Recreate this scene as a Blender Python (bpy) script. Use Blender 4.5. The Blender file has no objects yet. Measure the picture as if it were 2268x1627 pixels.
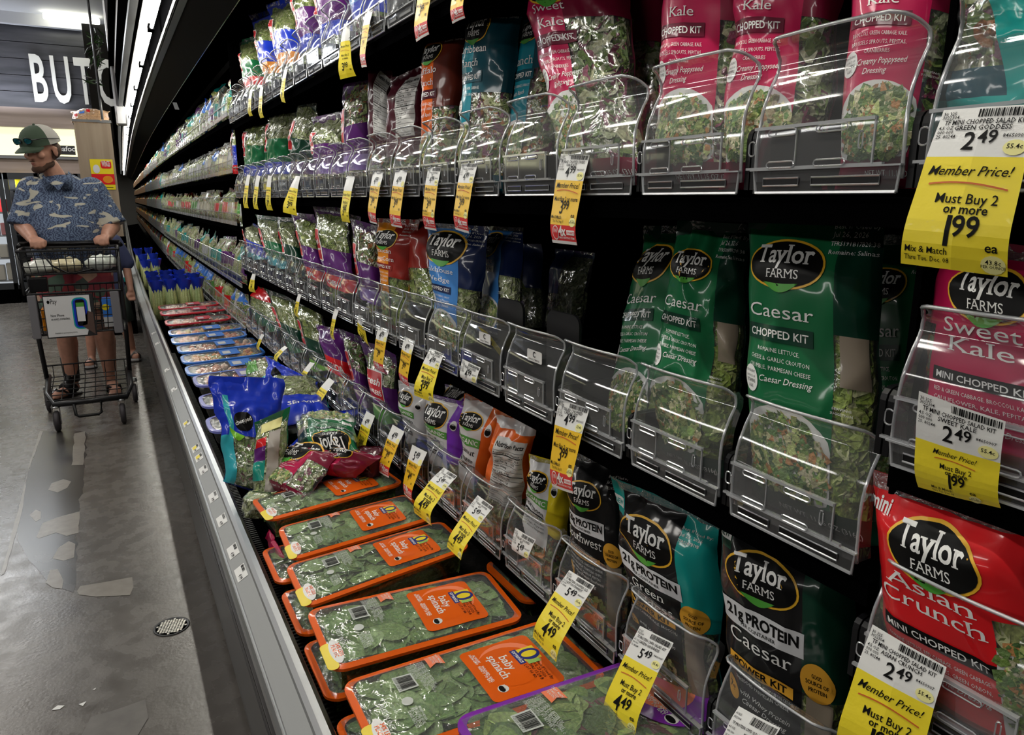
import bpy, math, random
import numpy as np
from mathutils import Vector, Matrix, noise
D = bpy.data
SC = bpy.context.scene
COL = SC.collection
R = random.Random(7)
# ---------------------------------------------------------------- camera, sky, lights, exposure
FPX, CX, CY, EYE = 1600.0, 1134.0, 813.5, 1.33
PITCH = math.atan((CY - 440.0) / FPX)
YAW = math.atan((CX - 232.0) * math.cos(PITCH) / FPX)
FW = Vector((math.sin(YAW) * math.cos(PITCH), math.cos(YAW) * math.cos(PITCH), -math.sin(PITCH)))
RT = Vector((math.cos(YAW), -math.sin(YAW), 0.0))
UP = RT.cross(FW)
CAM = Vector((0, 0, EYE))
cam = D.objects.new('camera', D.cameras.new('camera'))
COL.objects.link(cam)
cam.matrix_world = Matrix(((RT.x, UP.x, -FW.x, 0), (RT.y, UP.y, -FW.y, 0), (RT.z, UP.z, -FW.z, EYE), (0, 0, 0, 1)))
cam.data.sensor_width = 36.0
cam.data.lens = FPX / 2268.0 * 36.0
cam.data.clip_start = 0.02
SC.camera = cam
w = D.worlds.new('World'); SC.world = w; w.use_nodes = True
w.node_tree.nodes['Background'].inputs[0].default_value = (0.75, 0.8, 0.9, 1)
w.node_tree.nodes['Background'].inputs[1].default_value = 0.05
SC.view_settings.view_transform = 'Standard'
SC.view_settings.look = 'None'
SC.view_settings.gamma = 1.0
SC.view_settings.use_curve_mapping = False
SC.view_settings.exposure = 0.42
SC.cycles.transparent_max_bounces = 20
SC.cycles.max_bounces = 6
SC.cycles.caustics_reflective = False
SC.cycles.caustics_refractive = False
SC.cycles.sample_clamp_indirect = 4.0


def area(name, loc, sx, sy, power, col=(1, 1, 1), rot=(0, 0, 0)):
    l = D.lights.new(name, 'AREA'); l.shape = 'RECTANGLE'; l.size = sx; l.size_y = sy
    l.energy = power; l.color = col
    o = D.objects.new(name, l); o.location = loc; o.rotation_euler = rot
    COL.objects.link(o); return o


# the shop's ceiling lamps above the aisle and an added low frontal fill from its unseen left side; the case's own lit tubes follow with its canopy
for y in (0.8, 3.6, 6.6, 9.6):
    area('aisle_ceiling_light', (-1.6, y, 3.5), 0.25, 1.8, 15, (1, 0.95, 0.88))
for y in (0.5, 4.0, 8.0):
    area('left_fill_light', (-3.1, y, 2.25), 0.12, 3.2, 12, (1, 0.97, 0.92), (0, math.radians(-80), 0))
area('back_store_light', (-1.2, 10.4, 3.2), 2.2, 0.3, 30, (0.9, 0.95, 1), (math.radians(-25), 0, 0))


def ray(u, v):
    return FW * FPX + RT * (u - CX) - UP * (v - CY)


def onX(u, v, X):
    d = ray(u, v); return CAM + d * (X / d.x)


def onY(u, v, Y):
    d = ray(u, v); return CAM + d * (Y / d.y)


def onZ(u, v, Z):
    d = ray(u, v); return CAM + d * ((Z - EYE) / d.z)


def bend(y):                       # the row of cases swings gently to the right far down the aisle
    d = max(0.0, y - 4.0)
    return 0.0009 * d * d if d < 10 else 0.09 + 0.018 * (d - 10)


def nth(i):
    a = 'first second third fourth fifth sixth seventh eighth ninth tenth eleventh twelfth thirteenth fourteenth fifteenth sixteenth seventeenth eighteenth nineteenth'.split()
    if i < 19: return a[i]
    t, u = divmod(i + 1, 10)
    return ('twentieth', 'thirtieth', 'fortieth')[t - 2] if u == 0 else ('twenty', 'thirty', 'forty')[t - 2] + '-' + a[u - 1]


# ---------------------------------------------------------------- materials
MATS = {}


def nodes(name):
    m = D.materials.new(name); m.use_nodes = True
    n = m.node_tree; return m, n, n.nodes['Principled BSDF']


def lk(n, a, b): n.links.new(a, b)


def mat(name, col, rough=0.5, metal=0.0, spec=0.5, bump=0.0, bscale=60.0, coat=0.0, var=0.0, vscale=20.0, emit=0.0, alpha=1.0, sss=0):
    if name in MATS: return MATS[name]
    m, n, b = nodes(name)
    b.inputs['Base Color'].default_value = (*col, 1)
    b.inputs['Roughness'].default_value = rough
    b.inputs['Metallic'].default_value = metal
    b.inputs['Specular IOR Level'].default_value = spec
    b.inputs['Coat Weight'].default_value = coat
    b.inputs['Coat Roughness'].default_value = 0.08
    if emit:
        b.inputs['Emission Color'].default_value = (*col, 1); b.inputs['Emission Strength'].default_value = emit
    tc = n.nodes.new('ShaderNodeTexCoord')
    if bump:
        t = n.nodes.new('ShaderNodeTexNoise'); t.inputs['Scale'].default_value = bscale; t.inputs['Detail'].default_value = 3
        if coat > .5: t.noise_type = 'RIDGED_MULTIFRACTAL'; t.inputs['Detail'].default_value = 1.0
        lk(n, tc.outputs['Object'], t.inputs['Vector'])
        q = n.nodes.new('ShaderNodeBump'); q.inputs['Strength'].default_value = bump; q.inputs['Distance'].default_value = 0.01
        lk(n, t.outputs['Fac'], q.inputs['Height']); lk(n, q.outputs['Normal'], b.inputs['Normal'])
        if coat: lk(n, q.outputs['Normal'], b.inputs['Coat Normal'])
    if var:
        t = n.nodes.new('ShaderNodeTexNoise'); t.inputs['Scale'].default_value = vscale; t.inputs['Detail'].default_value = 5
        lk(n, tc.outputs['Object'], t.inputs['Vector'])
        r = n.nodes.new('ShaderNodeMapRange'); r.inputs[1].default_value = 0.3; r.inputs[2].default_value = 0.7
        r.inputs[3].default_value = 1 - var; r.inputs[4].default_value = 1 + var
        lk(n, t.outputs['Fac'], r.inputs[0])
        x = n.nodes.new('ShaderNodeMix'); x.data_type = 'RGBA'; x.blend_type = 'MULTIPLY'; x.inputs['Factor'].default_value = 1
        x.inputs['A'].default_value = (*col, 1); lk(n, r.outputs[0], x.inputs['B']); lk(n, x.outputs['Result'], b.inputs['Base Color'])
    MATS[name] = m; return m


def film_nodes(name, tint, lo, hi, rough, haze, bump=0.0, bscale=60, hcol=(0.9, 0.92, 0.95)):
    """thin clear plastic: straight see-through plus a fresnel-like gloss and a little haze"""
    if name in MATS: return MATS[name]
    m, n, b = nodes(name); n.nodes.remove(b)
    out = n.nodes['Material Output']
    tr = n.nodes.new('ShaderNodeBsdfTransparent'); tr.inputs[0].default_value = (*tint, 1)
    gl = n.nodes.new('ShaderNodeBsdfGlossy'); gl.inputs['Roughness'].default_value = rough
    df = n.nodes.new('ShaderNodeBsdfDiffuse'); df.inputs[0].default_value = (*hcol, 1)
    lw = n.nodes.new('ShaderNodeLayerWeight'); lw.inputs[0].default_value = 0.35
    mr = n.nodes.new('ShaderNodeMapRange'); mr.inputs[3].default_value = lo; mr.inputs[4].default_value = hi
    lk(n, lw.outputs['Facing'], mr.inputs[0])
    a = n.nodes.new('ShaderNodeMixShader'); a.inputs[0].default_value = haze
    lk(n, tr.outputs[0], a.inputs[1]); lk(n, df.outputs[0], a.inputs[2])
    c = n.nodes.new('ShaderNodeMixShader'); lk(n, mr.outputs[0], c.inputs[0])
    lk(n, a.outputs[0], c.inputs[1]); lk(n, gl.outputs[0], c.inputs[2]); lk(n, c.outputs[0], out.inputs[0])
    if bump:
        tc = n.nodes.new('ShaderNodeTexCoord')
        t = n.nodes.new('ShaderNodeTexNoise'); t.inputs['Scale'].default_value = bscale; t.inputs['Detail'].default_value = 2.5
        t.inputs['Distortion'].default_value = 1.2
        lk(n, tc.outputs['Object'], t.inputs['Vector'])
        q = n.nodes.new('ShaderNodeBump'); q.inputs['Strength'].default_value = bump; q.inputs['Distance'].default_value = 0.01
        lk(n, t.outputs['Fac'], q.inputs['Height']); lk(n, q.outputs['Normal'], gl.inputs['Normal'])
    MATS[name] = m; return m


def leaf_mat(name, rough=0.4):
    """leaf pieces coloured one by one by the face-corner colour 'Col', with fine mottling and veins"""
    if name in MATS: return MATS[name]
    m, n, b = nodes(name)
    at = n.nodes.new('ShaderNodeAttribute'); at.attribute_name = 'Col'
    tc = n.nodes.new('ShaderNodeTexCoord')
    t = n.nodes.new('ShaderNodeTexNoise'); t.inputs['Scale'].default_value = 220; t.inputs['Detail'].default_value = 3
    lk(n, tc.outputs['Object'], t.inputs['Vector'])
    r = n.nodes.new('ShaderNodeMapRange'); r.inputs[1].default_value = 0.3; r.inputs[2].default_value = 0.7; r.inputs[3].default_value = 0.65; r.inputs[4].default_value = 1.3
    lk(n, t.outputs['Fac'], r.inputs[0])
    x = n.nodes.new('ShaderNodeMix'); x.data_type = 'RGBA'; x.blend_type = 'MULTIPLY'; x.inputs['Factor'].default_value = 1
    lk(n, at.outputs['Color'], x.inputs['A']); lk(n, r.outputs[0], x.inputs['B']); lk(n, x.outputs['Result'], b.inputs['Base Color'])
    b.inputs['Roughness'].default_value = rough
    q = n.nodes.new('ShaderNodeBump'); q.inputs['Strength'].default_value = 0.5; q.inputs['Distance'].default_value = 0.004
    lk(n, t.outputs['Fac'], q.inputs['Height']); lk(n, q.outputs['Normal'], b.inputs['Normal'])
    MATS[name] = m; return m


def salad_mat(name, cols, scale=110.0):
    """finely chopped salad seen through film: coloured cells with relief"""
    if name in MATS: return MATS[name]
    m, n, b = nodes(name)
    tc = n.nodes.new('ShaderNodeTexCoord')
    nz = n.nodes.new('ShaderNodeTexNoise'); nz.inputs['Scale'].default_value = scale * 0.5
    lk(n, tc.outputs['Object'], nz.inputs['Vector'])
    mx = n.nodes.new('ShaderNodeMix'); mx.data_type = 'RGBA'; mx.inputs['Factor'].default_value = 0.03
    lk(n, tc.outputs['Object'], mx.inputs['A']); lk(n, nz.outputs['Color'], mx.inputs['B'])
    v = n.nodes.new('ShaderNodeTexVoronoi'); v.inputs['Scale'].default_value = scale
    lk(n, mx.outputs['Result'], v.inputs['Vector'])
    s = n.nodes.new('ShaderNodeSeparateColor'); lk(n, v.outputs['Color'], s.inputs[0])
    cr = n.nodes.new('ShaderNodeValToRGB'); cr.color_ramp.interpolation = 'CONSTANT'
    e = cr.color_ramp.elements
    while len(e) < len(cols): e.new(0.5)
    for i, c in enumerate(cols): e[i].position = i / len(cols); e[i].color = (*c, 1)
    lk(n, s.outputs[0], cr.inputs[0])
    lk(n, cr.outputs[0], b.inputs['Base Color'])
    q = n.nodes.new('ShaderNodeBump'); q.inputs['Strength'].default_value = 0.9; q.inputs['Distance'].default_value = 0.012
    lk(n, v.outputs['Distance'], q.inputs['Height']); q.invert = True; lk(n, q.outputs['Normal'], b.inputs['Normal'])
    b.inputs['Roughness'].default_value = 0.35; b.inputs['Coat Weight'].default_value = 0.6; b.inputs['Coat Roughness'].default_value = 0.15
    MATS[name] = m; return m


def printed(name, col, rough=0.3):
    """printed plastic film: saturated ink under a glossy skin with soft creases"""
    return mat(name, col, rough, 0, 0.15, 0.2, 20, 0.51)


CLEAR = film_nodes('clear_acrylic', (0.95, 0.96, 0.97), 0.035, 0.5, 0.06, 0.05)
EDGE = film_nodes('acrylic_edge', (0.8, 0.82, 0.86), 0.2, 0.8, 0.12, 0.42)
FILM = film_nodes('clear_film', (0.97, 0.98, 0.98), 0.05, 0.5, 0.1, 0.03, 0.32, 26)
FILM_S = film_nodes('crinkled_film', (0.8, 0.82, 0.83), 0.16, 0.7, 0.14, 0.1, 1.0, 90)
LID = film_nodes('lid_film', (0.97, 0.98, 0.98), 0.045, 0.45, 0.12, 0.07, 0.5, 30)
LEAF = leaf_mat('leaf')
BLACK = mat('black_plastic', (0.006, 0.006, 0.007), 0.35, spec=0.3)
BLACKM = mat('black_metal', (0.0012, 0.0012, 0.0014), 0.8, spec=0.0)
WHITE_INK = mat('white_ink', (0.86, 0.86, 0.84), 0.4)
BLACK_INK = mat('black_ink', (0.006, 0.006, 0.006), 0.4, spec=0.12)
G_YEL = mat('gold_ink', (0.9, 0.5, 0.03), 0.35)
LEAFG = mat('logo_green', (0.09, 0.42, 0.05), 0.35)


# ---------------------------------------------------------------- mesh building
class MB:
    def __init__(s):
        s.v = []; s.f = []; s.m = []; s.c = []; s.has = False

    def add(s, vs, fs, mi=0, col=None):
        o = len(s.v); s.v.extend([tuple(p) for p in vs])
        for f in fs:
            s.f.append(tuple(i + o for i in f)); s.m.append(mi); s.c.append(col or (1, 1, 1))
        if col: s.has = True

    def box(s, c, d, mi=0, M=None, col=None):
        x, y, z = d[0] / 2, d[1] / 2, d[2] / 2
        vs = [Vector((a * x, b * y, e * z)) for a in (-1, 1) for b in (-1, 1) for e in (-1, 1)]
        if M: vs = [M @ p for p in vs]
        vs = [p + Vector(c) for p in vs]
        s.add(vs, [(0, 1, 3, 2), (4, 6, 7, 5), (0, 4, 5, 1), (2, 3, 7, 6), (0, 2, 6, 4), (1, 5, 7, 3)], mi, col)

    def bbox(s, c, d, b=0.004, mi=0):
        """box with chamfered long edges"""
        x, y, z = d[0] / 2, d[1] / 2, d[2] / 2; vs = []; fs = []
        ring = [(-x + b, -y), (x - b, -y), (x, -y + b), (x, y - b), (x - b, y), (-x + b, y), (-x, y - b), (-x, -y + b)]
        for zz, k in ((-z, 1 - b / max(x, y)), (-z + b, 1), (z - b, 1), (z, 1 - b / max(x, y))):
            vs += [(c[0] + p[0] * k, c[1] + p[1] * k, c[2] + zz) for p in ring]
        for r in range(3):
            for i in range(8):
                j = (i + 1) % 8; fs.append((r * 8 + i, r * 8 + j, r * 8 + 8 + j, r * 8 + 8 + i))
        fs.append(tuple(range(7, -1, -1))); fs.append(tuple(range(24, 32)))
        s.add(vs, fs, mi)

    def tube(s, pts, r, mi=0, n=6, closed=False, col=None, flat=1.0):
        pts = [Vector(p) for p in pts]; k = len(pts); vs = []; fs = []
        ref = Vector((0.123, 0.345, 0.93)).normalized()
        for i, p in enumerate(pts):
            a = pts[(i - 1) % k] if closed or i > 0 else p
            b = pts[(i + 1) % k] if closed or i < k - 1 else p
            t = (b - a).normalized() if (b - a).length > 1e-9 else Vector((0, 0, 1))
            e1 = t.cross(ref)
            if e1.length < 1e-3: e1 = t.cross(Vector((1, 0, 0)))
            e1.normalize(); e2 = t.cross(e1)
            rr = r[i] if isinstance(r, (list, tuple)) else r
            for j in range(n):
                g = 2 * math.pi * j / n
                vs.append(p + e1 * math.cos(g) * rr + e2 * math.sin(g) * rr * flat)
        for i in range(k if closed else k - 1):
            a = i * n; b = ((i + 1) % k) * n
            for j in range(n):
                q = (j + 1) % n; fs.append((a + j, a + q, b + q, b + j))
        if not closed: fs.append(tuple(range(n - 1, -1, -1))); fs.append(tuple((k - 1) * n + j for j in range(n)))
        s.add(vs, fs, mi, col)

    def grid(s, fn, nu, nv, mi=0, mf=None, col=None):
        vs = [fn(i / nu, j / nv) for j in range(nv + 1) for i in range(nu + 1)]
        o = len(s.v); s.v.extend([tuple(p) for p in vs])
        for j in range(nv):
            for i in range(nu):
                a = j * (nu + 1) + i + o
                k = mf((i + .5) / nu, (j + .5) / nv) if mf else mi
                if k is None: continue
                s.f.append((a, a + 1, a + nu + 2, a + nu + 1)); s.m.append(k); s.c.append(col or (1, 1, 1))
        if col: s.has = True

    def lathe(s, prof, c, mi=0, n=20, axis='Z', col=None):
        vs = []; fs = []
        for r, h in prof:
            for j in range(n):
                g = 2 * math.pi * j / n; a, b = r * math.cos(g), r * math.sin(g)
                p = (a, b, h) if axis == 'Z' else ((h, a, b) if axis == 'X' else (a, h, b))
                vs.append((p[0] + c[0], p[1] + c[1], p[2] + c[2]))
        for i in range(len(prof) - 1):
            for j in range(n):
                q = (j + 1) % n; fs.append((i * n + j, i * n + q, i * n + n + q, i * n + n + j))
        fs.append(tuple(range(n - 1, -1, -1))); fs.append(tuple((len(prof) - 1) * n + j for j in range(n)))
        s.add(vs, fs, mi, col)

    def build(s, name, mats, parent=None, smooth=False, loc=(0, 0, 0), kind=None):
        me = D.meshes.new(name)
        L = Vector(loc)
        base = parent.location if parent is not None and loc == (0, 0, 0) and parent.get('_world') else L
        vs = np.array(s.v, dtype=np.float64).reshape(-1, 3) - np.array(base)
        me.from_pydata(vs.tolist(), [], s.f)
        if not isinstance(mats, (list, tuple)): mats = [mats]
        for m in mats: me.materials.append(m)
        if len(mats) > 1: me.polygons.foreach_set('material_index', s.m)
        if smooth: me.polygons.foreach_set('use_smooth', [True] * len(s.f))
        if s.has:
            ca = me.color_attributes.new('Col', 'FLOAT_COLOR', 'CORNER')
            arr = []
            for f, c in zip(s.f, s.c): arr += [c[0], c[1], c[2], 1.0] * len(f)
            ca.data.foreach_set('color', arr)
        me.update()
        o = D.objects.new(name, me); COL.objects.link(o)
        if parent is not None: o.parent = parent
        if loc != (0, 0, 0): o.location = loc
        if kind: o['kind'] = kind
        return o


def tag(o, label=None, cat=None, group=None, kind=None):
    if label: o['label'] = label
    if cat: o['category'] = cat
    if group: o['group'] = group
    if kind: o['kind'] = kind
    return o


def thing(name, label, cat, loc=(0, 0, 0), rz=0.0, group=None, world=True):
    """an Empty at the thing's base; with world=True its parts' meshes are given in world coordinates"""
    o = D.objects.new(name, None); COL.objects.link(o); o.empty_display_size = 0.05
    o.location = loc; o.rotation_euler = (0, 0, rz)
    if world: o['_world'] = 1
    return tag(o, label, cat, group)


def dup(root, loc, rz=0.0, label=None, group=None, scale=None):
    r = root.copy(); COL.objects.link(r); r.location = loc; r.rotation_euler = (0, 0, rz)
    if scale: r.scale = scale
    if label: r['label'] = label
    if group: r['group'] = group
    for ch in KIDS.get(root.name, []):
        c = ch.copy(); COL.objects.link(c); c.parent = r
    return r


KIDS = {}


# ---------------------------------------------------------------- flat print: lettering and shapes as 2-D polygons laid on a surface
TC = {}


def glyphs(s, bold=0.0, serif=False, shear=0.0, res=3):
    key = (s, bold, serif, shear, res)
    if key in TC: return TC[key]
    c = D.curves.new('t', 'FONT'); c.body = s; c.size = 1; c.resolution_u = res; c.offset = bold; c.shear = shear
    o = D.objects.new('t', c); me = D.meshes.new_from_object(o)
    V = [(v.co.x, v.co.y) for v in me.vertices]; F = [tuple(p.vertices) for p in me.polygons]
    if serif:
        cnt = {}
        for f in F:
            for i in range(len(f)):
                e = tuple(sorted((f[i], f[(i + 1) % len(f)]))); cnt[e] = cnt.get(e, 0) + 1
        for (a, b), k in list(cnt.items()):
            if k != 1: continue
            (x0, y0), (x1, y1) = V[a], V[b]
            if abs(y0 - y1) < 1e-3 and 0.05 < abs(x0 - x1) < 0.16:
                lev = [q for q in (0.0, -0.2, 0.5, 0.52, 0.7, 0.71, 0.73) if abs(y0 - q) < 0.035]
                if not lev: continue
                xl, xr = min(x0, x1), max(x0, x1); h = 0.045; ex = 0.06
                up = y0 < 0.25
                ya, yb = (y0, y0 + h) if up else (y0 - h, y0)
                n0 = len(V); V += [(xl - ex, ya), (xr + ex, ya), (xr + ex, yb), (xl - ex, yb)]; F.append((n0, n0 + 1, n0 + 2, n0 + 3))
    D.objects.remove(o); D.curves.remove(c); D.meshes.remove(me)
    w_ = (max(p[0] for p in V) - min(p[0] for p in V)) if V else 0
    x0 = min(p[0] for p in V) if V else 0
    V = [(x - x0, y) for x, y in V]
    TC[key] = (V, F, w_); return TC[key]


def text(s, size, x, y, al='C', bold=0.0, serif=False, shear=0.0, rot=0.0, sx=1.0, width=None, res=3):
    V, F, w_ = glyphs(s, bold, serif, shear, res)
    if width: sx = width / max(1e-6, w_ * size)
    k = {'C': 0.5, 'L': 0.0, 'R': 1.0}[al]
    c, q = math.cos(rot), math.sin(rot); out = []
    for a, b in V:
        a = (a - w_ * k) * size * sx; b = b * size
        out.append((x + a * c - b * q, y + a * q + b * c))
    return out, F


def rect(x0, y0, x1, y1, rot=0.0):
    mx, my = (x0 + x1) / 2, (y0 + y1) / 2; c, q = math.cos(rot), math.sin(rot)
    P = [(x0, y0), (x1, y0), (x1, y1), (x0, y1)]
    return [(mx + (a - mx) * c - (b - my) * q, my + (a - mx) * q + (b - my) * c) for a, b in P], [(0, 1, 2, 3)]


def oval(x, y, a, b, n=28, rot=0.0, clip=None):
    P = [(x, y)]
    for i in range(n):
        g = 2 * math.pi * i / n; e, f = a * math.cos(g), b * math.sin(g)
        P.append((x + e * math.cos(rot) - f * math.sin(rot), y + e * math.sin(rot) + f * math.cos(rot)))
    if clip: P = [(min(max(p[0], clip[0]), clip[2]), min(max(p[1], clip[1]), clip[3])) for p in P]
    return P, [(0, i + 1, (i + 1) % n + 1) for i in range(n)]


def rrect(x0, y0, x1, y1, r, rot=0.0, n=4):
    P = []
    for cx, cy, g0 in ((x1 - r, y1 - r, 0), (x0 + r, y1 - r, 90), (x0 + r, y0 + r, 180), (x1 - r, y0 + r, 270)):
        for i in range(n + 1):
            g = math.radians(g0 + 90 * i / n); P.append((cx + r * math.cos(g), cy + r * math.sin(g)))
    mx, my = (x0 + x1) / 2, (y0 + y1) / 2; c, q = math.cos(rot), math.sin(rot)
    P = [(mx + (a - mx) * c - (b - my) * q, my + (a - mx) * q + (b - my) * c) for a, b in P]
    P = [(mx, my)] + P; k = len(P) - 1
    return P, [(0, i + 1, (i + 1) % k + 1) for i in range(k)]


def lens(x0, y0, x1, y1, dip, n=10):
    """leaf shape between two tips"""
    T_, B_ = [], []
    for i in range(n + 1):
        t = i / n; x = x0 + (x1 - x0) * t; y = y0 + (y1 - y0) * t; s = math.sin(math.pi * t)
        T_.append((x, y - dip * 0.15 * s)); B_.append((x, y - dip * s))
    P = T_ + B_; m = n + 1
    return P, [(i, i + 1, m + i + 1, m + i) for i in range(n)]


def barcode(x0, y0, x1, y1, n=26, seed=1):
    r = random.Random(seed); P = []; F = []; x = x0; st = (x1 - x0) / n / 1.5
    while x < x1:
        wd = st * r.choice((0.5, 0.5, 1, 1.5)); k = len(P)
        P += [(x, y0), (x + wd, y0), (x + wd, y1), (x, y1)]; F.append((k, k + 1, k + 2, k + 3)); x += wd + st * r.choice((0.5, 1))
    return P, F


def xf(pf, k, dx, dy, rot=0.0):
    P, F = pf; c, q = math.cos(rot), math.sin(rot)
    return [(dx + (a * c - b * q) * k, dy + (a * q + b * c) * k) for a, b in P], F


def merge(*L):
    P = []; F = []
    for p, f in L:
        k = len(P); P += p; F += [tuple(i + k for i in g) for g in f]
    return P, F


def lay(mb, S, pf, mi, off, L=0.01):
    """cut 2-D polygons finely enough and lay them on surface S(u, v, off)"""
    P, F = pf; P = list(P); cache = {}; out = []
    st = []
    for f in F:
        for i in range(1, len(f) - 1): st.append((f[0], f[i], f[i + 1]))
    L2 = L * L
    while st:
        a, b, c = st.pop()
        A, B, C = P[a], P[b], P[c]
        d = ((A[0] - B[0]) ** 2 + (A[1] - B[1]) ** 2, (B[0] - C[0]) ** 2 + (B[1] - C[1]) ** 2, (C[0] - A[0]) ** 2 + (C[1] - A[1]) ** 2)
        m = max(d)
        if m <= L2: out.append((a, b, c)); continue
        k = d.index(m); e = ((a, b), (b, c), (c, a))[k]; o = (c, a, b)[k]
        key = (e[0], e[1]) if e[0] < e[1] else (e[1], e[0])
        if key not in cache:
            cache[key] = len(P); P.append(((P[e[0]][0] + P[e[1]][0]) / 2, (P[e[0]][1] + P[e[1]][1]) / 2))
        q = cache[key]; st.append((e[0], q, o)); st.append((q, e[1], o))
    mb.add([S(p[0], p[1], off) for p in P], out, mi)


class Slots:
    def __init__(s): s.l = []

    def __call__(s, m):
        if m not in s.l: s.l.append(m)
        return s.l.index(m)


def sm(a, b, x):
    t = min(1, max(0, (x - a) / (b - a))); return t * t * (3 - 2 * t)


PAL = {
    'romaine': [(0.34, 0.46, 0.07), (0.45, 0.55, 0.12), (0.58, 0.64, 0.22), (0.24, 0.37, 0.05), (0.70, 0.72, 0.38), (0.38, 0.5, 0.09)],
    'kale': [(0.10, 0.19, 0.04), (0.20, 0.32, 0.06), (0.55, 0.60, 0.36), (0.70, 0.70, 0.5), (0.30, 0.42, 0.1), (0.26, 0.03, 0.09), (0.62, 0.62, 0.38)],
    'mix': [(0.28, 0.38, 0.10), (0.50, 0.55, 0.25), (0.65, 0.62, 0.40), (0.62, 0.20, 0.03), (0.14, 0.24, 0.05), (0.20, 0.04, 0.1), (0.40, 0.48, 0.16)],
    'iceberg': [(0.48, 0.55, 0.22), (0.60, 0.64, 0.34), (0.36, 0.46, 0.14), (0.7, 0.72, 0.48)],
    'plate': [(0.05, 0.11, 0.03), (0.10, 0.20, 0.05), (0.2, 0.32, 0.07), (0.40, 0.46, 0.16), (0.62, 0.58, 0.38), (0.42, 0.2, 0.07), (0.12, 0.2, 0.06), (0.5, 0.48, 0.26), (0.30, 0.36, 0.12), (0.09, 0.15, 0.04)],
    'spinach': [(0.14, 0.27, 0.065), (0.19, 0.32, 0.09), (0.25, 0.39, 0.13), (0.16, 0.28, 0.07), (0.29, 0.43, 0.17)],
    'spring': [(0.10, 0.20, 0.045), (0.20, 0.32, 0.08), (0.16, 0.05, 0.05), (0.30, 0.42, 0.12), (0.08, 0.14, 0.04)],
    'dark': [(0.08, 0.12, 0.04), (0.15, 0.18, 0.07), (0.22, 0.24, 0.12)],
}
SAL = {k: salad_mat('salad_' + k, v) for k, v in PAL.items()}


def leaf(mb, c, e1, e2, nn, size, r, pal, mi=0, asp=None, curl=None):
    """one crumpled piece of leaf: a 3 x 2 grid cupped and twisted"""
    a = r.random() * 6.283; ca, sa = math.cos(a), math.sin(a)
    x = e1 * ca + e2 * sa; y = e2 * ca - e1 * sa
    y = (y + nn * r.uniform(-0.7, 0.7)).normalized()
    asp = asp or r.uniform(0.45, 0.9); cu = curl if curl is not None else r.uniform(-0.35, 0.35)
    col = pal[r.randrange(len(pal))]; k = r.uniform(0.75, 1.25); col = tuple(min(1, q * k) for q in col)
    vs = []
    for j in range(4):
        t = j / 3; wd = (0.35, 1.0, 0.9, 0.3)[j] * asp
        for i in (-1, 0, 1):
            z = cu * (abs(i) * 0.5 + (t - 0.5) ** 2 * 1.4) + r.uniform(-0.07, 0.07)
            vs.append(c + x * (i * wd * 0.5 * size) + y * ((t - 0.5) * size) + nn * (z * size))
    fs = []
    for j in range(3):
        for i in range(2): q = j * 3 + i; fs.append((q, q + 1, q + 4, q + 3))
    mb.add(vs, fs, mi, col)


class Bag:
    def __init__(s, BL, BR, TL, TR, depth=0.035, crumple=1.0, seed=0, full=0.75):
        s.BL, s.BR, s.TL, s.TR = [Vector(p) for p in (BL, BR, TL, TR)]
        s.w = ((s.BR - s.BL).length + (s.TR - s.TL).length) / 2
        s.h = ((s.TL - s.BL).length + (s.TR - s.BR).length) / 2
        s.r = (s.BR - s.BL + s.TR - s.TL).normalized()
        s.n = s.r.cross((s.TL - s.BL + s.TR - s.BR).normalized()).normalized()
        s.d = depth; s.c = crumple; s.seed = seed * 7.31; s.full = full

    def __call__(s, u, v, off=0.0):
        a = u / s.w + 0.5; t = v / s.h
        p = s.BL.lerp(s.BR, a).lerp(s.TL.lerp(s.TR, a), t)
        e = abs(2 * a - 1); q = s.seed
        f = min(1.0, max(0.0, t) / 0.1) ** 0.5 * (1 - sm(s.full, 0.98, t))
        cr = max(0.0, 1 - e ** 3) ** 0.6
        n1 = noise.noise(Vector((u * 15 + q, v * 10, q)))
        n2 = noise.noise(Vector((u * 34 - q, v * 22, 3 + q)))
        top = sm(0.72, 0.98, t)
        n3 = noise.noise(Vector((u * 60 + q, v * 16, 9)))
        z = s.d * f * cr + s.c * (0.0075 * ((1 - abs(n1)) ** 4 - 0.4) * (0.35 + 0.65 * e) + 0.0035 * n2 * (0.4 + e) + 0.004 * n3 * top)
        if s.c > 1.2: z += (s.c - 1.2) * 0.007 * ((1 - abs(noise.noise(Vector((u * 26 - v * 12, v * 24 + u * 9 + q, q))))) ** 3 - .4)
        dx = s.c * 0.006 * noise.noise(Vector((v * 14, q, 5))) * (1 if a > .5 else -1) * e - (a - 0.5) * s.w * 0.07 * f * s.d / 0.035
        return p + s.r * dx + s.n * (z + off)

    def back(s, u, v, k=0.6):
        a = u / s.w + 0.5; t = v / s.h
        p = s.BL.lerp(s.BR, a).lerp(s.TL.lerp(s.TR, a), t); e = abs(2 * a - 1)
        f = min(1.0, max(0.0, t) / 0.1) ** 0.5 * (1 - sm(s.full, 0.98, t))
        g = s(u, v) if e > 0.98 else None
        if g is not None: return g
        return p - s.n * (s.d * k * f * max(0.0, 1 - e ** 3) ** 0.6) + s.r * (-(a - 0.5) * s.w * 0.07 * f)


def cuts(n, br):
    L = [i / n for i in range(n + 1)]
    for b in br:
        k = min(range(len(L)), key=lambda i: abs(L[i] - b))
        if 0 < k < len(L) - 1 and abs(L[k] - b) < 0.4 / n: L[k] = b
        elif 0 < b < 1: L.append(b)
    return sorted(set(L))


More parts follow.
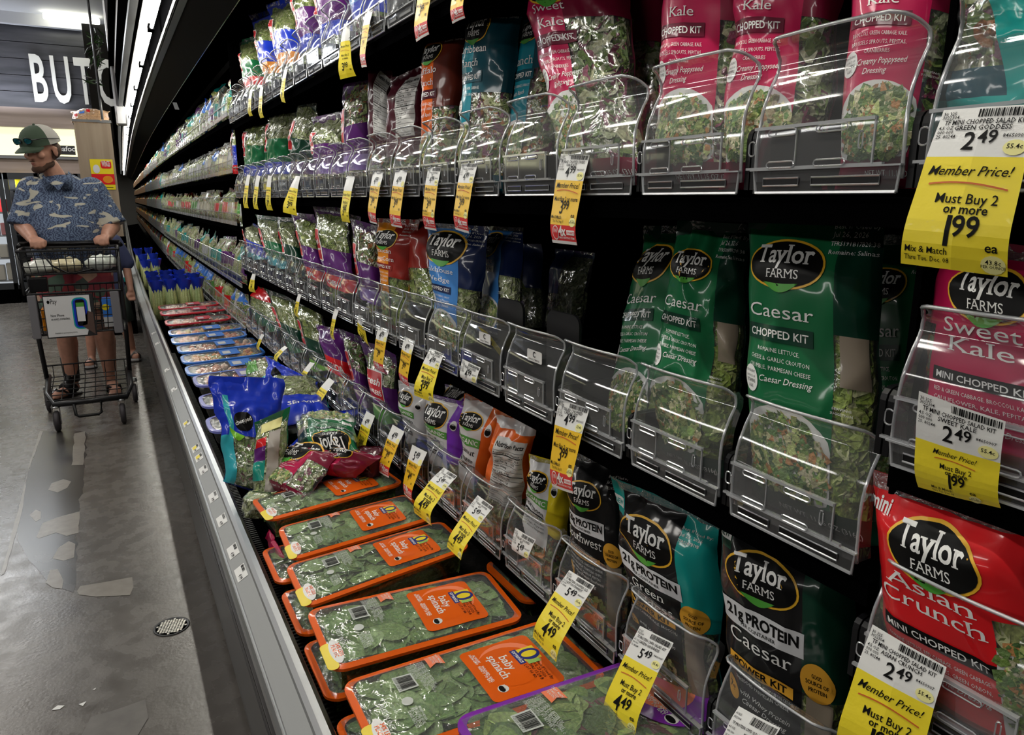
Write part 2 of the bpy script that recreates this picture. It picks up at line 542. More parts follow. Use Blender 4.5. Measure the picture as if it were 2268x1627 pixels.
def bag_thing(label, B, zones, back, decals=(), pal='romaine', res=(28, 44), group='salad bags on the shelves', name='salad_bag',
              base=None, leaves=160, lsize=0.022, loc=None, contents='salad', flecks=(), L=0.007):
    """zones: list of (s0,t0,s1,t1,material) painted in order; None = clear window showing the salad"""
    base = base or FILM
    root = thing(name, label, 'salad bag', tuple((B.BL + B.BR) / 2), group=group)
    sl = Slots(); mb = MB()
    bs = cuts(res[0], [q for z in zones for q in (z[0], z[2])]); bt = cuts(res[1], [q for z in zones for q in (z[1], z[3])])

    def which(a, t):
        m = base
        for z in zones:
            if z[0] <= a <= z[2] and z[1] <= t <= z[3]: m = z[4] or base
        return m
    nu, nv = len(bs), len(bt)
    mb.v = [tuple(B((a - .5) * B.w, t * B.h)) for t in bt for a in bs]
    win = []
    for j in range(nv - 1):
        for i in range(nu - 1):
            a, t = (bs[i] + bs[i + 1]) / 2, (bt[j] + bt[j + 1]) / 2
            m = which(a, t); q = j * nu + i
            if m is FILM: win.append((a, t))
            mb.f.append((q, q + 1, q + nu + 1, q + nu)); mb.m.append(sl(m)); mb.c.append((1, 1, 1))
    bi = sl(back)
    mb.grid(lambda a, t: B.back((a - .5) * B.w, t * B.h), 10, 14, bi)
    f = mb.build('film', sl.l, root, True)
    if decals or flecks:
        dl = Slots(); db = MB(); er = random.Random(B.seed)
        for lev, m, pf in decals:
            lay(db, B, pf, dl(m), 0.0007 + 0.00045 * lev, L)
        for (cx, cy, a, b, n, pl, clip) in flecks:
            mi = dl(LEAF)
            for k in range(n):
                g = er.random() * 6.283; q = er.random() ** 0.6
                x, y = cx + math.cos(g) * a * q, cy + math.sin(g) * b * q
                if clip and not (clip[0] < x < clip[2] and clip[1] < y < clip[3]): continue
                sz = 0.0018 + 0.0062 * er.random() ** 2; an = er.random() * 6.28; ar = er.uniform(0.3, 0.9)
                P = [(x + sz * math.cos(an + h) * (ar if i % 2 else 1), y + sz * math.sin(an + h) * (ar if i % 2 else 1)) for i, h in enumerate((0, 1.3, 2.5, 3.7, 5.0))]
                c = PAL[pl][er.randrange(len(PAL[pl]))]; kk = er.uniform(0.7, 1.4)
                db.add([B(p[0], p[1], 0.0018 + 0.00002 * (k % 40)) for p in P], [(0, 1, 2, 3, 4)], mi, tuple(min(1, kk * e) for e in c))
        db.build('printed_label', dl.l, root, True)
    if win:
        sb = MB(); r = random.Random(B.seed + 3)
        a0, a1 = min(p[0] for p in win) - .03, max(p[0] for p in win) + .03; t0, t1 = min(p[1] for p in win) - .02, max(p[1] for p in win) + .02
        t1 = min(t1, 0.93); a0 = max(a0, 0.03); a1 = min(a1, 0.97); t0 = max(t0, 0.015)
        sb.grid(lambda a, t: B(((a0 + (a1 - a0) * a) - .5) * B.w, (t0 + (t1 - t0) * t) * B.h, -0.006 - 0.006 * noise.noise(Vector((a * 9, t * 14, B.seed)))), 12, 18, 0, col=(1, 1, 1))
        if leaves:
            p_ = PAL[pal]
            for k in range(leaves):
                a, t = r.uniform(a0 + .03, a1 - .03), t0 + (t1 - t0) * r.random() ** 1.0
                sz = lsize * r.uniform(0.6, 1.5); u0, v0 = (a - .5) * B.w, t * B.h
                q = MB(); leaf(q, Vector((0, 0, 0)), Vector((1, 0, 0)), Vector((0, 1, 0)), Vector((0, 0, 1)), sz, r, p_, 1)
                zc = -.003 - r.random() * .006 - sz * .12; lim = B.w * .47
                sb.add([B(max(-lim, min(lim, u0 + p[0])), max(.004, min(B.h * .93, v0 + p[1])), max(-.03, min(-.0012, zc + p[2]))) for p in q.v], q.f, 1, q.c[0])
        sb.build(contents, [SAL[pal], LEAF], root, False, kind='stuff')
    return root


def logo(w, cx, cy, a, ink=True):
    """the black oval emblem with a gold line, two serif words and a green leaf"""
    b = a * 0.6
    L = [(1, G_YEL, oval(cx, cy, a, b, 32)), (2, BLACK_INK, oval(cx, cy, a * 0.945, b * 0.91, 32)),
         (2.2, LEAFG, lens(cx - a * 0.5, cy - b * 0.72, cx + a * 0.42, cy - b * 0.72, b * 0.4))]
    L.append((3, WHITE_INK, text('Taylor', a * 0.62, cx, cy + a * 0.03, 'C', 0.018, True, 0, 0.0, width=a * 1.42)))
    L.append((3, WHITE_INK, text('FARMS', a * 0.3, cx, cy - a * 0.33, 'C', 0.0, True, width=a * 0.82)))
    return L


def kit(main, dark, names, ingr, script, band=None, la=.31, lx=.36, packet=False, ns=1.0, ny=0.0, band_txt='CHOPPED KIT', w=0.18, h=0.33, split=0.74, wt=0.62, net='NET WT. 11.15 OZ (316g)', date=('Best If Used By:', 'Jul 26, 2026', 'TFRS191B17B20:38', 'Romaine: Salinas')):
    """chopped-kit bag design: zones and print; returns (zones, decals, flecks)"""
    X = lambda s: (s - .5) * w
    Y = lambda t: t * h
    band = band or dark
    z = [(0, 0, 1, 1, None), (0, 0.085, split, 0.965, main), (0, 0.0, 1, 0.09, dark), (split, wt, 1, 0.965, dark), (0.0, wt, 0.02, 0.965, dark), (0, 0.965, 1, 1, FILM_S)]
    d = logo(w, X(lx), Y(.82), la * w)
    if packet: z.append((split + .04, .47, .96, wt, mat('dressing_packet', (.34, .28, .21), .35, coat=.4)))
    y = 0.645 if len(names) == 1 else 0.70
    y -= ny
    for k, nm in enumerate(names):
        d.append((1, WHITE_INK, text(nm, h * 0.062 if len(names) == 1 else h * .052, X(.33), Y(y - 0.068 * k), 'C', 0.0, True, 0, width=min(.62 * w, ns * .072 * w * len(nm) * (1.25 if len(names) == 1 else 1.0)))))
    y -= 0.068 * (len(names) - 1) + 0.078
    bw = .56 if band_txt.startswith('C') else .6
    d += [(1, band, rect(X(.04), Y(y), X(.04 + bw), Y(y + .052))), (2, WHITE_INK, text(band_txt, h * .036, X(.04 + bw / 2), Y(y + .013), 'C', .012, width=w * bw * .88))]
    for k, t in enumerate(ingr):
        d.append((1, WHITE_INK, text(t, h * .02, X(.33), Y(y - .035 - .03 * k), 'C', 0, width=min(.5 * w, .021 * w * len(t)), res=1)))
    y2 = y - .035 - .03 * len(ingr) - .008
    for k, t in enumerate(script):
        d.append((1, WHITE_INK, text(t, h * .03, X(.33), Y(y2 - .034 * k), 'C', 0.004, shear=.4, rot=.05, width=min(.56 * w, .027 * w * len(t)), res=2)))
    wp = mat('plate_white', (0.72, 0.72, 0.7), 0.35)
    d.append((0.3, wp, oval(X(.38), Y(.20), .42 * w, .165 * h, 30, clip=(X(0.01), Y(.09), X(split), Y(.5)))))
    d.append((1, WHITE_INK, oval(X(.09), Y(.43), .075 * w, .045 * h, 18)))
    for k, t in enumerate(('EXCELLENT', 'SOURCE OF', 'VITAMINS', 'A & K')):
        d.append((2, BLACK_INK, text(t, h * (.011 if k < 2 else .017), X(.09), Y(.45 - .017 * k), 'C', 0, width=.1 * w * (1 if k < 3 else .5), res=1)))
    d.append((1, WHITE_INK, text(net, h * .026, X(.62), Y(.03), 'C', .004, width=.6 * w, res=2)))
    d.append((1, WHITE_INK, text('SERVING', h * .011, X(.8), Y(.4), 'C', .01, width=.13 * w, res=1)))
    d.append((1, WHITE_INK, text('SUGGESTION', h * .011, X(.8), Y(.385), 'C', .01, width=.15 * w, res=1)))
    for k, t in enumerate(date):
        d.append((1, WHITE_INK, text(t, h * (.02 if k != 1 else .026), X(.67), Y(.94 - .027 * k), 'L', .004, width=.02 * w * len(t), res=1)))
    fl = [(X(.39), Y(.20), .35 * w, .14 * h, 800, 'plate', (X(0.0), Y(.09), X(split - .01), Y(.44)))]
    return z, d, fl


def power(name, side, prot, ingr, script, w, h, seed=1):
    X = lambda s: (s - .5) * w
    Y = lambda t: t * h
    bk = printed('print_black', (0.012, 0.012, 0.013), 0.25)
    z = [(0, 0, 1, 1, None), (0.04, 0.3, .72, 0.96, bk), (.04, .1, .3, .3, bk), (.3, .14, .72, .3, bk), (.72, .45, 1, .96, side), (.75, .1, .93, .44, mat('dressing_packet', (.34, .28, .21), .35, coat=.4)), (0, .84, .14, .96, side), (0, .84, .05, .96, side), (0, 0, 1, .09, side), (0, .96, 1, 1, FILM_S)]
    lb = mat('white_band', (0.75, 0.76, 0.78), 0.35)
    gold = mat('gold_band', (0.85, 0.42, 0.04), 0.35)
    d = [(0.5, WHITE_INK, rect(X(0.0), Y(.87), X(.13), Y(.915))), (1.5, side, text('NEW', h * .035, X(.065), Y(.878), 'C', .02, shear=.3, width=.11 * w))]
    lg = logo(w, X(.4), Y(.78), .3 * w)
    d += lg
    d += [(1, lb, rect(X(.02), Y(.565), X(.74), Y(.655))), (2, BLACK_INK, text(prot + ' PROTEIN', h * .056, X(.405), Y(.6), 'C', .035, width=.6 * w)),
          (2, BLACK_INK, text('PER CONTAINER', h * .019, X(.38), Y(.575), 'C', .01, width=.3 * w))]
    ns = name.split('|')
    for k, nm in enumerate(ns):
        d.append((1, WHITE_INK, text(nm, h * (.075 if len(ns) == 1 else .056), X(.38), Y((.5 if len(ns) == 1 else .51) - .055 * k), 'C', 0, True, width=min(.62 * w, .09 * w * len(nm) * (1 if len(ns) == 1 else .8)))))
    d += [(1, gold, rect(X(.12), Y(.405), X(.66), Y(.445))), (2, BLACK_INK, text('POWER KIT', h * .036, X(.39), Y(.413), 'C', .025, width=.44 * w))]
    for k, t in enumerate(ingr): d.append((1, WHITE_INK, text(t, h * .019, X(.4), Y(.378 - .026 * k), 'C', 0, width=min(.62 * w, .019 * w * len(t)), res=1)))
    for k, t in enumerate(script): d.append((1, WHITE_INK, text(t, h * .027, X(.42), Y(.3 - .03 * k), 'C', .003, shear=.4, width=min(.6 * w, .026 * w * len(t)), res=2)))
    d += [(1, gold, oval(X(.82), Y(.5), .11 * w, .062 * w, 20)), (1, gold, oval(X(.83), Y(.5), .12 * w, .066 * h, 24))]
    for k, t in enumerate(('GOOD', 'SOURCE OF', 'PROTEIN')): d.append((2, BLACK_INK, text(t, h * .02, X(.83), Y(.515 - .024 * k), 'C', .015, width=w * .018 * len(t), res=2)))
    d += [(1, gold, oval(X(.1), Y(.28), .075 * w, .045 * h, 18)), (2, BLACK_INK, text('7g', h * .035, X(.1), Y(.275), 'C', .02))]
    for k, t in enumerate(('Best If Used By:', 'Jul 22, 2026', 'TFRS187B19B')): d.append((1, WHITE_INK, text(t, h * .019, X(.72), Y(.9 - .026 * k), 'L', .004, width=.016 * w * len(t), res=1)))
    fl = [(X(.5), Y(.14), .3 * w, .09 * h, 160, 'plate', None)]
    return z, d, fl


def facts(w, h, x0, x1, y0, y1):
    """nutrition panel: white block with black lines and words"""
    wp = mat('panel_white', (0.7, 0.7, 0.68), 0.35)
    d = [(1, wp, rect(x0, y0, x1, y1)), (2, BLACK_INK, text('Nutrition Facts', h * .04, (x0 + x1) / 2, y1 - h * .05, 'C', .02, width=(x1 - x0) * .9))]
    r = random.Random(5); y = y1 - h * .075; k = 0
    while y > y0 + h * .02:
        d.append((2, BLACK_INK, rect(x0 + .001, y, x1 - .001, y + h * (.006 if k in (1, 5) else .002))))
        t = ('4 servings per container', 'Calories      140   320', 'Total Fat 9g    12%', 'Sodium 240mg', 'Total Carb. 11g', 'Dietary Fiber 3g', 'Total Sugars 5g', 'Protein 4g', 'Vitamin D', 'Calcium', 'Iron')[k % 11]
        d.append((2, BLACK_INK, text(t, h * .02, x0 + .002, y - h * .022, 'L', .006, width=(x1 - x0) * min(.9, .04 * len(t)), res=1)))
        y -= h * .034; k += 1
    return d


def generic(c1, c2=None, crest=True, word='', band=None, w=.17, h=.28):
    """value-brand style salad bag: clear top, coloured label low, red crest at the left edge"""
    X = lambda s: (s - .5) * w
    Y = lambda t: t * h
    z = [(0, 0, 1, 1, None), (0, .28, 1, .58, c1), (0, .94, 1, 1, FILM_S)]
    d = []
    if c2: z.append((0, .2, 1, .33, c2))
    red = mat('crest_red', (0.55, 0.02, 0.03), 0.3)
    if crest:
        d += [(1, WHITE_INK, rrect(X(.05), Y(.44), X(.32), Y(.76), .008)), (1.6, red, rrect(X(.07), Y(.45), X(.3), Y(.75), .006)),
              (2.2, WHITE_INK, text('fresh', h * .075, X(.185), Y(.6), 'C', .02, shear=.3, rot=.25, width=.2 * w)), (2.2, WHITE_INK, text('express', h * .04, X(.185), Y(.54), 'C', .02, rot=.1, width=.2 * w))]
    if word: d.append((1.5, WHITE_INK, text(word, h * .062, X(.55), Y(.235), 'C', .03, width=.5 * w)))
    return z, d, []


# ---------------------------------------------------------------- the clear bin fronts
def make_bin():
    W = 0.163
    root = thing('bin_front', 'x', 'bin front', (0, 0, 0), world=False)
    prof = [(0.002, 0.012), (0.0, 0.03), (0.0, 0.06), (0.003, 0.085), (0.012, 0.106), (0.021, 0.122), (0.020, 0.133), (0.009, 0.142), (-0.008, 0.1475)]

    def pt(t):
        x = t * (len(prof) - 1); i = min(int(x), len(prof) - 2); f = x - i
        return prof[i][0] * (1 - f) + prof[i + 1][0] * f, prof[i][1] * (1 - f) + prof[i + 1][1] * f

    def hw(z):
        r = 0.022; top = 0.1475
        if z < top - r: return W / 2 - 0.002 * sm(0.03, 0.1, z)
        q = (z - (top - r)) / r; return W / 2 - 0.002 - r * (1 - math.sqrt(max(0, 1 - q * q))) * 0.9

    def S(u, t):
        x, z = pt(t); return Vector((x - 0.004 * math.cos((u - .5) * math.pi), (0.5 - u) * 2 * hw(z), z))
    mb = MB(); mb.grid(S, 10, 20, 0)
    edge = [S(0, t / 20) for t in range(21)] + [S(u / 10, 1) for u in range(1, 10)] + [S(1, 1 - t / 20) for t in range(21)]
    mb.tube(edge, 0.0019, 1, 5)
    for s_ in (0, 1):    # returns of the panel folding back at both sides
        mb.grid(lambda a, t: S(s_, t * .8) + Vector((a * .022 * (1 - t * .5), 0, 0)), 2, 8, 0)
    mb.build('front_panel', [CLEAR, EDGE], root, True)
    hb = MB()
    y1, y0 = W / 2 - 0.001, -W / 2 + 0.026
    hb.box((-0.004, (y0 + y1) / 2, 0.064), (0.005, y1 - y0, 0.003), 1)
    hb.box((-0.003, (y0 + y1) / 2, 0.025), (0.004, y1 - y0 + .02, 0.0025), 1)
    hb.box((-0.0045, y0, 0.045), (0.002, 0.0016, 0.04), 1)
    hb.box((-0.0045, y1 - .03 - .022, 0.045), (0.0015, 0.001, 0.04), 1)
    hb.grid(lambda a, b: Vector((-0.0045, y0 + (y1 - y0) * a, 0.024 + .04 * b)), 1, 1, 0)

    def slot(yc, zc, dy, dz, x=-0.0062):
        p = []
        for cx, cz, g in ((dy, dz, 0), (-dy, dz, 90), (-dy, -dz, 180), (dy, -dz, 270)):
            for a in (0, 45, 90):
                q = math.radians(g + a); r = min(dz, .003)
                p.append((x, yc + (cx - math.copysign(r, cx)) + r * math.cos(q), zc + (cz - math.copysign(r, cz)) + r * math.sin(q)))
        hb.tube(p, 0.0008, 1, 4, True)
    for yc in (0.045, -0.012): slot(yc, 0.059, 0.017, 0.003); slot(yc, 0.028, 0.017, 0.003)
    slot(y0 + .012, .046, .002, .008); slot(W / 2 + .001, .045, .004, .007)
    hb.build('label_holder', [CLEAR, EDGE], root, False)
    bb = MB()
    bb.grid(lambda a, b: Vector((-0.002, (a - .5) * W, 0.0 + .024 * b)), 1, 1, 0)
    bb.tube([(-.002, -W / 2 + .002, .001), (-.002, W / 2 - .004, .001)], .0018, 1, 5)
    bb.tube([(-.002, -W / 2 + .002, .001), (-.002, -W / 2, .024)], .0014, 1, 5)
    bb.tube([(-.002, W / 2 - .004, .001), (-.002, W / 2, .024)], .0014, 1, 5)
    bb.box((-.003, 0, .0235), (.006, W * 1.03, .0016), 1)
    for yc, dy in ((.045, .022), (-.028, .036)):
        bb.box((-.0025, yc, .0115), (.0016, dy * 2, .006), 2)
        bb.tube([(-.0036, yc - dy, .0078), (-.0036, yc + dy, .0078), (-.0036, yc + dy, .0152), (-.0036, yc - dy, .0152)], .0009, 1, 4, True)
    bb.build('base_strip', [CLEAR, EDGE, BLACK], root, False)
    vb = MB()
    for k, dy in enumerate((W / 2 + 0.0075, W / 2 + 0.0155)):
        n = 6; P = [(0.004, .004), (.004, .056)] + [(0.004 + .012 * (1 - math.cos(g)), .056 + .012 * math.sin(g)) for g in (.5, 1.0, 1.57)] + [(.09, .068), (.30, .05), (.40, .05), (.40, .004)]
        vs = [(x, dy + e, z) for e in (-.003, .003) for x, z in P]; m = len(P)
        vb.add(vs, [tuple(range(m)), tuple(range(2 * m - 1, m - 1, -1))] + [(i, (i + 1) % m, m + (i + 1) % m, m + i) for i in range(m)], 0)
    vb.build('divider', [BLACK], root, False)
    KIDS[root.name] = [o for o in root.children]
    return root


def make_far_bin():
    mb = MB(); W = .172
    prof = [(-.002, 0), (-.002, .025), (0, .06), (.008, .1), (.015, .124), (.006, .142), (-.006, .146)]
    mb.grid(lambda u, t: Vector((prof[round(t * 6)][0], (u - .5) * W, prof[round(t * 6)][1])), 1, 6, 0)
    mb.tube([(-.006, -W / 2, .146), (-.006, W / 2, .146)], .002, 1, 4)
    mb.tube([(-.006, W / 2, .146), (.012, W / 2, .12), (0, W / 2, .06), (-.002, W / 2, 0)], .0016, 1, 4)
    mb.box((-.003, 0, .064), (.006, W, .004), 1); mb.box((-.003, 0, .012), (.005, W, .02), 1)
    o = mb.build('bin_front', [CLEAR, EDGE], None, False)
    return o


# ---------------------------------------------------------------- price tags
PAPER = mat('paper_white', (0.8, 0.8, 0.78), 0.45, bump=0.05, bscale=80)
YEL = mat('paper_yellow', (0.93, 0.75, 0.03), 0.4, bump=0.08, bscale=60, coat=0.15)
YEL2 = mat('paper_amber', (0.9, 0.55, 0.02), 0.4, bump=0.08, bscale=60, coat=0.15)
RED = mat('paper_red', (0.72, 0.03, 0.03), 0.4)
RUST = mat('rust_ink', (0.6, 0.12, 0.02), 0.5)
PALE = mat('pale_yellow', (0.9, 0.85, 0.35), 0.5)


def price_tag(label, TL, TR, BL, BR, kind, wp, yp, name=('TF SALAD CHOPPED', 'KIT'), wf=None, curl=0.006, group='hanging price tags', L=0.012, det=2, through='Thru Tue. Dec. 08', unit='61.2c'):
    TL, TR, BL, BR = [Vector(p) for p in (TL, TR, BL, BR)]
    w = ((TR - TL).length + (BR - BL).length) / 2; h = ((BL - TL).length + (BR - TR).length) / 2
    r = (TR - TL).normalized(); n = r.cross((TL - BL).normalized()).normalized()

    def S(u, v, off=0.0):
        a = u / w + .5; t = v / h
        p = BL.lerp(BR, a).lerp(TL.lerp(TR, a), t)
        return p + n * (curl * math.sin(math.pi * t * 1.3) + curl * .5 * math.sin(t * 9) * (1 - t) + 0.0015 * math.cos((a - .5) * 3) + off)
    X = lambda s: (s - .5) * w
    Y = lambda t: (1 - t) * h
    wf = wf if wf is not None else {'A': .29, 'B': .33, 'W': 1.0}[kind]
    sl = Slots(); mb = MB(); pi, yi = sl(PAPER), sl(YEL2 if kind == 'A' else YEL)
    rf = 0.79
    bt = cuts(14, [1 - wf] + ([1 - rf] if kind == 'A' else []))
    root = thing('price_tag', label, 'price tag', tuple(TL.lerp(TR, .5)), group=group)
    bs = [0, .5, 1]
    for j in range(len(bt) - 1):
        for i in range(2):
            t = 1 - (bt[j] + bt[j + 1]) / 2
            m = pi if t < wf else (yi if kind != 'A' or t < rf else sl(RED))
            mb.add([S(X(a), b * h) for a, b in ((bs[i], bt[j]), (bs[i + 1], bt[j]), (bs[i + 1], bt[j + 1]), (bs[i], bt[j + 1]))], [(0, 1, 2, 3)], m)
    mb.build('paper', sl.l, root, True)
    d = []
    if det >= 2 and wp:
        d += [(1, BLACK_INK, barcode(X(.42), Y(wf * .2), X(.97), Y(wf * .04), 30, int(w * 1e5)))]
        for k, t in enumerate(('30 325', '3022304', '4.5 OZ', '000 000', '25. 80244')):
            d.append((1, BLACK_INK, text(t, w * .055, X(.03), Y(wf * (.14 + (.08 * k if k < 2 else .3 + .09 * (k - 2)))), 'L', .006, res=1)))
        for k, t in enumerate(name): d.append((1, BLACK_INK, text(t, w * .075, X(.5), Y(wf * (.34 + .12 * k)), 'C', .012, width=min(.85 * w, .045 * w * len(t)), res=1)))
    if wp:
        pk = w * (.27 if det >= 2 else .3)
        d.append((1, BLACK_INK, text(wp[0], pk, X(.47), Y(wf * .86), 'R', .012)))
        d.append((1, BLACK_INK, text(wp[1], pk * .72, X(.49), Y(wf * .86 - pk * .26 / h), 'L', .012)))
        d.append((1, PALE, oval(X(.87), Y(wf * .82), w * .11, w * .08, 14)))
        if det >= 2:
            d.append((2, BLACK_INK, text('55.4c', w * .07, X(.87), Y(wf * .84), 'C', .01, res=1)))
            d.append((1, BLACK_INK, text('84650907', w * .055, X(.84), Y(wf * .62), 'C', .006, res=1)))
    if kind != 'W':
        e = 1 - wf if kind == 'B' else rf - wf
        w0 = w; w = min(w, e * h / (1.05 if kind == 'B' else .8)) if e * h < w * .95 else w
        q = lambda t: Y(wf + e * t)
        d.append((1, BLACK_INK, text('Member Price!', w * .145, X(.5), q(.17), 'C', .004, shear=.35, width=.84 * w, res=2)))
        arc = []
        for i in range(12):
            a = i / 11; arc.append((X(.12 + .78 * a), q(.29) + w * .06 * math.sin(math.pi * (a * .8 + .2)))); arc.append((X(.12 + .78 * a), q(.29) + w * .06 * math.sin(math.pi * (a * .8 + .2)) + w * .018))
        d.append((1, RUST, (arc, [(2 * i, 2 * i + 2, 2 * i + 3, 2 * i + 1) for i in range(11)])))
        if kind == 'B':
            d.append((1, BLACK_INK, text('Must Buy 2', w * .15, X(.54), q(.42), 'C', .006, width=.6 * w, res=2)))
            d.append((1, BLACK_INK, text('or more', w * .14, X(.56), q(.51), 'C', .016, width=.42 * w, res=2)))
            pk = w * .46; py = .8
        else:
            d.append((1, BLACK_INK, text('Must Buy 2 or more', w * .12, X(.5), q(.46), 'C', .012, width=.86 * w, res=2)))
            pk = w * .36; py = .74
        d.append((1, BLACK_INK, text(yp[0], pk, X(.46), q(py), 'R', .012 if kind == 'B' else .006, sx=.85)))
        d.append((1, BLACK_INK, text(yp[1], pk * .68, X(.47), q(py) + pk * .23, 'L', .015, sx=.85)))
        d.append((1, BLACK_INK, text('ea', w * .13, X(.86), q(.82), 'C', .016, res=2)))
        if det >= 2:
            d.append((1, BLACK_INK, text('Mix & Match', w * .095, X(.04), q(.88 if kind == 'B' else .86), 'L', .008, width=.42 * w, res=2)))
            d.append((1, BLACK_INK, text(through, w * .075, X(.04) if kind == 'B' else X(.12), q(.95), 'L', .004, width=.44 * w, res=1)))
            d.append((.6, PALE, oval(X(.88), q(.92), w * .11, w * .09, 14)))
            d.append((1, BLACK_INK, text(unit, w * .065, X(.88), q(.92), 'C', .008, res=1)))
            d.append((1, BLACK_INK, text('PER OUNCE', w * .04, X(.88), q(.95), 'C', .006, res=1)))
    if kind != 'W': w = w0
    if kind == 'A':
        yy = lambda t: Y(rf + (1 - rf) * t)
        ring = w * .14
        d += [(1, WHITE_INK, rect(X(0), Y(1), X(1), Y(.965))), (1, WHITE_INK, oval(X(.24), yy(.42), ring, ring, 18)), (1.5, RED, oval(X(.24), yy(.42), ring * .86, ring * .86, 18)),
              (2, WHITE_INK, text('100', w * .12, X(.24), yy(.42), 'C', .01, res=1)),
              (1, WHITE_INK, text('4x', w * .26, X(.52), yy(.55), 'C', .03, res=2)), (1, WHITE_INK, rrect(X(.68), yy(.5), X(.97), yy(.24), w * .02)),
              (1.5, RED, text('U POINTS', w * .065, X(.825), yy(.44), 'C', .02, res=1)), (1, WHITE_INK, text('PARTICIPATING ITEM', w * .055, X(.66), yy(.72), 'C', .012, width=.58 * w, res=1))]
    if d:
        dl = Slots(); db = MB()
        for lev, m, pf in d: lay(db, S, pf, dl(m), .0003 + .0003 * lev, L)
        db.build('print', dl.l, root, False)
        # the same slip is blank white behind: a second sheet a hair farther back
    return root


# ---------------------------------------------------------------- long leaf trays lying with their lids up
def tray(label, p_near_left, p_near_right, p_far_right, p_far_left, ink, kind='spinach', depth=0.065, detail=True, group='orange rimmed spinach trays'):
    """corners of the rim: near = towards the aisle rail; left/right seen with the label upright (right = towards camera)"""
    A, Bq, C, Dq = [Vector(p) for p in (p_near_left, p_near_right, p_far_right, p_far_left)]
    w = ((Bq - A).length + (C - Dq).length) / 2; l = ((Dq - A).length + (C - Bq).length) / 2
    r = (Bq - A).normalized(); n = r.cross((Dq - A).normalized()).normalized()
    if n.z < 0: n = -n
    sd = A.y * 13.7

    def S(u, v, off=0.0):
        a = u / w + .5; t = v / l
        p = A.lerp(Bq, a).lerp(Dq.lerp(C, a), t)
        e = max(0, 1 - (2 * a - 1) ** 4) * max(0, 1 - (2 * t - 1) ** 6)
        z = .006 * e + .0022 * noise.noise(Vector((u * 22 + sd, v * 18, 1))) * e
        return p + n * (z + off)

    def ring(k, r_):    # rounded rectangle shrunk by k, 40 points
        P = []; x1, y1 = w / 2 - k, l - k; x0, y0 = -w / 2 + k, k
        for cx, cy, g0 in ((x1 - r_, y1 - r_, 0), (x0 + r_, y1 - r_, 90), (x0 + r_, y0 + r_, 180), (x1 - r_, y0 + r_, 270)):
            for i in range(7): g = math.radians(g0 + 15 * i); P.append((cx + r_ * math.cos(g), cy + r_ * math.sin(g)))
        return P
    root = thing('leaf_tray', label, 'salad tray', tuple(A - n * depth), group=group)
    m = 28
    O, I = ring(0, .026), ring(.011, .02); T0 = ring(.012, .02); T1 = ring(.024, .016)
    mb = MB()
    vs = [S(*p, off=-.004) for p in O] + [S(*p, off=.0012) for p in O] + [S(*p, off=.0016) for p in I]
    mb.add(vs, [(j * m + i, j * m + (i + 1) % m, (j + 1) * m + (i + 1) % m, (j + 1) * m + i) for j in range(2) for i in range(m)])
    mb.build('rim', ink, root, False)
    mb = MB()
    vs = [S(*p, off=-.001) for p in T0] + [S(*p, off=-depth) for p in T1] + [S(0, l / 2, -depth)]
    mb.add(vs, [(i, (i + 1) % m, m + (i + 1) % m, m + i) for i in range(m)] + [(m + i, m + (i + 1) % m, 2 * m) for i in range(m)])
    mb.build('tray_shell', film_nodes('tray_shell', (0.75, 0.78, 0.75), .06, .5, .15, .05), root, True)
    mb = MB(); mb.grid(lambda a, t: S((a - .5) * (w - .02), .01 + t * (l - .02), .0022), 16, 24, 0)
    mb.build('lid_film', LID, root, True)
    # leaves
    mb = MB(); rr = random.Random(int(sd * 100) + 5)
    mb.grid(lambda a, t: S((a - .5) * (w - .034), .016 + t * (l - .032), -.014 - .006 * noise.noise(Vector((a * 6, t * 9, sd)))), 10, 16, 0, col=(1, 1, 1))
    for k in range(4):   # sides of the leaf mass
        f = [lambda a, b: S(-w / 2 + .018 + b * .008, .02 + a * (l - .04), -.014 - b * (depth - .02)), lambda a, b: S(w / 2 - .018 - b * .008, .02 + a * (l - .04), -.014 - b * (depth - .02)),
             lambda a, b: S((a - .5) * (w - .036), .018 + b * .008, -.014 - b * (depth - .02)), lambda a, b: S((a - .5) * (w - .036), l - .018 - b * .008, -.014 - b * (depth - .02))][k]
        mb.grid(f, 6, 2, 0, col=(1, 1, 1))
    pal = PAL[kind]
    for k in range(120 if detail else 50):
        a, t = rr.uniform(.12, .88), rr.uniform(.07, .93); sz = rr.uniform(.042, .078)
        u0, v0, zc = (a - .5) * w, t * l, -.004 - rr.random() * .008
        g = rr.random() * 6.28; cg, sg_ = math.cos(g), math.sin(g)
        col = pal[rr.randrange(len(pal))]; kk = rr.uniform(.85, 1.2); col = tuple(q * kk for q in col)
        rib = tuple(min(1, q * 1.4 + .02) for q in col); cup = rr.uniform(-.1, .12); tilt = rr.uniform(-.14, .14)

        def M_(x, y, z):
            uu = u0 + (x * cg - y * sg_) * sz; vv = v0 + (x * sg_ + y * cg) * sz
            return S(max(-w / 2 + .015, min(w / 2 - .015, uu)), max(.016, min(l - .016, vv)), max(-.02, min(.0012, zc + z * sz)))
        vs = []
        for j in range(7):
            tt = j / 6; wd = (.05, .27, .38, .41, .36, .24, .03)[j]
            for i in (-2, -1, 0, 1, 2):
                vs.append(M_(tt - .5, i / 2 * wd, cup * (abs(i) / 2) ** 1.5 + .08 * math.sin(tt * 3 + k) + (-.02 if i == 0 else 0) + tilt * i * .3))
        fs = []
        for j in range(6):
            for i in range(4): q = j * 5 + i; fs.append((q, q + 1, q + 6, q + 5))
        mb.add(vs, fs, 1, col)
        mb.add([M_(-.75, 0, -.04), M_(-.45, .015, .0), M_(.3, 0, .03), M_(-.45, -.015, .0)], [(0, 1, 2, 3)], 1, rib)
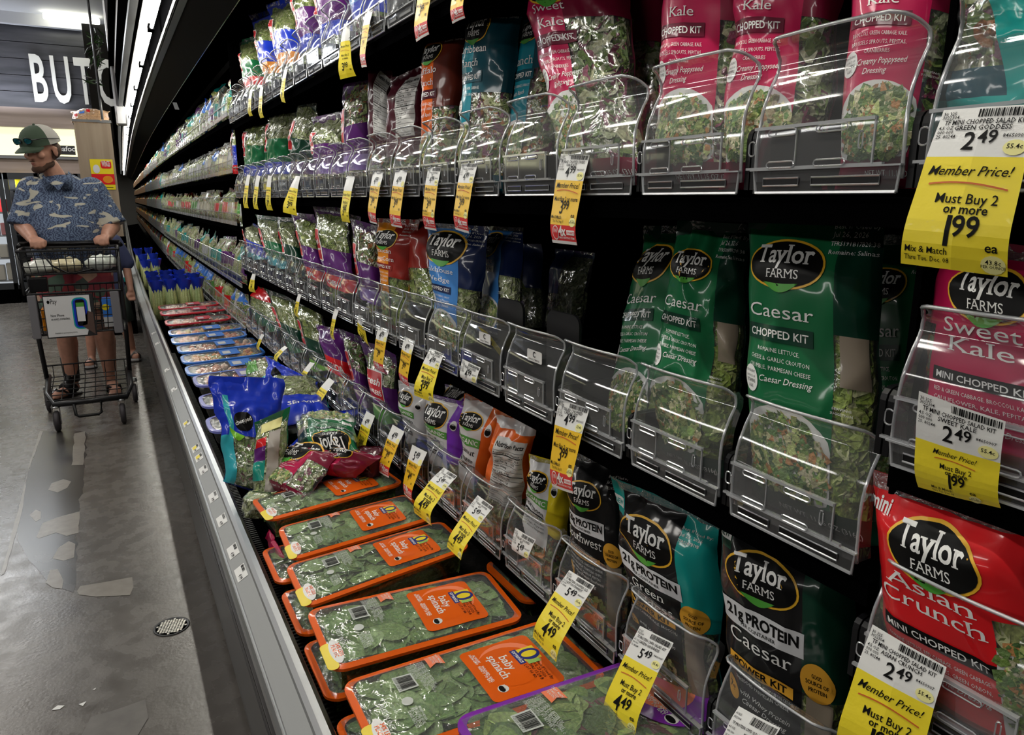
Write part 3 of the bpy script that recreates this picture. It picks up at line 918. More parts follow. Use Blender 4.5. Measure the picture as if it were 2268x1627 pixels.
    mb.build('leaves', [SAL[kind], LEAF], root, True, kind='stuff')
    if not detail: return root
    X = lambda s: (s - .5) * w
    Y = lambda t: t * l
    db = MB(); dl = Slots(); d = []
    yel = mat('corner_yellow', (0.92, 0.72, 0.03), .35)
    lite = mat('label_light', tuple(min(1, c * 1.1 + .12) for c in ink.node_tree.nodes['Principled BSDF'].inputs['Base Color'].default_value[:3]), .35)
    navy = mat('navy_ink', (0.02, 0.03, 0.22), .35); sky = mat('grass_ink', (0.35, 0.6, 0.15), .35)
    wg = mat('faded_white_ink', (0.6, 0.64, 0.6), .5)
    if kind == 'spinach':
        d += [(1, ink, rrect(X(.16), Y(.5), X(.86), Y(.83), .01)), (1.4, lite, oval(X(.45), Y(.68), w * .26, w * .26, 26, clip=(X(.17), Y(.51), X(.85), Y(.82)))), (1.6, ink, oval(X(.5), Y(.66), w * .26, w * .26, 26, clip=(X(.17), Y(.51), X(.85), Y(.82)))),
              (2, yel, rect(X(.34), Y(.72), X(.52), Y(.815))), (2, sky, rect(X(.48), Y(.74), X(.56), Y(.80))), (2.4, navy, rect(X(.33), Y(.705), X(.54), Y(.735))),
              (2.8, navy, oval(X(.44), Y(.773), w * .075, w * .095, 22)), (3.1, yel, oval(X(.44), Y(.773), w * .042, w * .07, 20)),
              (3, WHITE_INK, text('organics', w * .055, X(.435), Y(.713), 'C', .02, width=w * .18)),
              (2.4, WHITE_INK, text('baby', w * .11, X(.46), Y(.645), 'C', .012, True)), (2.4, WHITE_INK, text('spinach', w * .11, X(.48), Y(.598), 'C', .012, True)),
              (2, WHITE_INK, text('ALWAYS', w * .033, X(.3), Y(.55), 'C', .02, res=1)), (2, WHITE_INK, text('NON-GMO', w * .033, X(.3), Y(.537), 'C', .02, res=1)),
              (2, WHITE_INK, text('WASHED AND', w * .033, X(.52), Y(.55), 'C', .02, res=1)), (2, WHITE_INK, text('READY TO EAT', w * .033, X(.52), Y(.537), 'C', .02, res=1)),
              (2, WHITE_INK, oval(X(.74), Y(.57), w * .045, w * .045, 16)), (2.4, BLACK_INK, oval(X(.74), Y(.565), w * .04, w * .025, 16)), (2.8, WHITE_INK, text('USDA', w * .03, X(.74), Y(.575), 'C', .02, res=1)),
              ]
        for k, t in enumerate(('Best If Used By', 'JUL 23 2026', 'TFRS 15:24 B', 'LOT 01 80')):
            d.append((2.6, BLACK_INK, text(t, w * .04, X(.56), Y(.775 - .02 * k), 'L', .006, res=1)))
        if True:
            d += [(1, yel, merge(rrect(X(.62), Y(-.01), X(.985), Y(.045), .008))), (1.5, WHITE_INK, oval(X(.76), Y(.055), w * .17, l * .03, 22)), (2.2, ink, text('34% LESS', w * .05, X(.76), Y(.063), 'C', .02, res=1)), (2.2, ink, text('PLASTIC', w * .05, X(.76), Y(.04), 'C', .02, res=1))]
    else:
        d += [(1, ink, oval(X(.5), Y(.78), w * .36, l * .17, 30)), (1.4, lite, oval(X(.46), Y(.78), w * .22, l * .12, 26)),
              (2, WHITE_INK, text('ALWAYS', w * .04, X(.3), Y(.7), 'C', .02, res=1)), (2, WHITE_INK, text('NON-GMO', w * .04, X(.3), Y(.684), 'C', .02, res=1)), (2, WHITE_INK, text('WASHED AND', w * .04, X(.55), Y(.7), 'C', .02, res=1)), (2, WHITE_INK, text('READY TO EAT', w * .04, X(.55), Y(.684), 'C', .02, res=1)),
              (2, WHITE_INK, oval(X(.74), Y(.7), w * .05, w * .05, 16)), (2.4, BLACK_INK, oval(X(.74), Y(.695), w * .045, w * .028, 16))]
    # ribbon by the far rim, barcode and small print
    P = [(X(.06), Y(.36)), (X(.06), Y(.43)), (X(.22), Y(.43)), (X(.18), Y(.395)), (X(.22), Y(.36))]
    d += [(1, lite, (P, [(0, 1, 2, 3), (0, 3, 4)])), (1.5, WHITE_INK, text('TRAY MADE', w * .03, X(.125), Y(.41), 'C', .01, res=1)), (1.5, WHITE_INK, text('FROM RECYCLED', w * .03, X(.125), Y(.395), 'C', .01, width=.12 * w, res=1)), (1.5, WHITE_INK, text('PLASTIC', w * .03, X(.125), Y(.38), 'C', .01, res=1))]
    d += [(1, wg, rect(X(.2), Y(.19), X(.4), Y(.275))), (1.5, BLACK_INK, barcode(X(.22), Y(.205), X(.38), Y(.268), 22, 3)), (1.5, BLACK_INK, text('0 21130 14724 3', w * .03, X(.3), Y(.193), 'C', 0, width=.17 * w, res=1))]
    for k in range(7):
        d.append((1, wg, text('DISTRIBUTED BY BETTER LIVING ORGANICS'[: 26 + 2 * (k % 4)], w * .03, X(.1), Y(.335 - .011 * k), 'L', .01, width=w * (.34 + .05 * (k % 3)) if k < 5 else w * .2, res=1)))
    d += [(1, wg, oval(X(.53), Y(.2), w * .05, w * .045, 14)), (1, wg, text('REMOVE LABEL BEFORE', w * .035, X(.62), Y(.21), 'L', .01, width=.2 * w, res=1)), (1, wg, text('RECYCLING', w * .04, X(.62), Y(.195), 'L', .01, res=1)), (1, wg, text('CALIFORNIA', w * .03, X(.62), Y(.225), 'L', .01, res=1)),
          (1, wg, text('PLEASE RECYCLE', w * .035, X(.74), Y(.18), 'C', .01, width=.2 * w, res=1)), (1, wg, text('BEST IN OCT', w * .06, X(.62), Y(.09), 'C', .006, width=.3 * w, res=1))]
    for lev, mm, pf in d: lay(db, S, pf, dl(mm), .0028 + .0005 * lev, .009)
    db.build('printed_label', dl.l, root, True)
    return root


# ================================================================ the refrigerated case (setting and furniture)
STEEL = mat('brushed_steel', (0.55, 0.56, 0.57), 0.28, 1.0, bump=.03, bscale=30)
ALU = mat('satin_aluminium', (0.42, 0.43, 0.43), 0.33, 0.9)
GREYP = mat('grey_paint', (0.16, 0.16, 0.165), 0.45)
DKGREY = mat('dark_grey_paint', (0.035, 0.036, 0.04), 0.4)
LEDM = mat('lit_tube', (1.0, 0.97, 0.86), 0.4, emit=60)
TICKET = mat('ticket_strip', (0.30, 0.31, 0.31), 0.4, bump=0.02)
BRN = mat('grey_brown_panel', (0.20, 0.17, 0.15), 0.5)

Y0, Y1 = -0.35, 33.0
YS = [Y0, 0.8, 2.0, 3.0, 4.0, 5, 6, 7, 8, 9, 10, 11, 12, 13, 14, 15, 17, 20, 23, 26, 29, Y1]


def extrude(mb, prof, mi=0, ys=YS, closed=False):
    """sweep an (X, Z) profile along the row of cases"""
    k = len(prof); vs = [(x + bend(y), y, z) for y in ys for x, z in prof]; fs = []
    for i in range(len(ys) - 1):
        for j in range(k if closed else k - 1):
            q = (j + 1) % k; fs.append((i * k + j, i * k + q, (i + 1) * k + q, (i + 1) * k + j))
    if closed: fs.append(tuple(range(k))); fs.append(tuple(range(len(vs) - 1, len(vs) - k - 1, -1)))
    mb.add(vs, fs, mi)


case = thing('refrigerated_case', 'long black open refrigerated produce case with steel front rail, right of the aisle', 'display case', (0.18, 0, 0))
mb = MB(); extrude(mb, [(.19, 0), (.185, .035), (.172, .05), (.165, .12), (.172, .30), (.185, .42)], 0); mb.build('lower_panel', [mat('kick_grey', (0.055, .052, .05), .38)], case)
mb = MB(); extrude(mb, [(.178, .005), (.181, .012), (.186, .012)], 0); mb.build('floor_edge_trim', [ALU], case)
mb = MB(); extrude(mb, [(.19, .40), (.16, .41), (.146, .44), (.144, .478), (.15, .492)], 0); extrude(mb, [(.143, .455), (.1405, .46), (.143, .465)], 0); mb.build('bumper', [mat('bumper_black', (0.015, .015, .02), .25)], case, True)
mb = MB()
extrude(mb, [(.149, .490), (.146, .497), (.1485, .505), (.153, .510), (.156, .5085), (.1585, .513)], 0)
extrude(mb, [(.1585, .513), (.190, .532)], 1)
extrude(mb, [(.190, .532), (.192, .538), (.200, .543), (.211, .545), (.218, .541), (.222, .53), (.222, .40)], 0)
mb.build('front_rail', [STEEL, TICKET], case)
mb = MB(); extrude(mb, [(.223, .47), (.232, .47), (.232, .30), (.24, .30), (.63, .36), (.63, .2), (.24, .14)], 0); mb.build('well_liner', [BLACKM], case)
mb = MB(); extrude(mb, [(1.12, .1), (1.12, 2.5)], 0); extrude(mb, [(.16, 2.65), (1.2, 2.65)], 0); mb.build('back_panel', [BLACKM], case)
for z in (1.70, 1.335, .973, .645):
    mb = MB(); ys = [.388, 2, 4.05]; extrude(mb, [(.606, z - .004), (.606, z - .03), (1.12, z - .045), (1.12, z + .0)], 0, ys, True); mb.build('shelf', [BLACKM], case)
for z in (1.335, 1.095, .86, .61):
    mb = MB(); extrude(mb, [(.61, z - .004), (.61, z - .026), (1.12, z - .045), (1.12, z)], 0, [Y0, .385], True); mb.build('shelf', [BLACKM], case)
for z in (1.74, 1.46, 1.19, .86, .58):
    mb = MB(); extrude(mb, [(.606, z - .004), (.606, z - .03), (1.12, z - .045), (1.12, z)], 0, [4.1, 5.5, 7, 8.5, 10, 11.5, 13, 15.5, 18, 21, 24, 27, 30, 33], True); mb.build('shelf', [BLACKM], case)
for y in (.386, 4.07):
    mb = MB(); mb.box((.87, y, 1.2), (.5, .006, 2.2)); mb.build('upright', [BLACKM], case)
# black grille of the air return between rail and produce: small slats
mb = MB()
for i in range(330):
    y = .35 + i * .0125; mb.box((.245, y, .468), (.022, .005, .012))
g_ = mb.build('air_grille', [BLACK], case); g_['kind'] = 'stuff'
# canopy
Z = EYE
mb = MB(); extrude(mb, [(.21, Z + 1.53), (.21, Z + 1.24)], 0); extrude(mb, [(.21, Z + 1.24), (.213, Z + .93)], 1); mb.build('canopy_fascia', [BRN, BLACKM], case)
mb = MB(); extrude(mb, [(.2095, Z + .96), (.2095, Z + .93), (.247, Z + .93), (.247, Z + .96)], 0); mb.build('canopy_lip', [DKGREY], case)
mb = MB(); extrude(mb, [(.266, Z + .93), (.267, Z + 1.03), (.30, Z + 1.05), (.372, Z + 1.04)], 0); mb.build('reflector', [mat('bright_reflector', (.08, .072, .07), .35, 1.0, bump=.06, bscale=14)], case)
mb = MB(); extrude(mb, [(.372, Z + 1.04), (.3735, Z + .885)], 0); mb.build('canopy_inner_wall', [BLACKM], case)
mb = MB(); extrude(mb, [(.3735, Z + .885), (.378, Z + .872), (.381, Z + .879), (.384, Z + .869), (.388, Z + .876), (.391, Z + .868)], 0); mb.build('ribbed_moulding', [mat('dull_steel', (.03, .03, .032), .4, .6)], case)
mb = MB(); extrude(mb, [(.391, Z + .868), (.421, Z + .864)], 0); mb.build('canopy_front_strip', [GREYP], case)
mb = MB(); extrude(mb, [(.421, Z + .864), (.425, Z + .87), (.563, Z + .785), (.57, Z + .79), (.7, Z + 1.3)], 0); mb.build('canopy_underside', [mat('canopy_black', (0.002, .002, .002), .6, spec=.05)], case)
mb = MB(); extrude(mb, [(.5635, Z + .782), (.567, Z + .782)], 0); mb.build('canopy_trim_line', [ALU], case)
y = -.3; k = 0
while y < 32:
    ln = 1.16
    t = D.objects.new('light_tube', None) if False else None
    mb = MB(); mb.tube([(.323 + bend(y), y, Z + .905), (.323 + bend(y + ln), y + ln, Z + .905)], .0085, 0, 8)
    o = mb.build('light_tube', [LEDM], None, True, loc=(.323 + bend(y), y, Z + .905))
    tag(o, 'lit white tube under the case canopy, %s from the camera end' % nth(k), 'light tube', 'lit tubes in a line under the canopy')
    mb = MB(); mb.box((.323 + bend(y + ln), y + ln + .05, Z + .908), (.03, .09, .03)); mb.build('lamp_holder', [BLACKM], case)
    y += ln + .10; k += 1

# bin fronts, near section: rows 0..3, pitch .184
BZ = (1.70, 1.335, .973, .645)
ROWN = ('top', 'second', 'third', 'lowest')
ORD = ['nearest', 'second', 'third', 'fourth', 'fifth', 'sixth', 'seventh', 'eighth', 'ninth', 'tenth', 'eleventh', 'twelfth', 'thirteenth', 'fourteenth', 'fifteenth', 'sixteenth', 'seventeenth', 'eighteenth', 'nineteenth', 'twentieth']
yk = lambda k: .483 + .184 * k
b0 = make_bin(); first = True
binobj = {}
for rw in range(4):
    for k in range(20):
        if rw == 0 and k < 3: continue
        lb = 'clear plastic bin front on the %s row of the near shelves, %s from the camera' % (ROWN[rw], ORD[k])
        lc = (.6, yk(k) - .001, BZ[rw])
        if first:
            b0.location = lc; b0['label'] = lb; b0['group'] = 'clear bin fronts of the near shelves'; binobj[(rw, k)] = b0; first = False
        else:
            binobj[(rw, k)] = dup(b0, lc, label=lb, group='clear bin fronts of the near shelves')
for z, nm in ((1.335, 'top'), (1.095, 'middle'), (.86, 'bottom')):
    dup(b0, (.6, .298, z), label='clear plastic bin front of the mini kits at the right edge, %s one' % nm, group='clear bin fronts of the near shelves')
    dup(b0, (.6, .298 - .184, z), label='clear plastic bin front cut off by the right edge, beside the %s mini kit bin' % nm, group='clear bin fronts of the near shelves')
# black pusher plates standing behind the two empty bins
for k in (3, 4):
    mb = MB(); P = rrect(-.05, 0, .05, .170, .018)
    vs = [(x, a, b) for x in (0, .005) for a, b in P[0]]; m = len(P[0])
    fs = [f for f in P[1]] + [tuple(i + m for i in f) for f in P[1]] + [(i, i % (m - 1) + 1, i % (m - 1) + 1 + m, i + m) for i in range(1, m)]
    mb.add([(v[0] + .648, v[1] + yk(k) - .03, v[2] + .975) for v in vs], fs); o = mb.build('pusher_plate', [BLACK], None, False, (.65, yk(k), .975))
    tag(o, 'black plastic pusher plate standing up behind the %s empty bin of the third row' % ('nearer' if k == 3 else 'farther'), 'pusher plate', 'black pusher plates')
    mb = MB(); s = lambda u, v, o=0: Vector((.5985 - o + .006, yk(k) - u, .973 + v))
    sl = Slots(); lay(mb, s, rrect(.0, .092, .048, .112, .003), sl(PAPER), 0.007, .02); lay(mb, s, text('C', .013, .024, .1005, 'C', .02), sl(BLACK_INK), .0076, .02); lay(mb, s, text('330-391 STIMONS', .0045, .024, .0945, 'C', .01, res=1), sl(BLACK_INK), .0076, .02)
    o = mb.build('sticker', sl.l, None, False, (.6, yk(k) - .04, 1.07)); tag(o, 'small white sticker lettered C on the clear front of the %s empty bin' % ('nearer' if k == 3 else 'farther'), 'sticker', 'letter C stickers')
# a crumpled yellow tag inside the farther of them
mb = MB(); mb.grid(lambda a, b: Vector((.63 - .03 * b + .012 * math.sin(a * 3), yk(4) + .03 - .055 * a - .02 * b, 1.062 - .045 * a * .6 + .03 * b)), 6, 6)
lay(mb, lambda u, v, o=0: Vector((.612 - o, yk(4) - u, 1.05 + v)), text('4', .03, .0, .002, 'C', .02, rot=-.6), 1, .0)
o = mb.build('fallen_tag', [YEL, BLACK_INK], None, True, (.62, yk(4), 1.05)); tag(o, 'crumpled yellow price tag fallen inside an empty bin of the third row', 'price tag')

# far shelves beyond the first section: smaller in view
fb = make_far_bin(); FB = []
FZ = (1.74, 1.46, 1.19, .86, .58); FN = ('top', 'second', 'third', 'fourth', 'lowest')
n = 0
for rw, z in enumerate(FZ):
    for k in range(36):
        y = 4.2 + k * .184
        o = fb if n == 0 else fb.copy()
        if n: COL.objects.link(o)
        o.location = (.6 + bend(y), y, z); o.rotation_euler = (0, 0, -.009 * max(0, y - 4))
        tag(o, 'small clear bin front, %s along the %s row of the far shelves' % (nth(k), FN[rw]), 'bin front', 'clear bin fronts of the far %s row' % FN[rw]); n += 1


# ================================================================ salad bags in the bins
DR = .045


def away(p, d):
    """slide a corner straight away from the eye by d in X (turns the bag towards the aisle)"""
    return CAM + (p - CAM) * ((p.x + d) / p.x)


def C4(TL, TR, Xt, bl, br, z, Xb, dr=None):
    """bag corners: top pair seen at photo pixels on the plane X = Xt, bottom pair at (y) on the shelf"""
    tl = onX(*TL, Xt - .02); tr = onX(*TR, Xt - .02)
    return Vector((Xb, bl, z)), away(Vector((Xb, br, z)), DR), tl, away(tr, DR)


GRN = printed('print_green', (0.012, 0.15, 0.055)); DGR = printed('print_dark_green', (0.006, 0.045, 0.026))
PNK = printed('print_pink', (0.52, 0.012, 0.085)); DPK = printed('print_maroon_pink', (0.22, 0.01, 0.04)); BPK = printed('print_plum_band', (0.14, 0.008, 0.03))
TEA = printed('print_turquoise', (0.01, 0.27, 0.36)); DTE = printed('print_dark_teal', (0.006, 0.07, 0.10))
ORG = printed('print_orange', (0.78, 0.13, 0.01)); DBR = printed('print_brown', (0.14, 0.022, 0.012)); MRN = printed('print_maroon', (0.07, 0.008, 0.018))
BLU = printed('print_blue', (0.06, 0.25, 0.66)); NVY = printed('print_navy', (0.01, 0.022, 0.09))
AMB = printed('print_amber', (0.80, 0.27, 0.015)); BRD = printed('print_brick', (0.30, 0.022, 0.015))
REDP = printed('print_red', (0.72, 0.015, 0.02)); PUR = printed('print_purple', (0.11, 0.018, 0.17)); LPU = printed('print_lilac', (0.26, 0.13, 0.5)); VIO = printed('print_violet', (0.22, 0.04, 0.55))
WHP = printed('print_white', (0.72, 0.72, 0.73)); GRB = printed('print_leaf_green', (0.10, 0.33, 0.06)); LIM = printed('print_lime', (0.22, 0.6, 0.04))
COB = printed('print_cobalt', (0.015, 0.045, 0.55)); CYN = printed('print_cyan', (0.04, 0.42, 0.5)); MTE = printed('print_mini_teal', (0.01, 0.36, 0.33)); YLW = printed('print_yellow', (0.85, 0.68, 0.02))
BKP = printed('print_black', (0.012, 0.012, 0.013), 0.25)
sb = 0


def put(label, corners, design, back, pal, depth=.034, crumple=1.0, seed=1, full=.78, res=(26, 40), group='chopped salad kits', leaves=150, L=.007, lsize=.03, base=None, cat=None, fit=None):
    B = Bag(*corners, depth=depth, crumple=crumple, seed=seed, full=full)
    if callable(design): design = design(B.w, B.h)
    z, d, f = design
    return bag_thing(label, B, z, back, d, pal, res, group, leaves=leaves, flecks=f, L=L, lsize=lsize, base=base)


caesar = lambda w, h: kit(GRN, DGR, packet=True, names=['Caesar'], ingr=['ROMAINE LETTUCE,', 'CHEESE & GARLIC CROUTON', 'CRUMBLE, PARMESAN CHEESE'], script=['with Caesar Dressing'], w=w, h=h)
kale = lambda w, h: kit(PNK, DPK, ['Sweet', 'Kale'], ['BROCCOLI, GREEN CABBAGE, KALE,', 'BRUSSELS SPROUTS, PEPITAS,', 'CRANBERRIES'], ['with Creamy Poppyseed', 'Dressing'], BPK, w=w, h=h)
# third row (Caesar, wedge, corn ...)
put('big green Caesar chopped kit bag standing front and centre of the third row, fullest view', C4((1650, 468), (1972, 462), .69, .572, .402, .985, .638), caesar, DGR, 'romaine', seed=1, res=(34, 52), leaves=230, L=.006)
put('green Caesar kit bag in wrinkled glossy film, next left of the fullest Caesar bag', C4((1497, 487), (1665, 497), .70, .765, .60, .985, .64), caesar, DGR, 'romaine', seed=2, crumple=2.2, res=(34, 48), leaves=230, L=.006)
put('shaded green Caesar kit bag slanting behind the wrinkled one, to its left', (onX(1330, 1000, .70), onX(1500, 1010, .70), onX(1430, 500, .80), onX(1600, 500, .80)), caesar, DGR, 'romaine', seed=3)
put('green Caesar kit bag set back in shade right of the fullest Caesar bag', (onX(1925, 1180, .78), onX(2125, 1190, .78), onX(1905, 520, .84), onX(2130, 520, .84)), caesar, DGR, 'romaine', seed=4)
put('blue Steakhouse Wedge chopped kit bag with dark oval emblem', C4((940, 492), (1085, 502), .69, 1.49, 1.32, .985, .64),
    lambda w, h: kit(BLU, NVY, ['Steakhouse', 'Wedge'], ['GREEN LEAF, ICEBERG, CARROT,', 'RED CABBAGE, BACON BITS'], ['with Blue Cheese'], w=w, h=h, wt=.55, la=.4, lx=.42, ns=1.3, ny=.07), NVY, 'iceberg', seed=5, res=(30, 44), crumple=1.3)
put('second blue wedge kit bag, in shade right behind the front blue one', (onX(1070, 740, .74), onX(1150, 760, .74), onX(1075, 500, .80), onX(1165, 505, .80)), lambda w, h: kit(BLU, NVY, ['Wedge'], [], [], w=w, h=h, wt=.55), NVY, 'iceberg', seed=6)
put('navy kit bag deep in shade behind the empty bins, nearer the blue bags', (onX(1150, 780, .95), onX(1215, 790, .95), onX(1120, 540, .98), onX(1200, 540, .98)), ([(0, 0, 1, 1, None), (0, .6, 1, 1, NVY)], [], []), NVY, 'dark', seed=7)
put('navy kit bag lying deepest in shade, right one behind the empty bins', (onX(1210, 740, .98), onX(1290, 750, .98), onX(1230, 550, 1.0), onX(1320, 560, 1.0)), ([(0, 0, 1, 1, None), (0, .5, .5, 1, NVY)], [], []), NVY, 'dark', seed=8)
put('amber and brick Mexican Street Corn kit bag beside the blue wedge kit', C4((832, 483), (935, 487), .68, 1.86, 1.70, .985, .64),
    lambda w, h: kit(AMB, BRD, ['Mexican', 'StreetCorn'], ['GREEN LEAF, CORN,', 'CARROT, CILANTRO'], ['with Cotija'], w=w, h=h, wt=.5, split=.5), BRD, 'romaine', seed=9, crumple=1.3)
put('brick red kit bag edge on, behind the Street Corn kit', (onX(925, 680, .70), onX(975, 690, .70), onX(895, 490, .72), onX(955, 480, .72)), ([(0, 0, 1, 1, None), (0, .45, 1, 1, BRD), (0, 0, .2, 1, AMB)], [], []), BRD, 'romaine', seed=10)
G2 = 'value salad bags'
gd = lambda c1, c2, word='', crest=True: (lambda w, h: generic(c1, c2, crest, word, w=w, h=h))
put('purple and lilac bag of mixed salad with pointed top, left of the Street Corn kit', C4((775, 483), (838, 500), .67, 2.06, 1.88, .985, .64), gd(PUR, LPU), PUR, 'mix', seed=11, full=.65, group=G2)
put('purple Caesar salad bag with red band lettered CAESAR in the third row', C4((690, 452), (768, 462), .66, 2.40, 2.1, .985, .635), gd(PUR, REDP, 'CAESAR'), PUR, 'romaine', seed=12, full=.7, group=G2)
put('purple Caesar salad bag turned edgeways, left of the one lettered CAESAR', C4((645, 470), (696, 475), .66, 2.64, 2.42, .985, .635), gd(PUR, REDP, 'R'), PUR, 'romaine', seed=13, full=.7, group=G2)
put('purple bag of green salad peeping out between two purple bags of the third row', (onX(760, 640, .70), onX(800, 650, .70), onX(755, 470, .72), onX(800, 480, .72)), gd(PUR, REDP), PUR, 'romaine', seed=14, group=G2, full=.7)
put('green labelled salad bag with red crest, right one of the pair in the third row', C4((610, 480), (650, 482), .66, 2.98, 2.7, .985, .635), gd(DGR, DGR), DGR, 'iceberg', seed=15, group=G2)
put('green labelled salad bag with red crest, left one of the pair in the third row', C4((565, 475), (612, 480), .66, 3.35, 3.0, .985, .635), gd(GRN, CYN), GRN, 'iceberg', seed=16, group=G2)
put('blue banded salad bag lying slanted at the far end of the near third row', C4((532, 478), (572, 500), .66, 3.95, 3.4, .985, .635), gd(COB, CYN), COB, 'iceberg', seed=17, group=G2)
# second row
KG = 'pink sweet kale kits of the second row'
kb = lambda bl, br, xb, tl, tr, xt: (onX(*bl, xb), onX(*br, xb + DR), onX(*tl, xt), onX(*tr, xt + DR))
put('pink Sweet Kale kit bag with plate picture, right of two behind the widest clear bin', kb((1842, 418), (2085, 418), .655, (1895, -190), (2190, -170), .70), kale, DPK, 'kale', seed=21, group=KG, leaves=180)
put('creased pink Sweet Kale kit bag, its window of greens amid the widest bin', kb((1590, 420), (1835, 420), .67, (1640, -180), (1890, -170), .71), kale, DPK, 'kale', seed=22, group=KG, leaves=220, crumple=1.4)
put('pink Sweet Kale kit bag named in full above the second widest bin', kb((1450, 420), (1660, 420), .66, (1470, -160), (1700, -160), .70), kale, DPK, 'kale', seed=23, group=KG)
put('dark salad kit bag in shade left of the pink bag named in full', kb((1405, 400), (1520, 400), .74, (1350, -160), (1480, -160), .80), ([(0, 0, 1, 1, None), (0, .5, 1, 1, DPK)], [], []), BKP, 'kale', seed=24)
put('pink Sweet Kale kit bag tilted left, with a large clear window, over the long tag', kb((1250, 425), (1450, 405), .655, (1145, -95), (1385, -130), .70), lambda w, h: kit(PNK, DPK, ['Sweet', 'Kale'], ['BROCCOLI, GREEN CABBAGE, KALE,', 'BRUSSELS SPROUTS, PEPITAS,', 'CRANBERRIES'], ['with Creamy Poppyseed', 'Dressing'], BPK, w=w, h=h, split=.48, wt=.66), DPK, 'kale', seed=25, group=KG, leaves=230, lsize=.045, res=(32, 46), crumple=1.3)
put('turquoise kit bag leaning back, half hidden left of the tilted pink bag', kb((1105, 430), (1225, 430), .70, (1165, 10), (1275, -20), .76), lambda w, h: kit(TEA, DTE, ['Ranch'], ['WHITE CABBAGE, CARROT'], ['with Ranch'], w=w, h=h, split=.55), DTE, 'mix', seed=26)
put('turquoise Caribbean Ranch chopped kit bag with dark teal upper half', kb((1012, 430), (1130, 430), .655, (1040, -5), (1160, -25), .69), lambda w, h: kit(TEA, DTE, ['Caribbean', 'Ranch'], ['CAULIFLOWER, CABBAGE,', 'CARROTS, BROCCOLI'], [], w=w, h=h, split=.38, wt=.5), DTE, 'mix', seed=27, crumple=1.3, res=(30, 42), leaves=170, lsize=.035)
put('orange and brown Buffalo Ranch chopped kit bag', kb((938, 430), (1018, 430), .655, (940, 70), (1035, 30), .68), lambda w, h: kit(ORG, DBR, ['Buffalo', 'Ranch'], ['GREEN CABBAGE, CARROT,', 'CELERY, RED CABBAGE'], ['with Ranch'], MRN, w=w, h=h, split=.5, wt=.5), DBR, 'mix', seed=28, crumple=1.2)
for i, (bl, br, tl, tr, lb, ff) in enumerate((((862, 430), (945, 430), (868, 175), (945, 140), 'maroon kit bag turned to show its nutrition panel, next to the orange Buffalo bag', 1), ((820, 430), (880, 430), (820, 112), (878, 165), 'maroon kit bag standing with a pointed corner, second left of the orange Buffalo bag', 1))):
    put(lb, kb(bl, br, .66, tl, tr, .68), lambda w, h: ([(0, 0, 1, 1, None), (0, .3, 1, 1, MRN)], facts(w, h, -.05 * w, .42 * w, .45 * h, .93 * h), []), MRN, 'mix', seed=29 + i, crumple=1.5)
put('violet labelled bag of slaw with a lilac lower band, upright in the second row', kb((768, 430), (825, 430), .66, (758, 190), (822, 150), .67), gd(PUR, LPU), PUR, 'mix', seed=31, group=G2, full=.65)
for i, (bl, br, tl, tr, c1, c2, pal, lb) in enumerate((
        ((722, 425), (775, 425), (690, 260), (765, 245), PUR, LPU, 'iceberg', 'purple labelled lettuce bag slumped left of the upright violet one'),
        ((655, 425), (712, 425), (655, 210), (705, 230), DGR, PUR, 'iceberg', 'clear lettuce bag bulging up with purple label, slumped middle of the second row'),
        ((600, 425), (652, 425), (598, 225), (655, 215), GRN, COB, 'iceberg', 'pale lettuce bag with green and blue label, second row'),
        ((555, 425), (600, 425), (545, 250), (600, 245), GRN, COB, 'romaine', 'yellow green salad bag with green and blue label, farther in the second row'),
        ((535, 425), (560, 425), (512, 255), (548, 250), COB, REDP, 'romaine', 'bag with red crest and blue foot ending the near second row'))):
    put(lb, kb(bl, br, .655, tl, tr, .665), gd(c1, c2), c1, pal, seed=33 + i, group=G2, full=.6, crumple=1.8, depth=.05)
# top row
for i, (bl, br, tl, tr, c1, c2, pal, lb) in enumerate((
        ((800, 120), (870, 80), (760, -120), (850, -190), BLU, COB, 'kale', 'dark blue and violet salad bag cut by the top edge of the photo'),
        ((735, 160), (790, 130), (690, -70), (760, -120), PUR, COB, 'kale', 'purple and blue bag of leafy greens in the top row, nearest whole one'),
        ((690, 190), (735, 160), (640, -60), (700, -80), PUR, COB, 'romaine', 'purple labelled bag of greens with a corner up, top row'),
        ((640, 200), (690, 185), (590, 10), (650, -10), COB, AMB, 'romaine', 'blue and amber labelled romaine bag, right one of two in the top row'),
        ((605, 220), (645, 205), (555, 35), (600, 20), COB, AMB, 'romaine', 'blue and amber labelled romaine bag, left one of two in the top row'),
        ((560, 240), (605, 220), (528, 90), (565, 80), GRN, REDP, 'romaine', 'green labelled bag with red crest at the far end of the near top row'))):
    put(lb, kb(bl, br, .66, tl, tr, .68), gd(c1, c2), c1, pal, seed=43 + i, group=G2, full=.6, crumple=1.5, depth=.045)
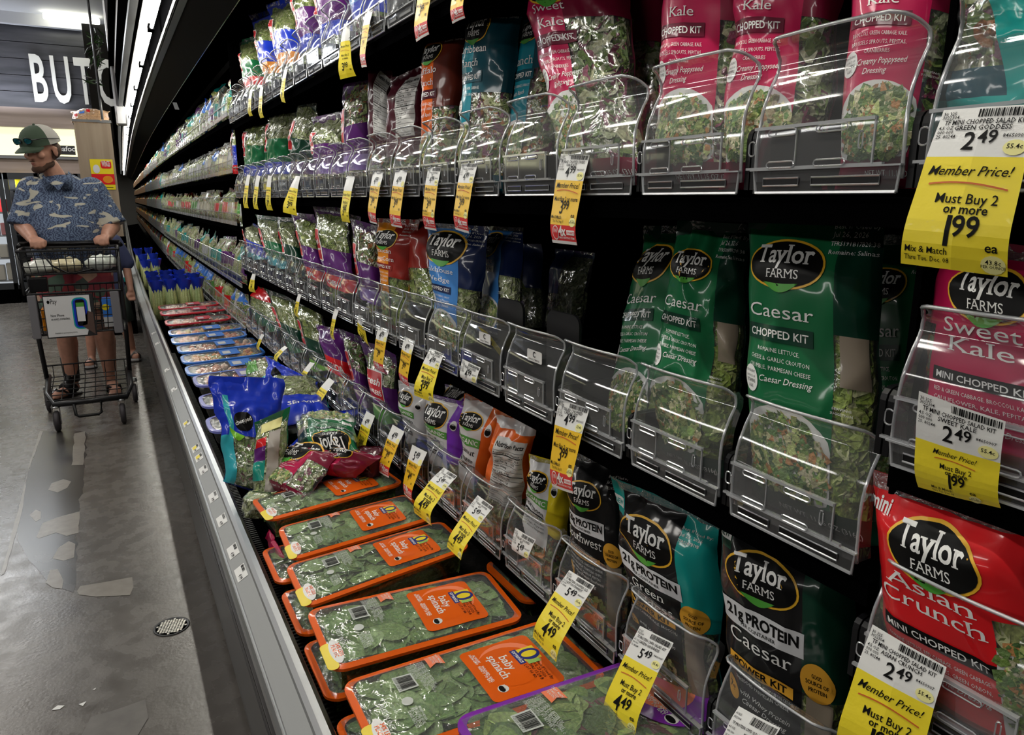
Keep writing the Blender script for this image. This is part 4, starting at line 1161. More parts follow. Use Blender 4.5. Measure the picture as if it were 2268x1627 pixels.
# lowest row: protein kits and organic kits
put('black 21g protein Caesar power kit bag with dark green side, nearest in the lowest row', C4((1592, 1105), (1905, 1185), .668, .580, .40, .645, .645), lambda w, h: power('Caesar', DGR, '21g', ['ROMAINE LETTUCE, PROTEIN CROUTON CRUMBLES,', 'SHREDDED PARMESAN CHEESE'], ['with Whey Protein', 'Caesar Dressing'], w, h), BKP, 'romaine', seed=51, res=(34, 50), L=.006, group='black protein power kits')
put('black 21g protein Green Goddess power kit bag with turquoise side', C4((1352, 1055), (1597, 1150), .665, .765, .585, .645, .645), lambda w, h: power('Green|Goddess', MTE, '21g', ['GREEN CABBAGE, KALE, BROCCOLI'], ['with Whey Protein'], w, h), MTE, 'kale', seed=52, crumple=1.3, res=(34, 50), L=.006, group='black protein power kits')
put('black 20g protein Southwest power kit bag, farthest of the black power kits', C4((1255, 1000), (1400, 1020), .68, .95, .78, .645, .645), lambda w, h: power('Southwest', BKP, '20g', ['ROMAINE LETTUCE, CHEDDAR CHEESE,', 'KALE, CHICKPEA TORTILLA CHIPS,', 'RED CABBAGE, CARROT, PEPITAS'], ['with Whey Protein Southwest', 'Ranch Dressing'], w, h), BKP, 'mix', seed=53, res=(30, 46), group='black protein power kits')


def organic(nm, side, band_='ORGANIC', script=()):
    def f(w, h):
        X = lambda s: (s - .5) * w
        Y = lambda t: t * h
        z = [(0, 0, 1, 1, None), (0, .32, .68, .965, WHP), (.68, .45, 1, .965, side), (0, .965, 1, 1, FILM_S), (0, 0, 1, .06, side)]
        d = logo(w, X(.34), Y(.83), .3 * w) + [(1, GRB, rect(X(0), Y(.655), X(.68), Y(.72))), (2, WHITE_INK, text('ORGANIC', h * .05, X(.34), Y(.67), 'C', .012, True, width=.6 * w))]
        for k, t in enumerate(nm): d.append((1, BLACK_INK, text(t, h * .06, X(.34), Y(.59 - .065 * k), 'C', .0, True, width=min(.6 * w, .09 * w * len(t)))))
        y = .59 - .065 * len(nm)
        d += [(1, BLACK_INK, rect(X(.08), Y(y), X(.6), Y(y + .045))), (2, WHITE_INK, text('CHOPPED KIT', h * .033, X(.34), Y(y + .01), 'C', .01, width=.48 * w))]
        for k, t in enumerate(script): d.append((1, BLACK_INK, text(t, h * .026, X(.34), Y(y - .035 - .03 * k), 'C', .003, shear=.35, width=.5 * w, res=1)))
        d += [(1, WHITE_INK, oval(X(.8), Y(.8), .07 * w, .045 * h, 16)), (2, BLACK_INK, oval(X(.8), Y(.793), .06 * w, .025 * h, 16)), (2.5, WHITE_INK, text('USDA', h * .016, X(.8), Y(.805), 'C', .01, res=1))]
        return z, d, []
    return f


OG = 'organic salad kits of the lowest row'
put('white and yellow organic kit bag with creased lettering, left of the black power kits', C4((1175, 1005), (1262, 1030), .675, 1.13, .96, .645, .645), organic(['Formosa'], YLW, script=['Organic Romaine, Red', 'Cabbage, Peppers', 'with Almond Vinaigrette']), YLW, 'mix', seed=54, crumple=2.0, group=OG, res=(30, 44))
put('orange organic kit bag turned to show its Nutrition Facts panel', C4((1100, 905), (1195, 930), .655, 1.30, 1.13, .645, .64), lambda w, h: ([(0, 0, 1, 1, None), (0, .45, 1, .9, ORG), (0, .9, 1, .97, WHP)], facts(w, h, -.22 * w, .45 * w, .38 * h, .86 * h), []), ORG, 'mix', seed=55, crumple=2.0, group=OG, res=(30, 44))
put('white and orange organic kit bag with black oval emblem, between purple and nutrition panel bags', C4((1030, 870), (1125, 890), .66, 1.42, 1.27, .645, .64), organic(['Peanut', 'Ginger'], ORG), ORG, 'mix', seed=56, crumple=1.6, group=OG)
put('white and violet organic Kale Caesar kit bag', C4((940, 868), (1050, 895), .655, 1.56, 1.36, .645, .64), organic(['Kale', 'Caesar'], VIO), VIO, 'kale', seed=57, crumple=1.3, group=OG, res=(30, 44))
put('white organic Avocado Ranch kit bag, just left of the Kale Caesar one', C4((880, 840), (955, 860), .66, 1.72, 1.57, .645, .64), organic(['Avocado', 'Ranch'], WHP), WHP, 'kale', seed=58, group=OG)
put('violet topped organic kit bag looking over from behind the white and violet one', (onX(1000, 1010, .72), onX(1090, 1030, .72), onX(985, 850, .76), onX(1075, 868, .76)), organic(['Kale'], VIO), VIO, 'kale', seed=59, group=OG)
put('purple and green bag with red express crest and dark greens, lowest row', C4((800, 755), (872, 770), .66, 1.95, 1.76, .645, .64), lambda w, h: ([(0, 0, 1, 1, None), (0, .38, 1, .62, PUR), (0, .25, 1, .4, GRB)], [(1, WHITE_INK, rrect(-.45 * w, .45 * h, .25 * w, .75 * h, .01)), (1.6, mat('crest_red', (.55, .02, .03)), rrect(-.43 * w, .46 * h, .23 * w, .74 * h, .008)), (2.2, WHITE_INK, text('fresh', h * .1, -.1 * w, .61 * h, 'C', .02, shear=.3, width=.55 * w)), (2.2, WHITE_INK, text('EXPRESS', h * .06, -.1 * w, .52 * h, 'C', .02, width=.58 * w))], []), PUR, 'kale', seed=60, group=G2, full=.6)
put('purple salad bag with red crest next to the darker one, lowest row', C4((752, 728), (800, 745), .66, 2.14, 1.96, .645, .64), gd(PUR, PUR), PUR, 'kale', seed=61, group=G2, full=.65)
put('bag with orange red band lettered LADA and mixed leaves, lowest row', C4((700, 718), (760, 730), .66, 2.38, 2.16, .645, .64), lambda w, h: ([(0, 0, 1, 1, None), (0, .6, 1, .97, PUR), (0, .42, 1, .62, REDP)], [(1.5, WHITE_INK, text('ENSALADA', h * .1, 0, .48 * h, 'C', .02, width=.85 * w))], []), PUR, 'mix', seed=62, group=G2)
put('romaine bag with dark green and lime label, lowest row', C4((648, 662), (712, 675), .66, 2.68, 2.4, .645, .64), gd(DGR, LIM, 'ROMAINE'), DGR, 'romaine', seed=63, group=G2)
put('clear bag of dark leaves with green label behind the tag, lowest row', C4((590, 640), (650, 660), .66, 3.05, 2.72, .645, .64), gd(DGR, GRN), DGR, 'romaine', seed=64, group=G2)
put('bag with bright red top band ending the near lowest row', C4((528, 620), (592, 640), .66, 3.75, 3.1, .645, .64), lambda w, h: ([(0, 0, 1, 1, None), (0, .78, 1, 1, REDP), (0, .2, 1, .5, GRN)], [], []), GRN, 'romaine', seed=65, group=G2)


# mini kits at the right edge
def mini(main, dark, names, ingr, script, badge=False):
    def f(w, h):
        X = lambda s: (s - .5) * w
        Y = lambda t: t * h
        z = [(0, 0, 1, 1, None), (.1, .12, .8, .93, main), (0, .6, 1, .93, main), (0, 0, 1, .12, dark), (0, .93, 1, 1, FILM_S)]
        d = [(1, WHITE_INK, text('mini', h * .08, X(.1), Y(.86), 'C', .025))] + logo(w, X(.5), Y(.77), .3 * w)
        for k, nm in enumerate(names): d.append((1, WHITE_INK, text(nm, h * .09, X(.46), Y(.585 - .08 * k), 'C', 0, True, width=min(.62 * w, .11 * w * len(nm)))))
        y = .51 - .08 * len(names) + .08
        y -= .06
        d += [(1, BLACK_INK, rect(X(.14), Y(y - .01), X(.8), Y(y + .05))), (2, WHITE_INK, text('MINI CHOPPED KIT', h * .042, X(.47), Y(y + .005), 'C', .012, width=.6 * w))]
        for k, t in enumerate(ingr): d.append((1, WHITE_INK, text(t, h * .026, X(.46), Y(y - .055 - .037 * k), 'C', 0, width=min(.6 * w, .022 * w * len(t)), res=1)))
        d.append((1, WHITE_INK, text(script, h * .038, X(.46), Y(y - .075 - .037 * len(ingr)), 'C', .003, shear=.4, width=.6 * w, res=2)))
        wp = mat('plate_white', (.72, .72, .7), .35)
        d.append((.4, wp, oval(X(.95), Y(.3), .3 * w, .22 * h, 26, clip=(X(.8), Y(.12), X(1), Y(.6)))))
        return z, d, [(X(.9), Y(.34), .12 * w, .2 * h, 220, 'plate', (X(.8), Y(.13), X(.98), Y(.55)))]
    return f


MG = 'mini kits at the right edge'
put('pink mini Sweet Kale kit bag at the right edge behind its 2.49 tag', (Vector((.64, .385, 1.105)), Vector((.64, .215, 1.105)), onX(2092, 520, .66), onX(2390, 560, .66)), mini(PNK, DPK, ['Sweet', 'Kale'], ['RED & GREEN CABBAGE, BROCCOLI, KALE,', 'CAULIFLOWER, KALE, PEPITAS,', 'BRUSSELS SPROUTS, CRANBERRIES'], 'with Creamy Poppyseed Dressing'), DPK, 'mix', seed=71, group=MG, res=(34, 40), L=.006)
put('red mini Asian Crunch kit bag at the right edge, lowest of the minis', (Vector((.64, .382, .87)), Vector((.64, .205, .87)), onX(1938, 1040, .625), onX(2285, 1155, .625)), mini(REDP, BRD, ['Asian', 'Crunch'], ['ROMAINE LETTUCE, RED CABBAGE, GREEN CABBAGE,', 'CARROT, CRISPY NOODLES, GREEN ONION,'], 'with Asian Sesame Dressing'), REDP, 'romaine', seed=72, group=MG, res=(34, 40), L=.006, leaves=220)
put('teal mini green goddess kit bag in the upper right corner', (Vector((.64, .385, 1.345)), Vector((.64, .205, 1.345)), onX(2090, -140, .66), onX(2400, -160, .66)), lambda w, h: ([(0, 0, 1, 1, None), (.42, .3, 1, .78, MTE), (0, .16, 1, .3, MTE), (0, .3, .42, .42, DTE), (.42, .78, 1, 1, DTE)], [], []), DTE, 'mix', seed=73, group=MG, crumple=1.8)


# ================================================================ price tags
def tg(label, TL, TR, BL, BR, kind, wp, yp, X=.592, **k):
    a, b = onX(*TL, X), onX(*TR, X)
    return price_tag(label, a, b, onY(*BL, a.y), onY(*BR, b.y), kind, wp, yp, **k)


n4, n3, n5, n2 = ('4', '99'), ('3', '99'), ('5', '49'), ('2', '49')
KC = ('TF SALAD CHOPPED', 'CAESAR KIT'); KS = ('TF SALAD CHOPPED SWEET', 'KALE KIT'); KP = ('TF PROTEIN CHOPPED SALAD', 'KIT')
tg('long price tag 4.99 over 3.99 hanging under the tilted pink kit, second row', (1237, 340), (1300, 342), (1225, 537), (1279, 543), 'A', n4, n3, name=KS, through='Thru Wed. Aug. 31')
tg('price tag 4.99 over 3.99 under the turquoise Caribbean kit, right of a pair', (1018, 361), (1053, 360), (1010, 508), (1040, 517), 'A', n4, n3, through='Thru Wed. Aug. 31')
tg('price tag 4.99 over 3.99 under the orange Buffalo kit', (944, 369), (972, 371), (942, 506), (968, 511), 'A', n4, n3, through='Thru Wed. Aug. 31')
for q, (a, b, c, d_, kd, lb) in enumerate((
        ((872, 375), (898, 377), (868, 500), (892, 505), 'A', 'narrow amber price tag under the maroon bags, nearer one'),
        ((823, 378), (846, 380), (820, 492), (836, 497), 'A', 'narrow amber price tag under the maroon bags, farther one'),
        ((765, 388), (783, 389), (758, 490), (776, 493), 'B', 'yellow price tag hanging straight under the violet slaw bag'),
        ((652, 388), (662, 389), (627, 470), (659, 478), 'B', 'yellow price tag twisted into a fan, second row'),
        ((591, 388), (599, 389), (592, 465), (605, 466), 'B', 'thin amber tag just left of the fanned yellow tag'),
        ((566, 388), (574, 389), (563, 462), (573, 464), 'B', 'thin amber tag, second left of the fanned yellow tag'),
        ((545, 386), (552, 387), (541, 460), (551, 461), 'B', 'thin amber tag, third left of the fanned yellow tag'))):
    tg(lb, a, b, c, d_, kd, None if q > 1 else n4, n3, det=1, L=.02)
for q, (a, b, c, d_, kd, lb) in enumerate((
        ((1012, -80), (1042, -85), (1003, 53), (1031, 40), 'A', 'price tag at the top edge of the photo, right one'),
        ((930, -60), (962, -65), (923, 93), (951, 76), 'A', 'amber 3.99 price tag at the top edge of the photo, left one'),
        ((806, 20), (823, 15), (802, 150), (813, 148), 'A', 'narrow tag seen edgeways in the top row'),
        ((758, 52), (771, 50), (754, 176), (789, 168), 'B', 'yellow 3.99 tag flaring out in the top row'),
        ((628, 148), (635, 147), (624, 225), (633, 228), 'B', 'thin strip tag of the top row, right of three'),
        ((574, 190), (581, 188), (577, 262), (585, 260), 'B', 'thin strip tag of the top row, middle of three'),
        ((551, 200), (557, 199), (553, 258), (560, 256), 'B', 'thin strip tag of the top row, left of three'))):
    tg(lb, a, b, c, d_, kd, n4 if q < 2 else None, n3, det=1, L=.02)
tg('red footed 4.99 over 3.99 tag on the empty bin beside the Caesar bags', (1233, 882), (1300, 905), (1224, 1076), (1270, 1093), 'A', n4, n3, name=KC, through='Thru Wed. Aug. 31')
tg('small white 4.99 ticket on the empty bin holding a fallen yellow tag', (1023, 794), (1063, 814), (1020, 835), (1056, 849), 'W', n4, None, curl=.002)
tg('yellow 3.99 price tag swinging out under the blue wedge kit', (949, 769), (979, 782), (918, 875), (962, 892), 'B', n4, n3)
tg('narrow amber tag with red foot, left of the swinging 3.99 tag', (892, 744), (915, 755), (888, 845), (908, 859), 'A', n4, n3, det=1)
tg('narrow amber tag with red foot, second left of the swinging 3.99 tag', (834, 722), (858, 729), (832, 818), (853, 828), 'A', n4, n3, det=1)
for q, (a, b, c, d_, lb) in enumerate((((790, 697), (800, 700), (800, 745), (826, 775), 'curled strip tag under the third row'), ((738, 683), (747, 686), (735, 750), (742, 752), 'folded edgeways tag of the third row'), ((658, 650), (665, 652), (655, 700), (663, 703), 'thin yellow tag of the third row, right of two'), ((557, 605), (564, 607), (553, 645), (567, 648), 'thin yellow tag of the third row, left of two'))):
    tg(lb, a, b, c, d_, 'B', None, n3, det=1, L=.02)
tg('yellow 4.49 tag hanging far out under the black Green Goddess kit', (1412, 1384), (1486, 1422), (1335, 1582), (1408, 1628), 'B', n5, ('4', '49'), name=('TF PROTEIN CHPD SALAD KIT', 'GREEN GODDESS'), X=.585)
tg('yellow 4.49 tag hanging out under the black Southwest kit', (1256, 1260), (1312, 1294), (1180, 1410), (1232, 1466), 'B', n5, ('4', '49'), name=('TF PROTEIN CHOPPED SLD', 'KIT SOUTHWEST'), X=.585)
tg('small white 5.49 ticket alone on a bin of the lowest row', (1140, 1168), (1185, 1195), (1134, 1216), (1171, 1239), 'W', n5, None, curl=.002, X=.588)
tg('yellow 4.49 tag hanging out, first left of the small white ticket', (1054, 1094), (1089, 1120), (990, 1210), (1021, 1240), 'B', n5, ('4', '49'), X=.588)
tg('yellow 4.49 tag curling wide at its foot, second left of the small white ticket', (975, 1031), (1005, 1050), (918, 1135), (956, 1164), 'B', n5, ('4', '49'), X=.588, curl=.012)
tg('amber 4.49 tag with red foot, right of the last spinach tray', (909, 984), (942, 1001), (896, 1093), (913, 1108), 'A', n5, ('4', '49'), det=1, X=.588)
tg('amber 3.99 tag with red foot over the last spinach tray', (866, 939), (892, 955), (841, 1046), (862, 1058), 'A', n4, n3, det=1, X=.588)
tg('plain amber tag above the pink bags of the lower tray', (808, 909), (827, 920), (790, 998), (810, 1014), 'B', n4, n3, det=1, X=.588)
tg('yellow tag curling over the blue bags, right one', (726, 834), (738, 843), (683, 904), (703, 915), 'B', None, n3, det=1, X=.588)
tg('yellow tag curling over the blue bags, left one', (684, 800), (694, 803), (652, 862), (662, 869), 'B', None, n3, det=1, X=.588)
for q, (a, b, c, d_, lb) in enumerate((((628, 764), (635, 768), (607, 795), (614, 801), 'tiny tag of the lowest row, right of two'), ((577, 738), (583, 741), (570, 773), (576, 776), 'tiny tag of the lowest row, left of two'))):
    tg(lb, a, b, c, d_, 'B', None, n3, det=1, L=.03, X=.588)
tg('white ticket cut by the bottom edge on the bin of the black Caesar power kit', (1630, 1563), (1722, 1612), (1600, 1660), (1690, 1712), 'W', n5, None, name=('TF PROTEIN CPPD SLD CAESAR', 'KIT'), X=.585)
tg('large 2.49 over 1.99 tag in the upper right corner', (2083, 240), (2300, 225), (1995, 583), (2232, 614), 'B', n2, ('1', '99'), name=('TF MINI CHOPPED SALAD KIT', 'GREEN GODDESS'), X=.57, wf=.31, unit='43.8c')
tg('large 2.49 over 1.99 tag folded under, in front of the pink mini kit', (2030, 868), (2222, 936), (2034, 1078), (2217, 1125), 'B', n2, ('1', '99'), name=('TF MINI CHOPPED SALAD KIT', 'SWEET KALE'), X=.575, wf=.45, curl=.004)
tg('large 2.49 over 1.99 tag at the bottom right before the red mini kit', (1926, 1383), (2090, 1478), (1852, 1660), (2035, 1745), 'B', n2, ('1', '99'), name=('TF MINI CHOPPED SALAD KIT', 'ASIAN CRUNCH'), X=.585, wf=.33)

# ================================================================ leaf trays in the well
OR_ = printed('rim_orange', (0.85, 0.13, 0.008)); PU_ = printed('rim_purple', (0.24, 0.03, 0.42))
q = lambda u, v, z: onZ(u, v, z)
TRY = [('orange rimmed baby spinach tray, nearest and biggest', (.238, .985, .60), (.236, .80, .60), (.60, .775, .61), (.60, .965, .612)),
       ('orange rimmed baby spinach tray, second from the camera', (.236, 1.205, .606), (.232, 1.015, .600), (.572, .99, .606), (.585, 1.172, .61)),
       ('orange rimmed baby spinach tray, third from the camera', (.24, 1.402, .60), (.238, 1.222, .60), (.60, 1.27, .61), (.60, 1.432, .606)),
       ('orange rimmed baby spinach tray, fourth from the camera', (.262, 1.59, .60), (.256, 1.415, .60), (.59, 1.46, .60), (.592, 1.63, .60)),
       ('orange rimmed baby spinach tray, farthest and highest at its back', (.236, 1.785, .60), (.25, 1.632, .60), (.60, 1.67, .612), (.585, 1.815, .612))]
for nm, a, b, c, d_ in TRY: tray(nm, a, b, c, d_, OR_)
for i, (nm, a, b, c, d_, m_) in enumerate((('orange rimmed tray showing its edge under the nearest one', (.226, 1.0, .525), (.226, .83, .525), (.56, .82, .53), (.56, 1.0, .53), OR_), ('orange rimmed tray showing its edge under the second', (.228, 1.222, .53), (.228, 1.04, .53), (.56, 1.03, .53), (.56, 1.22, .53), OR_),
        ('orange rimmed tray showing its edge under the third', (.229, 1.425, .53), (.229, 1.245, .53), (.56, 1.25, .53), (.56, 1.42, .53), OR_), ('orange rimmed tray showing its edge under the fourth', (.23, 1.64, .53), (.23, 1.46, .53), (.56, 1.46, .53), (.56, 1.64, .53), OR_),
        ('orange rimmed tray in shade behind, under the clear bins', (.61, 1.24, .585), (.61, 1.06, .585), (.93, 1.06, .585), (.93, 1.24, .585), OR_), ('orange rimmed tray in shade behind the nearest one', (.61, 1.0, .585), (.61, .83, .585), (.93, .83, .585), (.93, 1.0, .585), OR_))):
    tray(nm, a, b, c, d_, m_, detail=False, depth=.05)
pa, pb = onZ(1000, 1592, .64), onZ(1480, 1432, .645)
tray('purple rimmed tray of spring mix at the bottom edge', pa, pa + Vector((-.005, -.19, 0)), pb + Vector((0, -.19, 0)), pb, PU_, 'spring', group='purple rimmed tray')


# ================================================================ loose bags and packs in the well
PG = 'bags lying in the well'


def lying(label, bl, br, tl, tr, design, back, pal, seed, **k):
    P = [onZ(*a) if len(a) == 3 else onY(a[0], a[1], a[3]) for a in (bl, br, tl, tr)]
    put(label, P, design, back, pal, seed=seed, **k)


lying('pink kit bag lying with its black oval emblem up, leaning on the farthest spinach tray', (572, 1075, .57), (672, 1108, .60), (640, 985, .66), (772, 1003, .69), kale, DPK, 'kale', 81, crumple=1.6, group=PG)
lying('crumpled pink kit bag behind the one with its emblem up, seams standing up', (690, 1050, .62), (790, 1058, .63), (752, 985, .68), (845, 1010, .70), lambda w, h: ([(0, 0, 1, 1, PNK), (.6, 0, 1, 1, DPK), (0, .94, 1, 1, FILM_S)], logo(w, -.1 * w, .7 * h, .28 * w), []), DPK, 'kale', 82, crumple=2.6, group=PG)
lying('dark green Caesar kit bag lying upside down behind the pink bags', (792, 925, .70), (655, 925, .66), (795, 1000, .69), (655, 1012, .63), caesar, DGR, 'romaine', 83, crumple=1.8, group=PG)
lying('dark maroon kit bag in the corner under the hanging tags', (800, 1040, .62), (850, 1050, .62), (800, 985, .70), (850, 990, .70), lambda w, h: ([(0, 0, 1, 1, MRN)], [], []), MRN, 'kale', 84, crumple=2.0, group=PG)
bcut = lambda w, h: ([(0, 0, 1, 1, None), (.1, .42, 1, 1, COB), (0, 0, .2, .8, CYN), (0, .42, .12, 1, COB)], [(1, BLACK_INK, oval(-.12 * w, .55 * h, .17 * w, .09 * h, 24, rot=.4)), (2, WHITE_INK, text('chopped', h * .05, -.12 * w, .54 * h, 'C', .02, rot=.4)), (1, LIM, lens(-.4 * w, .5 * h, -.1 * w, .42 * h, .08 * h))], [])
lying('blue and cyan salad bag standing against the rail, greens showing in its lower half', (490, 1065, 0, 1.98), (612, 1105, 0, 1.92), (463, 832, 0, 2.10), (628, 838, 0, 2.12), bcut, COB, 'kale', 85, crumple=2.4, group=PG, depth=.05, full=.6, leaves=200)
lying('blue banded bag of pale shredded greens lying across the well', (560, 950, .66), (742, 925, .66), (572, 838, .70), (700, 832, .70), lambda w, h: ([(0, 0, 1, 1, None), (0, 0, 1, .34, COB), (0, .86, 1, 1, CYN)], [(1, WHITE_INK, text('SERVING', h * .07, .2 * w, .14 * h, 'C', .01))], []), COB, 'iceberg', 86, crumple=1.8, group=PG, depth=.04)
lying('blue salad bag with upright pointed top edge behind the pale shredded greens', (585, 870, 0, 2.62), (735, 905, 0, 2.40), (590, 790, 0, 2.72), (700, 845, 0, 2.50), lambda w, h: ([(0, 0, 1, 1, COB), (0, 0, 1, .3, CYN)], [(1, BLACK_INK, oval(-.25 * w, .6 * h, .1 * w, .16 * h, 20)), (1, WHITE_INK, rect(.05 * w, .3 * h, .35 * w, .34 * h)), (1, WHITE_INK, rect(.05 * w, .42 * h, .35 * w, .45 * h))], []), COB, 'iceberg', 87, crumple=2.2, group=PG)
lying('blue bag folded in shade under the hanging tags', (640, 990, .60), (770, 960, .60), (700, 915, .68), (800, 905, .68), lambda w, h: ([(0, 0, 1, 1, COB)], [], []), COB, 'iceberg', 88, crumple=2.4, group=PG)
lying('clear romaine bag with yellow ticket and dressing packet, standing in front of the blue bags', (553, 1118, 0, 1.90), (632, 1120, 0, 1.86), (565, 935, 0, 1.96), (642, 900, 0, 1.95), lambda w, h: ([(0, 0, 1, 1, None), (0, .28, .42, .5, printed('print_mini_teal2', (0.01, .3, .24))), (.05, .5, .42, .66, PUR), (.1, .66, .42, .76, REDP)], [(.5, mat('packet_grey', (.42, .38, .34), .4), rect(-.02 * w, .12 * h, .32 * w, .8 * h)), (1, PALE, rect(-.3 * w, .82 * h, .3 * w, .93 * h))], []), GRN, 'iceberg', 89, crumple=2.0, group=PG, depth=.04, full=.65, leaves=220)
lying('pale yellow green salad bag squeezed between rail and trays', (548, 1128, .54), (590, 1150, .54), (548, 1085, .60), (600, 1090, .62), lambda w, h: ([], [], []), GRN, 'iceberg', 90, crumple=2.0, group=PG)
lying('white and green salad bag slumped beyond the blue bags', (545, 850, .62), (640, 850, .64), (545, 805, .66), (610, 800, .68), lambda w, h: ([(0, 0, 1, 1, None), (0, .3, .4, .8, GRB)], [], []), GRN, 'iceberg', 91, crumple=2.0, group=PG)
lying('magenta edge of a bag caught below the orange trays', (592, 1190, .50), (620, 1262, .50), (598, 1170, .54), (628, 1232, .54), lambda w, h: ([(0, 0, 1, 1, PNK)], [], []), DPK, 'kale', 92, depth=.008, group=PG)


def pack(label, y, x0, x1, dy, z, rim, cols, group, tilt=0.0, lift=.0):
    """long clear pack with rounded ends and coloured rim, its produce inside"""
    root = thing('produce_pack', label, 'produce pack', ((x0 + x1) / 2, y, z - .05), group=group)
    l = x1 - x0; m = 24; P = []
    for i in range(m):
        g = 2 * math.pi * i / m; c, s_ = math.cos(g), math.sin(g)
        P.append(((abs(c) ** .35) * math.copysign(1, c), (abs(s_) ** .5) * math.copysign(1, s_)))
    pt = lambda a, b, k, zz: Vector((x0 + l / 2 + a * (l / 2 - k), y + b * (dy / 2 - k), z + zz + lift * (a + 1) / 2 + tilt * b))
    mb = MB(); vs = [pt(*p, 0, -.006) for p in P] + [pt(*p, 0, .002) for p in P] + [pt(*p, .013, .003) for p in P]
    mb.add(vs, [(j * m + i, j * m + (i + 1) % m, (j + 1) * m + (i + 1) % m, (j + 1) * m + i) for j in range(2) for i in range(m)]); mb.build('rim', rim, root)
    mb = MB(); vs = [pt(*p, .012, 0) for p in P] + [pt(*p, .025, -.055) for p in P] + [pt(0, 0, 0, -.055)]
    mb.add(vs, [(i, (i + 1) % m, m + (i + 1) % m, m + i) for i in range(m)] + [(m + i, m + (i + 1) % m, 2 * m) for i in range(m)]); mb.build('tub', MATS['tray_shell'], root, True)
    mb = MB(); vs = [pt(0, 0, 0, .01)] + [pt(*p, .05, .008) for p in P] + [pt(*p, .012, .002) for p in P]
    mb.add(vs, [(0, 1 + i, 1 + (i + 1) % m) for i in range(m)] + [(1 + i, 1 + m + i, 1 + m + (i + 1) % m, 1 + (i + 1) % m) for i in range(m)]); mb.build('lid_film', LID, root, True)
    mb = MB(); r = random.Random(int(y * 977))
    for k in range(46):
        a, b = r.uniform(-.85, .85), r.uniform(-.75, .75); c = pt(a, b, .02, -.012); s_ = r.uniform(.011, .02)
        col = cols[r.randrange(len(cols))]
        mb.lathe([(s_ * .05, -s_), (s_ * .75, -s_ * .6), (s_, 0), (s_ * .75, s_ * .6), (s_ * .05, s_)], c, 0, 7, col=col)
    mb.build('pieces', LEAF, root, True, kind='stuff')
    mb = MB(); mb.add([pt(-.1, -.8, .03, .0115), pt(.45, -.8, .03, .0115), pt(.45, .8, .03, .0115), pt(-.1, .8, .03, .0115)], [(0, 1, 2, 3)], 0)
    mb.add([pt(-.02, -.5, .03, .0125), pt(.2, -.5, .03, .0125), pt(.2, .3, .03, .0125), pt(-.02, .3, .03, .0125)], [(0, 1, 2, 3)], 1)
    mb.build('label', [rim, WHP], root)
    return root


RB = printed('rim_blue', (0.05, 0.22, 0.75)); RL = printed('rim_lavender', (0.20, 0.22, 0.62)); RR = printed('rim_red', (0.62, 0.03, 0.05))
peach = [(.72, .32, .2), (.8, .45, .32), (.65, .22, .12), (.78, .55, .42)]; berry = [(.5, .04, .03), (.6, .1, .06), (.35, .02, .02)]; orange = [(.8, .3, .05), (.75, .4, .12), (.6, .15, .05), (.4, .45, .15)]
FG = 'fruit and vegetable packs across the well'
for i, (y, z, rm, cl, lb) in enumerate(((2.62, .56, RL, berry, 'lavender rimmed pack of red pieces nearest the blue bags, lowest'), (2.86, .585, RL, berry, 'lavender rimmed pack of red and pink pieces, second from the blue bags'),
        (3.1, .61, RL, peach, 'lavender rimmed pack of peach coloured pieces, third from the blue bags'), (3.36, .60, RB, peach, 'blue rimmed pack of pale pieces, fourth from the blue bags'), (3.62, .60, RB, orange, 'blue rimmed pack of orange and green pieces, fifth from the blue bags'),
        (3.88, .60, RB, peach, 'blue rimmed pack, sixth from the blue bags'), (4.14, .60, RB, peach, 'blue rimmed pack, seventh from the blue bags'), (4.40, .60, RB, orange, 'blue rimmed pack, eighth and last before the red packs'),
        (4.72, .61, RR, peach, 'red rimmed pack with pinkish pieces, nearer of three'), (5.0, .63, RR, berry, 'red rimmed pack, middle of three'), (5.26, .63, RR, peach, 'red rimmed pack, farther of three'))):
    pack(lb, y, .225 + .004 * (i % 3), .60 + .02 * (i % 2), .225, z, rm, cl, FG, lift=.01)


def celery(x, y, lb):
    root = thing('celery_bunch', lb, 'celery', (x, y, .5), group='celery bunches with blue ties'); r = random.Random(int(x * 999 + y * 77))
    mb = MB()
    for k in range(9):
        a = k * .7; p = [(x + .022 * math.cos(a), y + .022 * math.sin(a), .5), (x + .026 * math.cos(a), y + .026 * math.sin(a), .6), (x + .022 * math.cos(a), y + .022 * math.sin(a), .72)]
        mb.tube(p, [.016, .013, .009], 0, 6, col=(.38 + .1 * r.random(), .48, .2))
    mb.build('stalks', LEAF, root, True)
    mb = MB(); n_ = 12
    def S(u, v):
        g = u * 2 * math.pi; rr = .028 + .016 * v + .01 * math.sin(g * 5 + x * 40) * v
        return Vector((x + rr * math.cos(g), y + rr * math.sin(g), .69 + .085 * v + .008 * math.sin(g * 3)))
    mb.grid(S, n_, 4); mb.build('blue_wrap', COB, root, True)


for i, (x, y) in enumerate(((.25, 5.62), (.34, 5.66), (.43, 5.64), (.52, 5.7), (.25, 5.95), (.34, 6.0), (.44, 5.98), (.53, 6.05), (.26, 6.35), (.36, 6.4), (.46, 6.38), (.27, 7.6), (.36, 7.7), (.28, 8.4), (.38, 8.5), (.27, 9.4), (.38, 9.5))):
    celery(x, y, 'blue wrapped celery, %s from the rail in the %s row past the red packs' % (('first', 'second', 'third', 'fourth')[(0, 1, 2, 3, 0, 1, 2, 3, 0, 1, 2, 0, 1, 0, 1, 0, 1)[i]], ('nearest', 'second', 'third', 'fourth', 'fifth', 'sixth')[(0, 0, 0, 0, 1, 1, 1, 1, 2, 2, 2, 3, 3, 4, 4, 5, 5)[i]]))

